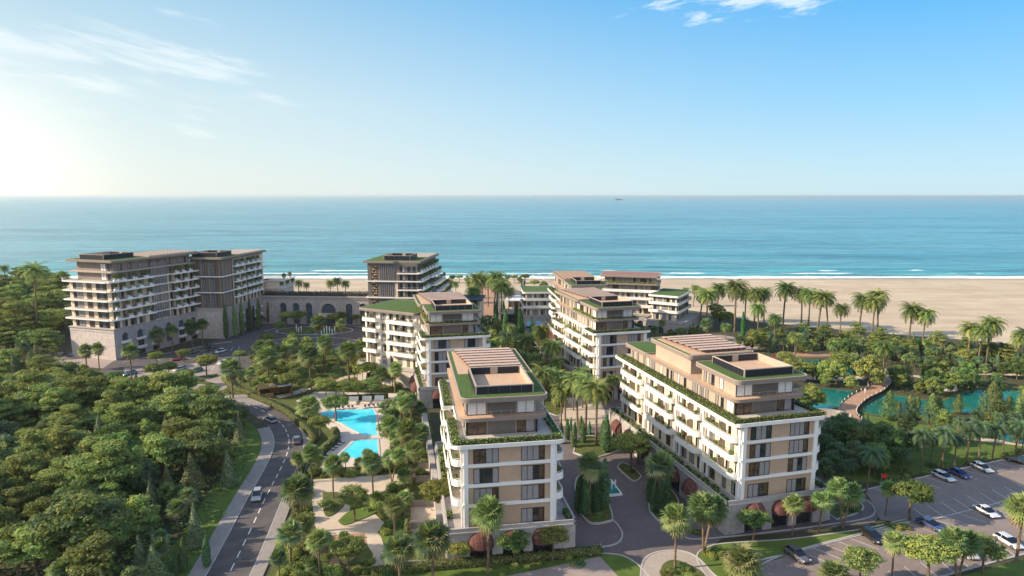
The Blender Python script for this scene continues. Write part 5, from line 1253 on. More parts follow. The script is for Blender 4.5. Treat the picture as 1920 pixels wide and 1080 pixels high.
def fan_palm(key, seed, H, heads=1, nf=40, mats=('palm_fan', 'palm_green', 'palm_fan', 'palm_pale'), fr=1.12, name='fan_palm', skirt=True):
    rg = np.random.default_rng(seed); tr = MB(); cr = LeafMB(); sk = LeafMB()
    for hd in range(heads):
        a0 = hd*2.5+rg.uniform(0, 1); off = np.array([math.cos(a0), math.sin(a0)])*(0 if heads == 1 else 1.25); Hh = H*(1-.16*hd); zt = Hh-1.15; k = 8
        for i in range(k):
            t0, t1 = i/k, (i+1)/k; tr.tube((off[0]*t0, off[1]*t0, -.2+(zt+.2)*t0), (off[0]*t1, off[1]*t1, -.2+(zt+.2)*t1), .15-.03*t0, .135-.03*t0, 'palm_bark', 7)
        top = np.array([off[0], off[1], zt])
        for f in range(nf+(14 if skirt else 0)):
            dead = f >= nf; a = f*2.39996+rg.uniform(-.2, .2); e = (1.45-2.0*(f/nf)) if not dead else rg.uniform(-1.35, -.9)
            pl = rg.uniform(.6, .95)*fr*(1 if not dead else .7); d = np.array([math.cos(a)*math.cos(e), math.sin(a)*math.cos(e), math.sin(e)]); c = top+d*pl
            m = 'palm_dry' if dead and rg.random() < .5 else ('palm_pale' if dead or (f > nf*.72 and rg.random() < .5) else mats[int(rg.integers(len(mats)))]); T = cr
            if m == 'palm_pale' and not dead and rg.random() < .4: m = mats[0]
            T.tube(tuple(top), tuple(c), .022, .015, m, 3)
            sd = np.array([-math.sin(a), math.cos(a), 0.0]); up = np.cross(d, sd); r = fr*rg.uniform(.85, 1.1); ns = 14
            for j in range(ns):
                b = (j/(ns-1)-.5)*3.7; v = d*math.cos(b)+sd*math.sin(b); v = v*r*rg.uniform(.8, 1.15)*(1-.12*abs(b)/1.85); dr = np.array([0, 0, -.22*r-.1*abs(b)*r*.5]); w = np.cross(v, up); w = w/(np.linalg.norm(w)+1e-9)*.062*r*1.2
                mid = c+v*.55-up*.02
                T.add([tuple(c), tuple(mid-w), tuple(c+v+dr), tuple(mid+w)], [(0, 1, 2, 3)], m)
    proto(key, name, 'palm tree', [('trunk', tr, False), ('crown', cr, False)], H)
fan_palm('f1', 51, 6.6, 1, 44); fan_palm('f2', 52, 6.8, 2, 32); fan_palm('f3', 53, 5.4, 1, 42, ('palm_green', 'palm_fan', 'palm_blue', 'palm_pale')); fan_palm('f4', 54, 7.0, 1, 40, ('palm_blue', 'palm_green', 'palm_fan'))
fan_palm('fy', 55, 2.6, 1, 46, ('palm_pale', 'palm_fan', 'palm_fan'), 1.15, skirt=False)
def shrub(key, seed, Rr, mats, n=700, size=.15, h=.8, name='shrub'):
    rg = np.random.default_rng(seed); mb = LeafMB(); 
    for k in range(7):
        a = rg.uniform(0, 6.283); q = rg.uniform(0, .6)*Rr; clump(mb, (q*math.cos(a), q*math.sin(a), Rr*h*rg.uniform(.35, .6)), Rr*rg.uniform(.45, .6), n//7, size, mats, rg, .85, .6)
    st = MB(); st.tube((0, 0, -.1), (0, 0, Rr*h*.6), .07, .04, 'bark', 5)
    proto(key, name, 'shrub', [('stem', st, False), ('foliage', mb, False)], Rr*h*1.2)
shrub('s1', 61, 1.3, ['leaf_green', 'leaf_olive']); shrub('s2', 62, 1.5, ['leaf_dark', 'leaf_green']); shrub('s3', 63, 1.1, ['leaf_yellow', 'leaf_olive', 'flower_yellow']); shrub('s4', 64, 1.9, ['leaf_olive', 'leaf_yellow', 'leaf_green'], 1100, .17, .9, 'bush')
# potted ball shrub
rg0 = np.random.default_rng(71); r = empty('potted_shrub', (0, 0, 0), 'x', 'potted shrub'); mb = MB()
for z0, z1, r0, r1 in ((0, .42, .22, .30), (.42, .47, .33, .33)): mb.tube((0, 0, z0), (0, 0, z1), r0, r1, 'pot_white', 10)
mb.build('pot', r); lf = LeafMB(); d = rg0.normal(0, 1, (420, 3)); d /= np.linalg.norm(d, axis=1)[:, None]; lf.cloud(np.array((0, 0, .98))+d*rg0.uniform(.42, .54, (420, 1)), d, .10, ['leaf_green', 'leaf_dark'], rg0); lf.tube((0, 0, .4), (0, 0, .7), .04, .04, 'bark', 5); lf.build('foliage', r); reg(r); POTP = r

ORD = 'first second third fourth fifth sixth seventh eighth ninth tenth eleventh twelfth thirteenth fourteenth fifteenth sixteenth'.split()
PL = []      # (key, x, y, scale, rot, look, area, group)
used = set()
def put(key, x, y, sc, look, area, group): PL.append((key, x, y, sc, rng.random()*6.28, look, area, group))
LOOK = {'b7': 'pale yellow-green feathery tree', 'cyn': 'narrow cypress', 'b1': 'layered olive-green broadleaf tree', 'b2': 'dense mid-green broadleaf tree', 'b3': 'tall yellow-green feathery tree', 'b4': 'dark bluish round-topped tree', 'b5': 'wide grey-green layered tree', 'b6': 'small bright leafy tree',
        'ol': 'silvery olive tree', 'um': 'small clipped umbrella tree', 'um2': 'dark green umbrella tree', 'c1': 'bluish pointed conifer', 'c2': 'grey-green conifer', 'cy': 'dark slender cypress', 'cyb': 'vivid green slim cypress', 'col': 'ragged columnar tree',
        'd4': 'very tall date palm', 'd1': 'tall date palm', 'd2': 'yellowish date palm', 'd3': 'drooping feather palm', 'f1': 'fan palm with pale skirt', 'f2': 'twin-headed fan palm', 'f3': 'bushy green fan palm', 'f4': 'bluish fan palm', 'fy': 'trunkless pale fan palm',
        's1': 'green shrub', 's2': 'dark shrub', 's3': 'yellow-flecked low shrub', 's4': 'broad olive shrub'}
def at_px(key, px, pyb, pyt, area, group, look=None):
    x, y = G(px, pyb); h = HT(x, y, pyt); put(key, x, y, max(.35, h/PROTO[key][1]), look or LOOK[key], area, group)
def row(key, lst, area, group):
    for i, t in enumerate(lst): at_px(key if isinstance(key, str) else key[i % len(key)], t[0], t[1], t[2], area, group)
def scatter(P, step, keys, wts, smin, smax, area, group, avoid=None, jit=.42, seed=0):
    rg = random.Random(seed or len(PL)+5); xs = [p[0] for p in P]; ys = [p[1] for p in P]; y = min(ys); r_ = 0; n = 0
    while y < max(ys):
        x = min(xs)+(r_ % 2)*step/2
        while x < max(xs):
            q = (x+rg.uniform(-jit, jit)*step, y+rg.uniform(-jit, jit)*step)
            if inpoly(q, P) and not (avoid and avoid(q)):
                k = rg.choices(keys, wts)[0]; put(k, q[0], q[1], rg.uniform(smin, smax), LOOK[k], area, group); n += 1
            x += step
        y += step*.86; r_ += 1
    return n
# front row fan palms and the ones round the car park
row(['f1', 'f2', 'f1'], [(1265, 1068, 953), (1319, 1038, 922), (1485, 1003, 932), (1535, 998, 925), (1580, 990, 898), (1660, 968, 905), (1672, 1088, 1003), (1795, 1092, 988), (1905, 1055, 935)], 'by the car park and plaza mouth', 'fan palms along the front lawns')
row(['f1', 'f3'], [(915, 1076, 942), (812, 1098, 988), (741, 1012, 935), (750, 1100, 1012)], 'in front of the block beside the pool', 'fan palms before the front centre block')
row(['f4', 'f3'], [(1105, 968, 855), (1230, 938, 852), (1240, 930, 870)], 'in the shaded plaza', 'plaza fan palms')
row('fy', [(1390, 1085, 1033), (1560, 1100, 1060)], 'at the lawn edge by the parked cars', 'low fan palms')
# small round trees
row(['um', 'um2'], [(862, 1066, 1020), (965, 1058, 998), (1037, 1052, 990), (1412, 1012, 960), (1705, 978, 905), (1610, 1100, 1032), (1740, 1100, 1012), (1842, 1078, 1008), (1182, 885, 818), (1196, 870, 812), (655, 1078, 1012), (665, 978, 915), (820, 975, 905)], 'along the front', 'small round trees near the camera')
row(['um', 'um2'], [(388, 706, 666), (352, 725, 693), (318, 712, 680), (290, 718, 682), (295, 690, 660), (630, 790, 742), (600, 825, 782), (577, 745, 712), (612, 755, 712), (645, 755, 715), (672, 754, 716), (697, 752, 710), (548, 745, 700), (575, 728, 690), (690, 720, 680), (505, 716, 680), (345, 680, 655)], 'round the car park and pool garden', 'small round trees in the gardens')
# hotel front palms
row(['f4', 'f3'], [(187, 700, 645), (163, 694, 648), (247, 716, 648), (300, 668, 618), (324, 662, 612), (361, 652, 603), (380, 648, 600), (600, 645, 593), (640, 640, 600)], 'before the left hotel tower', 'fan palms before the hotel')
row(['cyn'], [(425, 636, 570), (443, 634, 572), (456, 628, 566), (471, 622, 560), (486, 618, 560), (503, 607, 562)], 'against the wall of the middle tower', 'cypresses by the hotel wall')
row(['um', 'um2'], [(538, 615, 585), (560, 614, 583), (625, 615, 588), (640, 613, 585), (668, 611, 590), (525, 630, 603)], 'by the forecourt fountains', 'small trees on the forecourt')
# pool garden
for i, t in enumerate([(437, 748, 678), (505, 735, 655), (520, 700, 640), (585, 738, 650), (655, 722, 645), (680, 700, 640), (610, 700, 632), (545, 690, 638), (490, 695, 640), (740, 738, 682), (715, 735, 690), (765, 882, 792), (748, 812, 742), (770, 800, 740), (733, 850, 785), (790, 865, 800), (778, 905, 830), (735, 905, 842), (700, 940, 852), (625, 935, 858), (560, 1000, 900), (585, 905, 838), (600, 890, 845), (560, 905, 850), (690, 890, 845), (545, 1060, 985), (600, 1085, 1000), (640, 1060, 1005), (525, 1095, 1035), (570, 1040, 970), (610, 1045, 1000), (650, 890, 850), (555, 960, 905), (760, 935, 880), (745, 870, 810), (575, 700, 655), (630, 740, 690), (470, 725, 690), (452, 738, 695)]):
    at_px(['f3', 'f1', 'f2', 'f4', 'f1'][i % 5], *t, 'in the pool garden', 'palms of the pool garden')
at_px('fy', 578, 782, 748, 'beside the kiosk path', 'low fan palms')
PG = g2((470, 742), (430, 712), (430, 690), (475, 655), (560, 645), (640, 666), (700, 692), (760, 705), (745, 735), (600, 732), (560, 742), (525, 745))
scatter(PG, 6.0, ['s1', 's2', 's3', 's4', 'b6', 'um'], [3, 3, 3, 4, 1.6, 2], .8, 1.25, 'in the garden above the pool', 'shrubs and small trees above the pool', seed=3)
LG = g2((555, 935), (580, 885), (640, 872), (712, 868), (760, 872), (765, 1030), (700, 1120), (500, 1120), (525, 1040))
pathP = [g2((585, 938), (588, 900), (745, 890), (755, 905), (700, 930), (660, 945), (650, 975), (700, 962), (725, 985), (712, 1000), (722, 1030), (735, 1060), (700, 1095), (695, 1060), (700, 1040), (680, 1010), (600, 1005), (590, 985))]
scatter(LG, 2.9, ['s1', 's2', 's3', 's4', 'fy'], [3, 3, 3, 4, .8], .7, 1.15, 'in the lower pool garden', 'shrubs of the lower garden', avoid=lambda q: inpoly(q, pathP[0]) or inpoly(q, g2((622, 1000), (690, 1000), (690, 1060), (622, 1060))), seed=4)
RG_ = g2((722, 780), (795, 760), (810, 900), (770, 905), (755, 895), (722, 870))
scatter(RG_, 3.2, ['s1', 's2', 's4', 'ol', 'f3'], [3, 3, 4, 1.2, 1.6], .8, 1.2, 'in the strip between pool and block', 'plants between the pool and the block', seed=5)
# shrubs on islands and lawns
def cluster(c, n, rad, keys, area, group, s=(.6, .9)):
    for i in range(n): a = rng.random()*6.28; q = rad*math.sqrt(rng.random()); k = rng.choice(keys); put(k, c[0]+q*math.cos(a), c[1]+q*math.sin(a), rng.uniform(*s), LOOK[k], area, group)
for p, n, rad in (((1270, 1078), 12, 2.6), ((1350, 1040), 7, 2.2), ((1590, 960), 8, 2.2), ((1680, 985), 6, 2.5), ((1120, 968), 6, 2), ((1245, 965), 6, 2), ((430, 735), 6, 2.4), ((395, 707), 4, 1.6), ((372, 718), 5, 2.2), ((980, 1072), 7, 4), ((1070, 1055), 4, 2), ((620, 945), 5, 1.6), ((1150, 1105), 3, 2), ((590, 622), 8, 5), ((540, 640), 12, 8), ((1180, 888), 3, 1)):
    cluster(G(*p), n, rad, ['s1', 's3', 's2', 's3'], 'on the beds near the drives', 'shrubs on the beds')
row('cy', [(1086, 962, 895), (1097, 968, 890), (1119, 965, 885), (1131, 955, 862), (1090, 940, 880), (1128, 935, 870), (1219, 945, 880), (1238, 968, 900), (1249, 960, 890), (1225, 960, 905), (1130, 840, 788), (1075, 840, 792), (1093, 832, 790), (1088, 815, 780), (1136, 850, 780), (1178, 850, 805), (1052, 832, 790), (1064, 825, 785), (968, 612, 568), (949, 640, 580), (977, 640, 578), (1150, 845, 810)], 'in the shaded plaza', 'plaza cypresses')
row('cyb', [(931, 600, 562), (946, 600, 564), (977, 648, 600), (998, 640, 596), (1070, 808, 782), (1106, 818, 790), (694, 678, 640), (680, 676, 640), (663, 676, 645), (644, 678, 650), (625, 678, 652), (500, 728, 700), (512, 730, 704), (528, 728, 702), (538, 728, 704), (1393, 632, 585), (983, 540, 522), (979, 545, 525), (1722, 660, 632)], 'between the blocks', 'vivid slim cypresses')
row('cy', [(388, 1064, 1003), (345, 1072, 1008), (330, 1078, 1028), (300, 1076, 1018), (365, 1000, 940)], 'at the near edge of the wood', 'cypresses at the road edge')
# date palms between the front blocks
row(['d1', 'd2'], [(1118, 835, 718), (1083, 800, 700), (1098, 815, 705), (1060, 790, 712), (1020, 790, 690), (1042, 770, 695), (1000, 700, 652), (985, 700, 628), (1015, 690, 612), (1030, 720, 640), (970, 690, 640), (1150, 760, 705), (1075, 770, 700), (1005, 740, 680), (960, 650, 610), (925, 690, 640), (1240, 632, 600)], 'between the two rows of blocks', 'date palms between the blocks')
row(['d2', 'd1'], [(897, 592, 513), (926, 600, 511), (940, 605, 527), (893, 605, 538), (915, 575, 517), (905, 560, 520), (945, 575, 530), (880, 560, 525), (888, 600, 545), (932, 590, 520), (953, 590, 540)], 'beside the brick promenade', 'date palms along the promenade')
row(['d2'], [(635, 562, 521), (620, 562, 526), (648, 562, 527), (560, 560, 526), (545, 560, 530), (575, 560, 530), (843, 570, 525), (855, 560, 528), (835, 560, 530)], 'behind the arcade hall', 'date palms behind the arcade')
row(['um', 'b6', 'um2'], [(862, 530, 516), (875, 530, 517), (952, 531, 516), (964, 531, 516), (975, 532, 518), (985, 531, 514), (1002, 545, 525), (1019, 545, 527), (848, 531, 516), (1190, 540, 520), (1176, 545, 522), (1202, 530, 513)], 'on the edge of the beach', 'small trees at the beach edge')
row(['d2', 'd3', 'd1'], [(990, 760, 700), (1035, 760, 690), (1052, 800, 722), (1010, 670, 622), (950, 670, 622), (1045, 735, 672), (1000, 725, 665), (975, 720, 660), (1025, 690, 640), (1092, 765, 690)], 'in the gap between the front blocks', 'palms in the gap between the blocks')
row(['s4', 's2', 'b6'], [(965, 660, 635), (985, 670, 645), (1010, 700, 668), (940, 660, 625), (1030, 725, 695), (925, 655, 620), (1045, 760, 735), (1000, 690, 660), (960, 680, 650), (915, 640, 605), (905, 620, 590), (935, 630, 600)], 'among the palms of the central gap', 'bushes of the central gap')
# beach row on the right
row(['d1', 'd2', 'd1'], [(1312, 612, 541), (1325, 618, 545), (1343, 605, 533), (1377, 622, 527), (1397, 605, 543), (1414, 612, 541), (1432, 610, 541), (1468, 610, 532), (1502, 612, 541), (1515, 620, 543), (1532, 625, 548), (1552, 618, 549), (1574, 635, 571), (1609, 630, 553), (1634, 638, 558), (1645, 630, 546), (1702, 655, 571), (1727, 660, 580), (1848, 690, 596), (1812, 685, 607), (1832, 690, 612), (1903, 700, 624), (1918, 700, 618), (1360, 650, 607), (1300, 575, 535), (1285, 570, 540), (1420, 640, 570), (1450, 650, 590), (1560, 690, 640), (1655, 720, 640), (1490, 680, 625)], 'by the sand on the right', 'date palms at the beach on the right')
# garden belt between the ponds and the sand
BL = g2((1405, 640), (1440, 628), (1560, 640), (1700, 650), (1790, 665), (1980, 690), (2050, 705), (2050, 722), (1880, 715), (1800, 712), (1700, 695), (1560, 668), (1430, 668))
scatter(BL, 4.9, ['b6', 'b2', 'd3', 'f3', 'b3', 'ol', 'c1', 'f1'], [3, 1.6, 2.8, 2.6, 1, 2.6, 1.4, 2.2], .5, .95, 'in the belt between ponds and sand', 'garden trees between ponds and sand', seed=8)
MB_ = g2((1660, 730), (1700, 705), (1780, 708), (1860, 722), (1960, 728), (1960, 738), (1800, 736), (1760, 748), (1700, 742))
scatter(MB_, 4.6, ['b2', 'b6', 's4', 'cy', 'b4', 's3'], [3, 3, 3, 1, 1, 3], .5, .9, 'on the far bank of the pond', 'trees on the far pond bank', seed=9)
row(['b6', 'um', 'ol', 'cy', 'b6'], [(1480, 715, 672), (1508, 715, 680), (1524, 715, 678), (1535, 716, 672), (1549, 718, 676), (1568, 720, 676), (1583, 712, 662), (1599, 718, 664), (1612, 700, 665), (1626, 728, 668), (1595, 735, 705), (1470, 695, 660), (1495, 700, 668), (1445, 715, 690)], 'between the two ponds', 'small trees between the ponds')
row(['col'], [(1665, 788, 733), (1704, 786, 742), (1718, 786, 744), (1747, 792, 738), (1757, 790, 745), (1796, 776, 740), (1857, 795, 718), (1868, 785, 735), (1874, 790, 752), (1890, 780, 742), (1915, 775, 730), (1685, 780, 752), (1905, 800, 760), (1693, 722, 690), (1701, 722, 684)], 'on the near bank of the pond', 'columnar trees on the pond bank')
row(['d3'], [(1625, 922, 838), (1585, 910, 862), (1700, 872, 808), (1727, 880, 805), (1765, 880, 798), (1790, 878, 815), (1812, 868, 800), (1835, 865, 790), (1860, 862, 795), (1880, 850, 788), (1903, 850, 785), (1745, 870, 815), (1915, 860, 800), (1690, 890, 840)], 'along the lawn above the car park', 'feather palms above the car park')
row(['b4', 'b2'], [(1560, 850, 790), (1590, 855, 785), (1620, 850, 790), (1655, 865, 795), (1600, 890, 830), (1640, 890, 830), (1570, 885, 830), (1680, 870, 805), (1548, 870, 815), (1615, 875, 800), (1580, 830, 775), (1668, 885, 820), (1545, 905, 860), (1655, 840, 790)], 'right of the long block', 'dark trees right of the long block')
row('cy', [(1624, 820, 775), (1617, 850, 800)], 'by the steps to the footbridge', 'cypresses by the footbridge')
row('b6', [(1520, 772, 722), (1502, 778, 735), (1545, 725, 700)], 'at the pond corner', 'trees at the left pond')
scatter(g2((1690, 812), (1800, 800), (1925, 795), (1990, 820), (1960, 832), (1800, 858), (1700, 878)), 6.6, ['d3', 'b4', 'f4', 'b6', 's2'], [4, 1.6, 1.5, 1.2, 2], .6, .9, 'on the lawn above the car park', 'plants on the lawn above the car park', seed=21)
FG = g2((1640, 900), (1700, 885), (1800, 862), (1960, 835), (1960, 846), (1800, 876), (1640, 910))
scatter(FG, 3.6, ['s1', 's2', 's3'], [3, 3, 3], .6, 1.0, 'on the verge above the car park', 'shrubs above the car park', seed=10)
PB = g2((1640, 784), (1740, 786), (1900, 784), (1960, 790), (1960, 796), (1800, 796), (1640, 796))
scatter(PB, 3.8, ['s1', 's3'], [3, 3], .5, .8, 'on the near bank of the pond', 'shrubs on the near pond bank', seed=12)
row(['b6', 'um2', 'b2', 'f3'], [(1258, 640, 618), (1275, 642, 615), (1300, 640, 612), (1325, 640, 600), (1350, 610, 575), (1365, 615, 585), (1340, 660, 630), (1385, 660, 630), (1410, 660, 620), (1340, 600, 570), (1268, 655, 636), (1228, 640, 612)], 'before the far right block', 'trees before the far right block')
# left background behind the wood and beside the hotel
BG = g2((-40, 640), (0, 570), (60, 545), (120, 545), (128, 600), (130, 640), (60, 655), (0, 670))
scatter(BG, 8.2, ['b3', 'b7', 'b5', 'd2', 'b2'], [4, 4, 2, .5, 1], 1.1, 1.7, 'in the sunlit trees left of the hotel', 'sunlit trees left of the hotel', seed=14)
row(['d4'], [(72, 650, 495), (15, 560, 498), (95, 560, 520)], 'rising over the trees left of the hotel', 'tall palms left of the hotel')
# the wood
WOOD = g2((-140, 1150), (372, 1150), (382, 1085), (400, 1040), (452, 905), (466, 850), (462, 812), (438, 782), (400, 765), (330, 752), (250, 744), (215, 740), (150, 715), (130, 690), (110, 665), (50, 660), (-60, 660), (-200, 760))
CL = random.Random(77)
def wkeys(): pass
rgw = random.Random(42); step = 5.6
xs = [p[0] for p in WOOD]; ys = [p[1] for p in WOOD]; y = min(ys); rr_ = 0
wood = []
while y < max(ys):
    x = min(xs)+(rr_ % 2)*step/2
    while x < max(xs):
        q = (x+rgw.uniform(-.4, .4)*step, y+rgw.uniform(-.4, .4)*step)
        if inpoly(q, WOOD): wood.append(q)
        x += step
    y += step*.9; rr_ += 1
def edge_d(q): return min(math.dist(q, p) for p in RC[::3])
for q in wood:
    px, py = PX(q[0], q[1], 4)
    if px < -110 or py > 1190: continue
    d = edge_d(q)
    east = px > 250 and py > 780
    if d < 8.0: continue
    if d < 15: k = rgw.choices(['f3', 'f4', 'c2', 'ol', 'b6', 'd3', 'c1'], [2, 1.5, 3, 2.5, 1.6, .8, 2.5])[0]; s = rgw.uniform(.75, 1.05)
    elif east: k = rgw.choices(['c1', 'c2', 'b4', 'b2', 'b1', 'f4', 'b6', 'ol', 'b5', 'b7'], [5, 5, 2, 1.4, 1, 1.4, 1.4, 1.8, .9, 1.2])[0]; s = rgw.uniform(.7, 1.3)
    else: k = rgw.choices(['b1', 'b2', 'b3', 'b4', 'b5', 'b6', 'c1', 'f4', 'b7', 'ol'], [3.2, 1.6, 2.4, 1.6, 3, 1, .8, .5, 2.2, .8])[0]; s = rgw.choice((.6, .8, .9, 1.0, 1.1, 1.3))*rgw.uniform(.9, 1.08)
    put(k, q[0], q[1], s, LOOK[k], 'wood left of the road', 'trees of the wood left of the road')
# leafy undergrowth of the wood and beds
rgn = np.random.default_rng(9); P = []; tries = 0
while len(P) < 16000:
    q = (rgn.uniform(min(xs), max(xs)), rgn.uniform(min(ys), max(ys)))
    if inpoly(q, WOOD) and min(math.dist(q, p) for p in RC[::6]) > 8.5: P.append((q[0], q[1], rgn.random()**2*1.1+.05))
lf = LeafMB(); lf.cloud(np.array(P), np.tile((0, 0, 1.), (len(P), 1)), .42, ['leaf_green', 'leaf_dark', 'leaf_olive'], rgn); o = lf.build('undergrowth'); o['kind'] = 'stuff'; o['label'] = 'leafy undergrowth covering the floor of the wood'; o['category'] = 'undergrowth'
BED = [gard, BL, MB_, PG, FG]; P = []
for pl in BED:
    bx = [p[0] for p in pl]; by = [p[1] for p in pl]; n = 0; m_ = 3200
    while n < m_:
        q = (rgn.uniform(min(bx), max(bx)), rgn.uniform(min(by), max(by)))
        n += 1
        if inpoly(q, pl) and not inpoly(q, pathP[0]) and not (-75 < q[0] < -29 and 138 < q[1] < 188 and pl is gard) and not (-42 < q[0] < -24 and 95 < q[1] < 138 and rgn.random() < .3): P.append((q[0], q[1], .06+rgn.random()**2*.5))
lf = LeafMB(); lf.cloud(np.array(P), np.tile((0, 0, 1.), (len(P), 1)), .28, ['leaf_green', 'leaf_yellow', 'leaf_olive'], rgn); o = lf.build('ground_cover'); o['kind'] = 'stuff'; o['label'] = 'low leafy ground cover on the garden beds'; o['category'] = 'ground cover'
# instantiate, with labels that number each one inside its area
from collections import defaultdict
byg = defaultdict(list)
for t in PL: byg[(t[7], t[6], t[5])].append(t)
first = set()
for (grp, area, look), L_ in byg.items():
    L_.sort(key=lambda t: t[2]); n = len(L_); per = 14; ranks = [L_[i:i+per] for i in range(0, n, per)]
    for ri, rk in enumerate(ranks):
        rk.sort(key=lambda t: PX(t[1], t[2], 0)[0])
        for ci, (key, x, y, sc, rot, lk, ar, g_) in enumerate(rk):
            a_ = 'in the '+ar if ar.startswith('wood') else ar
            if n == 1: lab = '%s %s' % (lk, ar if not ar.startswith('wood') else a_)
            elif len(ranks) == 1: lab = '%s %s, %s from the left' % (lk, a_, ORD[ci])
            else: lab = '%s %s, %s from left in %s rank' % (lk, a_, ORD[ci], ['nearest', 'second-nearest', 'third-nearest', 'fourth-nearest', 'fifth-nearest', 'sixth-nearest', 'seventh-nearest'][ri])
            w_ = lab.split()
            if len(w_) > 16: lab = ' '.join([x_ for x_ in w_ if x_ not in ('the', 'of', 'and')][:16])
            root, H = PROTO[key]; s3 = (sc*rng.uniform(.9, 1.1), sc*rng.uniform(.9, 1.1), sc)
            if key not in first:
                first.add(key); root.location = (x, y, 0); root.rotation_euler = (0, 0, rot); root.scale = s3; root['label'] = lab; root['group'] = grp
            else: dup(root, (x, y, 0), (rng.gauss(0, .025), rng.gauss(0, .025), rot), s3, lab, grp)
for k, (r_, H) in PROTO.items():
    if k not in first:
        for c in list(KIDS[r_]): bpy.data.objects.remove(c)
        bpy.data.objects.remove(r_)
# potted shrubs on balconies
pf = True; seenb = defaultdict(list)
for p in POTS: seenb[p[3].name].append(p)
BN = {}
for nm, L_ in seenb.items():
    bl = L_[0][3]['label']; short = {'apartment': 'apartment block', 'hotel': 'hotel tower'}[nm.split('_')[0]]
    L_ = [p for p in L_ if -30 < PX(p[0], p[1], p[2])[0] < 1950]
    L_.sort(key=lambda t: t[2])
    tag_ = [v for k, v in (('cream block nearest', 'front centre block'), ('long block', 'long right block'), ('angled block', 'block behind the pool palms'), ('middle block', 'middle block'), ('brown-roofed', 'brown-roofed far block'), ('left hotel', 'left hotel tower'), ('middle hotel', 'middle hotel tower'), ('right hotel', 'right hotel tower')) if bl.startswith(k)][0]
    lev = defaultdict(list)
    for p in L_: lev[round(p[2])].append(p)
    for li, z in enumerate(sorted(lev)):
        lev[z].sort(key=lambda t: PX(t[0], t[1], t[2])[0])
        for i, p in enumerate(lev[z]):
            lab = 'potted shrub on the %s, floor %d up, %s from the left' % (tag_, li+1, ORD[min(i, 15)]); g_ = 'potted shrubs on the balconies'
            loc = (p[0], p[1], p[2])
            if pf: pf = False; POTP.location = loc; POTP.scale = (p[4],)*3; POTP['label'] = lab; POTP['group'] = g_
            else: dup(POTP, loc, rng.random()*6, p[4], lab, g_)
print('plants', len(PL), 'pots', len(POTS))
from collections import Counter
print(Counter(t[0] for t in PL))
# ------------------------------------------------------------------ hedges, kiosk, pool furniture
def hedge(P, w, h, label, base=0.0, dens=8):
    Q = smooth_line(g2(*P), 4); F0 = Fr(); mb = LeafMB(); mb.wall(Q, base, h-.05, w-.1, 'hedge'); rg = np.random.default_rng(len(P)); PP = []; NN = []
    for a, b in zip(Q[:-1], Q[1:]):
        l = math.dist(a, b); dx, dy = (b[0]-a[0])/l, (b[1]-a[1])/l
        for _ in range(int(l*(w+2*h)*dens)):
            t = rg.random()*l; u = rg.random()*(w+2*h)
            if u < h: c = (-w/2, u, (-1, 0))
            elif u < h+w: c = (u-h-w/2, h, (0, 1))
            else: c = (w/2, u-h-w, (1, 0))
            PP.append((a[0]+dx*t-dy*c[0], a[1]+dy*t+dx*c[0], base+c[1]+rg.normal(0, .04))); NN.append((-dy*c[2][0], dx*c[2][0], c[2][1]))
    mb.cloud(PP, NN, .15, ['hedge_leaf', 'hedge_leaf', 'leaf_olive'], rg, .6, .45)
    return tag(mb.build('hedge', loc=(Q[0][0], Q[0][1], 0)), label, 'hedge')
hedge([(468, 744), (500, 757), (535, 775), (562, 797), (580, 815), (590, 830)], 1.5, 1.6, 'curving clipped hedge along the outside of the road bend')
hedge([(590, 830), (575, 850), (566, 880), (560, 900)], 1.3, 1.5, 'short hedge stretch going down towards the lower garden, beside the road')
hedge([(418, 712), (440, 732), (475, 742), (505, 742)], 1.2, 1.6, 'hedge behind the planted island where the forecourt meets the road')
hedge([(592, 868), (606, 850), (622, 836), (632, 822), (626, 812)], 1.6, 1.7, 'dark hedge screening the sunbeds left of the lower pool')
hedge([(612, 753), (660, 750), (728, 747)], 1.3, 1.5, 'straight hedge behind the four pool cabanas')
hedge([(696, 1082), (780, 1072), (900, 1061), (1010, 1051), (1128, 1040)], 1.3, 1.5, 'long low hedge before the foot of the front centre block', dens=12)
hedge([(762, 1030), (764, 990), (766, 950), (768, 900)], 1.0, 1.6, 'hedge beside the walled private gardens')
hedge([(1255, 985), (1300, 1000), (1320, 1002)], 1.0, .7, 'low hedge at the plaza corner of the long block', dens=12)
# kiosk
kx = G(487, 748); kb = Bld('kiosk', kx, 'small timber kiosk with a half white roof inside the hedge', 'kiosk'); KF = Fr(kx[0], kx[1], R(28))
m = MB(KF); m.box(0, 0, 0, .25, 4.2, 2.9, 'kiosk_wood'); m.box(.25, 3.95, 0, 9.2, 4.2, 2.9, 'kiosk_wood'); m.box(.25, 0, 0, 4.0, .2, 1.1, 'kiosk_wood'); m.box(9.0, 0, 0, 9.2, 3.95, 2.9, 'kiosk_wood'); kb.part('wall', m)
m = MB(KF); m.box(-.2, -.3, 2.92, 5.2, 4.5, 3.2, 'kiosk_wood'); kb.part('roof', m); m = MB(KF); m.box(5.2, -.3, 2.92, 9.6, 4.5, 3.15, 'white'); m.box(3.0, 1.6, 3.21, 5.2, 2.6, 3.28, 'white'); kb.part('roof_panel', m)
m = MB(KF); m.box(.3, .4, 0, 3.9, .9, 1.15, 'deck'); kb.part('counter', m)
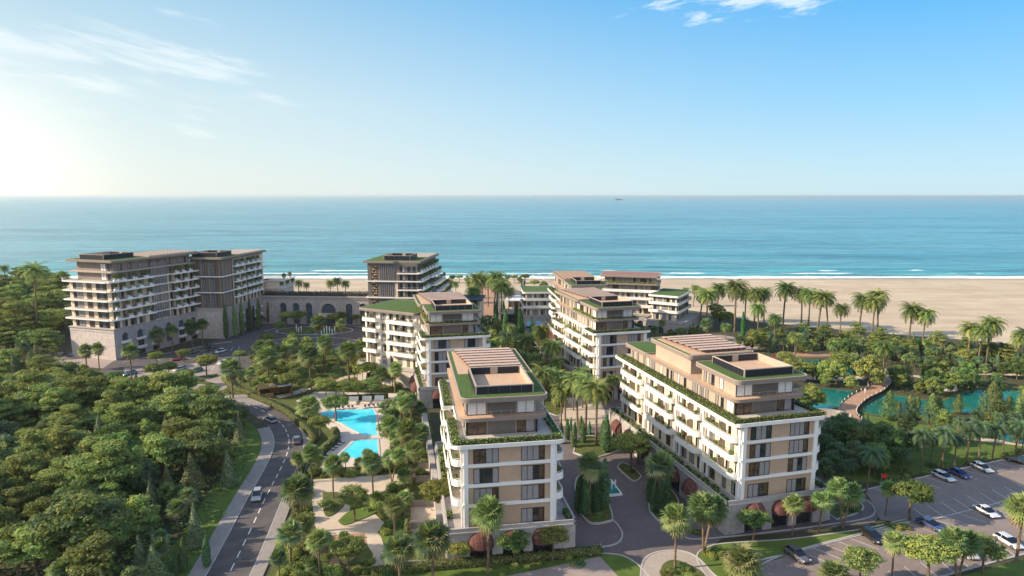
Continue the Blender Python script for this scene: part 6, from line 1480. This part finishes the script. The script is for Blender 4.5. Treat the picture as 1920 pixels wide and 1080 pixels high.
# cabanas and sunbeds
for i, (px, py) in enumerate(((636, 759), (661, 758), (686, 757), (709, 756))):
    c = G(px, py); r = empty('cabana', (c[0], c[1], 0), '%s of four pool cabanas from the left, white backrest and beige platform' % ORD[i], 'cabana', 'cabanas beside the pool')
    m = MB(Fr(c[0], c[1], R(-3))); m.box(-1.5, -1.2, .1, 1.5, 1.1, .5, 'deck_stone'); m.build('platform', r)
    m = MB(Fr(c[0], c[1], R(-3))); m.box(-1.3, -1.1, .51, 1.3, .9, .68, 'cream'); m.build('mattress', r)
    m = MB(Fr(c[0], c[1], R(-3))); m.add([(-1.4, .9, .5), (1.4, .9, .5), (1.4, 1.5, 1.9), (-1.4, 1.5, 1.9), (-1.4, 1.05, .5), (1.4, 1.05, .5), (1.4, 1.65, 1.9), (-1.4, 1.65, 1.9)], [(0, 1, 2, 3), (7, 6, 5, 4), (3, 2, 6, 7), (0, 3, 7, 4), (1, 5, 6, 2)], 'white'); m.build('backrest', r)
def lounger_proto():
    r = empty('sun_lounger', (0, 0, 0), 'x', 'sun lounger'); m = MB(); m.box(-.32, -.95, .28, .32, .3, .36, 'metal_dark'); m.build('seat', r)
    m = MB(); m.add([(-.32, .3, .28), (.32, .3, .28), (.32, .95, .72), (-.32, .95, .72), (-.32, .3, .36), (.32, .3, .36), (.32, .93, .80), (-.32, .93, .80)], [(3, 2, 1, 0), (4, 5, 6, 7), (0, 4, 7, 3), (1, 2, 6, 5), (2, 3, 7, 6)], 'metal_dark'); m.build('backrest', r)
    for x in (-.28, .22):
        for y in (-.85, .2): m = MB(); m.box(x, y, 0, x+.06, y+.06, .28, 'metal_dark'); m.build('leg', r)
    m = MB(); m.box(-.29, -.9, .361, .29, -.1, .44, 'pot_white'); m.build('towel', r)
    reg(r); return r
LP_ = lounger_proto(); first_l = True
for i, (px, py, rz) in enumerate([(635, 768, 0), (642, 768, 0), (653, 767, 0), (660, 767, 0), (684, 766, 0), (691, 765, 0), (700, 764, 0), (708, 764, 0), (715, 764, 0), (640, 831, 1.2), (634, 835, 1.2), (627, 840, 1.2), (621, 844, 1.2), (612, 855, 1.2), (607, 860, 1.2)]):
    c = G(px, py); lab = 'dark sun lounger, %s from the left along the top of the big pool' % ORD[i] if i < 9 else 'dark sun lounger by the lower hedge, %s from the far end' % ORD[i-9]
    if first_l: LP_.location = (c[0], c[1], .1); LP_['label'] = lab; LP_['group'] = 'sun loungers round the pools'; LP_.rotation_euler = (0, 0, rz); first_l = False
    else: dup(LP_, (c[0], c[1], .1), rz, 1, lab, 'sun loungers round the pools')
m = MB(); 
# fountain jets
for i, (px, py, h) in enumerate(((608, 626, 3.2), (613, 628, 4.2), (618, 627, 3.6), (623, 629, 3.0), (628, 626, 3.6), (603, 629, 2.6), (556, 622, 3.4), (560, 624, 2.6), (565, 622, 2.8))):
    c = G(px, py); m = MB(); m.tube((c[0], c[1], .2), (c[0], c[1], h*.8), .14, .22, 'spray', 6); m.tube((c[0], c[1], h*.8), (c[0], c[1], h), .22, .03, 'spray', 6)
    tag(m.build('fountain_jet', loc=(c[0], c[1], 0)), 'white water jet, %s' % ('%s of six over the oval forecourt basin' % ORD[i] if i < 6 else '%s of three in the planting left of the basin' % ORD[i-6]), 'fountain jet', 'fountain jets on the forecourt')
c = G(1147, 921)
for i in range(2):
    m = MB(); m.tube((c[0]+i*.8, c[1]+i*.6, .5), (c[0]+i*.8, c[1]+i*.6, 1.9), .12, .2, 'spray', 6); m.tube((c[0]+i*.8, c[1]+i*.6, 1.9), (c[0]+i*.8, c[1]+i*.6, 2.3), .2, .03, 'spray', 6)
    tag(m.build('fountain_jet', loc=(c[0]+i*.8, c[1]+i*.6, .5)), 'white water jet in the small plaza basin, %s one' % ('left', 'right')[i], 'fountain jet', 'jets in the plaza basin')
# ------------------------------------------------------------------ cars
def car_proto(kind, colm):
    r = empty('parked_car', (0, 0, 0), 'x', 'car'); L = 2.35 if kind != 'suv' else 2.3; W = .93; hb = .78 if kind != 'suv' else .95; hr = 1.42 if kind != 'suv' else 1.66
    side = [(-L, .38), (-L-.02, .62), (-L+.12, hb-.02), (-L+.6, hb+.04), (L-1.15, hb+.03), (L-.35, hb-.12), (L-.02, hb-.26), (L, .38), (L-.2, .24), (-L+.2, .24)]
    sts = [(-W, .90, .06), (-W+.05, .985, .01), (-W*.5, 1.0, 0), (W*.5, 1.0, 0), (W-.05, .985, .01), (W, .90, .06)]
    m = MB(); n = len(side); V = []
    for y, k, d in sts:
        for x, z in side: V.append((x*k, y, .24+(z-.24)*(k if z > .4 else 1)+(0)))
    fs = []
    for j in range(len(sts)-1):
        for i in range(n): fs.append((j*n+i, (j+1)*n+i, (j+1)*n+(i+1) % n, j*n+(i+1) % n))
    fs.append(tuple(range(n))); fs.append(tuple((len(sts)-1)*n+i for i in reversed(range(n)))); m.add(V, fs, colm); m.build('body', r, True)
    # greenhouse: glass band and painted roof
    rear, front = (-L+.42 if kind == 'sedan' else -L+.2, L-1.05); tr_, tf = (-L+1.45 if kind == 'sedan' else -L+.75), L-2.15
    m = MB(); zb = hb+.02; g = [(rear, -.80, zb), (front, -.80, zb), (front, .80, zb), (rear, .80, zb), (tr_, -.62, hr-.07), (tf, -.62, hr-.07), (tf, .62, hr-.07), (tr_, .62, hr-.07)]
    m.add(g, [(0, 1, 5, 4), (1, 2, 6, 5), (2, 3, 7, 6), (3, 0, 4, 7)], 'car_glass'); m.build('window', r)
    m = MB(); q = [(tr_-.05, -.64), (tf+.05, -.64), (tf+.05, .64), (tr_-.05, .64)]; m.prism(q, hr-.08, hr-.045, colm); m.prism([(x*.93-.03, y*.86) for x, y in q], hr-.045, hr-.02, colm); m.build('roof', r)
    m = MB()
    for sy in (-1, 1):
        for x in ((tr_+tf)/2-.1,): m.tube((x, sy*.805, zb), (x, sy*.63, hr-.07), .05, .045, colm, 4)
    m.build('pillar', r)
    for x in (-L+.85, L-.88):
        for sy in (-1, 1):
            m = MB(); m.tube((x, sy*.72, .34), (x, sy*.96, .34), .34, .34, 'tyre', 16); w_ = m.build('wheel', r); m = MB(); m.tube((x, sy*.955, .34), (x, sy*.975, .34), .22, .20, 'rim', 10); m.build('rim', w_)
    for sy in (-1, 1):
        m = MB(); m.box(L-.22, sy*.55, hb-.34, L+.015, sy*.84, hb-.2, 'headlight'); m.build('headlight', r)
        m = MB(); m.box(-L-.03, sy*.5, hb-.25, -L+.1, sy*.86, hb-.1, 'taillight'); m.build('tail_light', r)
        m = MB(); m.box(L-1.55, sy*.93, hb, L-1.35, sy*1.05, hb+.14, colm); m.build('wing_mirror', r)
    reg(r); return r
CARS = {}
def car(kind, cm, rear, front, label, name='parked_car', group='cars parked in the lots', z=.13):
    a, b = G(*rear), G(*front); c = ((a[0]+b[0])/2, (a[1]+b[1])/2); rz = math.atan2(b[1]-a[1], b[0]-a[0])
    k = (kind, cm)
    if k not in CARS:
        CARS[k] = car_proto(kind, cm); r = CARS[k]; r.location = (c[0], c[1], z); r.rotation_euler = (0, 0, rz); r['label'] = label; r['group'] = group; r.name = name
    else: r = dup(CARS[k], (c[0], c[1], z), rz, 1, label, group, name=name)
    r['category'] = 'car'
g_road = 'cars driving on the curved road'
car('suv', 'car_silver', (486, 922), (479, 947), 'silver car driving towards the camera in the left lane of the road', 'moving_car', g_road, .11)
car('suv', 'car_silver', (517, 796), (497, 787), 'silver-grey car on the outside of the road bend', 'moving_car', g_road, .11)
car('suv', 'car_grey', (557, 838), (556, 822), 'dark grey car on the road beside the pool garden hedge', 'moving_car', g_road, .11)
car('sedan', 'car_white', (418, 765), (399, 759), 'white car on the road below the forecourt entrance', 'moving_car', g_road, .11)
for (k, cm, a, b, lab) in [
    ('sedan', 'car_red', (346, 675), (322, 677), 'red car in the shaded forecourt car park'),
    ('hatch', 'car_white', (424, 658), (404, 664), 'white car near the far end of the forecourt car park'),
    ('hatch', 'car_teal', (254, 700), (232, 706), 'teal car leftmost in the forecourt car park'),
    ('hatch', 'car_silver', (347, 692), (327, 698), 'silver car in the middle of the sunlit forecourt bays'),
    ('hatch', 'car_teal', (317, 711), (295, 717), 'blue-grey car behind the small round trees by the road'),
    ('hatch', 'car_black', (356, 716), (334, 721), 'black car beside the planted island near the road'),
    ('sedan', 'car_black', (392, 683), (375, 687), 'black car just behind the single round forecourt tree'),
    ('sedan', 'car_white', (428, 680), (412, 685), 'white car by the palms at the garden edge of the forecourt'),
    ('hatch', 'car_green', (376, 695), (361, 700), 'olive green car right of the silver one in the forecourt'),
    ('hatch', 'car_black', (404, 655), (388, 659), 'black car in the far shaded forecourt bays, nearer the front'),
    ('sedan', 'car_black', (398, 650), (384, 653), 'black car farthest back in the forecourt bays'),
    ('sedan', 'car_grey', (371, 660), (356, 664), 'grey car by the long planted strip beside the hotel'),
    ('suv', 'car_grey', (1482, 1038), (1507, 1056), 'bronze-grey car in the lower car park bays, nearest the plaza'),
    ('suv', 'car_black', (1622, 1003), (1648, 1021), 'black car in the upper corner of the lower car park bays'),
    ('sedan', 'car_blue', (1725, 979), (1763, 998), 'dark blue car at the left end of the middle bays'),
    ('sedan', 'car_white', (1829, 953), (1869, 975), 'white saloon in the middle bays right of the dark blue car'),
    ('hatch', 'car_white', (1872, 1010), (1910, 1032), 'white hatchback in the lower right bays beside the tall palm'),
    ('suv', 'car_white', (1800, 1030), (1822, 1050), 'white car half hidden by the fan palm at the bottom right'),
    ('hatch', 'car_white', (1753, 891), (1784, 905), 'white car leftmost in the upper row of bays'),
    ('sedan', 'car_blue', (1779, 884), (1815, 900), 'blue car between two white ones in the upper row'),
    ('hatch', 'car_white', (1825, 874), (1857, 889), 'white car right of the blue one in the upper row'),
    ('sedan', 'car_black', (1892, 864), (1925, 872), 'dark car at the far right end of the upper row'),
    ('suv', 'car_white', (52, 604), (72, 601), 'pale car behind the trees left of the hotel, left one'),
    ('suv', 'car_grey', (82, 602), (102, 600), 'grey car behind the trees left of the hotel, right one'),
    ('sedan', 'car_grey', (118, 668), (136, 668), 'dark car at the left foot of the left hotel tower')]:
    car(k, cm, a, b, lab)
# ------------------------------------------------------------------ people, flags, ship, beach parasols, rocks
def person(x, y, z, rz, shirt, trousers, label):
    me = bpy.data.meshes.new('body'); V = [(0, 0, .95), (0, 0, 1.15), (0, .01, 1.42), (0, 0, 1.52), (0, .0, 1.66), (.09, 0, .9), (.10, .03, .5), (.10, -.02, .08), (.10, .12, .04), (-.09, 0, .9), (-.10, -.05, .5), (-.10, -.12, .08), (-.10, .02, .04), (.19, 0, 1.40), (.24, -.02, 1.12), (.23, .08, .88), (-.19, 0, 1.40), (-.24, .02, 1.12), (-.23, .10, .88)]
    E_ = [(0, 1), (1, 2), (2, 3), (3, 4), (0, 5), (5, 6), (6, 7), (7, 8), (0, 9), (9, 10), (10, 11), (11, 12), (2, 13), (13, 14), (14, 15), (2, 16), (16, 17), (17, 18)]
    me.from_pydata(V, E_, []); o = bpy.data.objects.new('person', me); col.objects.link(o); md = o.modifiers.new('s', 'SKIN'); sk = me.skin_vertices[0].data
    RR = [.13, .14, .15, .06, .10, .09, .06, .045, .035, .09, .06, .045, .035, .06, .045, .03, .06, .045, .03]
    for i, q in enumerate(RR): sk[i].radius = (q, q*.8)
    sk[0].use_root = True; o.modifiers.new('b', 'SUBSURF').levels = 1
    dg = bpy.context.evaluated_depsgraph_get(); m2 = bpy.data.meshes.new_from_object(o.evaluated_get(dg)); bpy.data.objects.remove(o)
    for mm in (shirt, trousers, 'skin', 'hair'): m2.materials.append(MATS[mm])
    for p in m2.polygons: zc = p.center.z; p.material_index = 1 if zc < .98 else (0 if zc < 1.47 and not (abs(p.center.x) > .2 and zc < 1.1) else (2 if zc < 1.68 else 3)); p.use_smooth = True
    o = bpy.data.objects.new('person', m2); col.objects.link(o); o.location = (x, y, z); o.rotation_euler = (0, 0, rz); tag(o, label, 'person'); return o
c = BC[int(len(BC)*.62)]; person(c[0]-.5, c[1], 1.0, 2.6, 'cloth', 'cloth', 'person in white walking across the curved footbridge')
c = G(1010, 642); person(c[0], c[1], .1, .5, 'cloth_dark', 'cloth_dark', 'person in dark clothes on the plaza between the middle blocks')
c = G(912, 570); person(c[0], c[1], .1, 3, 'cloth', 'cloth_dark', 'person with white top walking on the brick promenade')
c = G(716, 800); person(c[0], c[1], .1, 1.3, 'skin', 'cloth_dark', 'bather standing on the pale deck right of the big pool')
for i, (px, py, h, m_, lab) in enumerate(((1650, 925, 4.2, 'red', 'red flag on a thin pole above the car park corner'), (1447, 684, 3.6, 'red', 'red flag on a thin pole near the pond terrace'))):
    c = G(px, py); r = empty('flag', (c[0], c[1], 0), lab, 'flag'); m = MB(); m.tube((c[0], c[1], 0), (c[0], c[1], h), .05, .04, 'rail', 6); m.build('pole', r)
    m = MB(); q = [(c[0]+.06+i_*.22, c[1]+.06*math.sin(i_*1.7)) for i_ in range(6)]; m.wall(q, h-.95, h-.1, .02, m_); m.build('cloth', r)
# lifted mats in the play area
for px, py, mm, lab in ((1376, 652, 'yellow_mat', 'yellow play surface patch on the pale paving'), (1402, 658, 'pink_mat', 'pink play surface patch on the pale paving')):
    c = G(px, py); m = MB(); m.prism(ell(c, 2.6, 1.8, 20, .3), .1, .16, mm); tag(m.build('play_surface', loc=c+(0,)), lab, 'play surface')
sx = (1157-960)/1213; SY = 9000.0; sxp = sx*SY*1.01
r = empty('ship', (sxp, SY, -1.2), 'small dark ship on the horizon of the sea', 'ship'); FS = Fr(sxp-50, SY, R(2))
m = MB(FS); m.prism([(0, 0), (88, -2), (104, 8), (88, 18), (0, 16)], -2, 10, 'metal_dark'); m.build('hull', r); m = MB(FS); m.box(8, 3, 10.01, 30, 13, 24, 'car_grey'); m.build('superstructure', r); m = MB(FS); m.box(36, 4, 10.01, 80, 12, 16, 'metal_dark'); m.build('deck_cargo', r); m = MB(FS); m.box(14, 6, 24.01, 18, 10, 30, 'metal_dark'); m.build('funnel', r)
pr = None
bp_ = [(952, 524), (962, 521), (975, 523), (988, 520), (1000, 522), (1012, 520), (1022, 524), (996, 528), (1008, 531), (1020, 529), (1032, 522), (966, 529), (1190, 523), (1180, 527), (710, 521), (1046, 520)]
bp_.sort(key=lambda t: t[0])
for i, (px, py) in enumerate(bp_):
    c = G(px, py); lab = 'pale straw beach parasol near the water, %s from the left' % ORD[i]
    if pr is None:
        pr = empty('beach_parasol', (c[0], c[1], .03), lab, 'parasol', 'beach parasols by the water'); m = MB(); n = 12
        V = [(0, 0, 2.7)]+[(1.7*math.cos(6.283*k/n), 1.7*math.sin(6.283*k/n), 2.1) for k in range(n)]; mb = MB(); mb.F = Fr(c[0], c[1]); mb.add([(x, y, z+.03) for x, y, z in V], [(0, 1+k, 1+(k+1) % n) for k in range(n)], 'path_tan'); mb.build('canopy', pr)
        mb = MB(Fr(c[0], c[1])); mb.tube((c[0], c[1], .03), (c[0], c[1], 2.6), .05, .05, 'pot_white', 6) if False else mb.box(-.05, -.05, .03, .05, .05, 2.6, 'pot_white'); mb.build('pole', pr); reg(pr)
    else: dup(pr, (c[0], c[1], .03), 0, 1, lab, 'beach parasols by the water')
rk = random.Random(4)
for i, (px, py, s) in enumerate(((1773, 732, 1.3), (1786, 729, 1.5), (1790, 732, 1.1), (1741, 737, .8))):
    c = G(px, py); V = []; m = MB(Fr(c[0], c[1]))
    for j in range(5):
        for k in range(8):
            a = 6.283*k/8; e = -.3+j*.42; q = s*rk.uniform(.75, 1.1); V.append((q*math.cos(a)*math.cos(e), q*math.sin(a)*math.cos(e)*.8, max(-.1, q*math.sin(e)*.8)))
    m.add(V, [(j*8+k, j*8+(k+1) % 8, (j+1)*8+(k+1) % 8, (j+1)*8+k) for j in range(4) for k in range(8)]+[tuple(32+k for k in range(8))], 'rock')
    tag(m.build('boulder', loc=(c[0], c[1], 0)), 'pale boulder on the far pond bank, %s from the left' % ORD[[1, 2, 3, 0][i]], 'boulder', 'pale boulders on the pond bank')
for i in range(2):
    c = G(1607+i*9, 671); r = empty('garden_chair', (c[0], c[1], .6), 'white garden chair on the pond terrace, %s one' % ('left', 'right')[i], 'chair', 'white chairs on the pond terrace'); F0 = Fr(c[0], c[1], .3)
    m = MB(F0); m.box(-.4, -.4, 1.0, .4, .4, 1.1, 'white'); m.build('seat', r); m = MB(F0); m.box(-.4, .3, 1.101, .4, .4, 2.0, 'white'); m.build('backrest', r)
    for x, y in ((-.38, -.38), (.3, -.38), (-.38, .3), (.3, .3)): m = MB(F0); m.box(x, y, .6, x+.08, y+.08, 1.0, 'white'); m.build('leg', r)
# ------------------------------------------------------------------ sea air
m = bpy.data.materials.new('haze'); m.use_nodes = True; nt = m.node_tree; nt.nodes.clear()
o_ = nt.nodes.new('ShaderNodeOutputMaterial'); pv = nt.nodes.new('ShaderNodeVolumePrincipled'); pv.inputs['Density'].default_value = 5.5e-5; pv.inputs['Color'].default_value = (.86, .97, 1.0, 1); pv.inputs['Anisotropy'].default_value = .3
nt.links.new(pv.outputs[0], o_.inputs['Volume']); MATS['haze'] = m
mb = MB(); mb.box(-70000, -600, -4, 70000, 70000, 66, 'haze'); hz = mb.build('haze'); hz['kind'] = 'stuff'; hz['label'] = 'thin bright sea haze'; hz['category'] = 'haze'
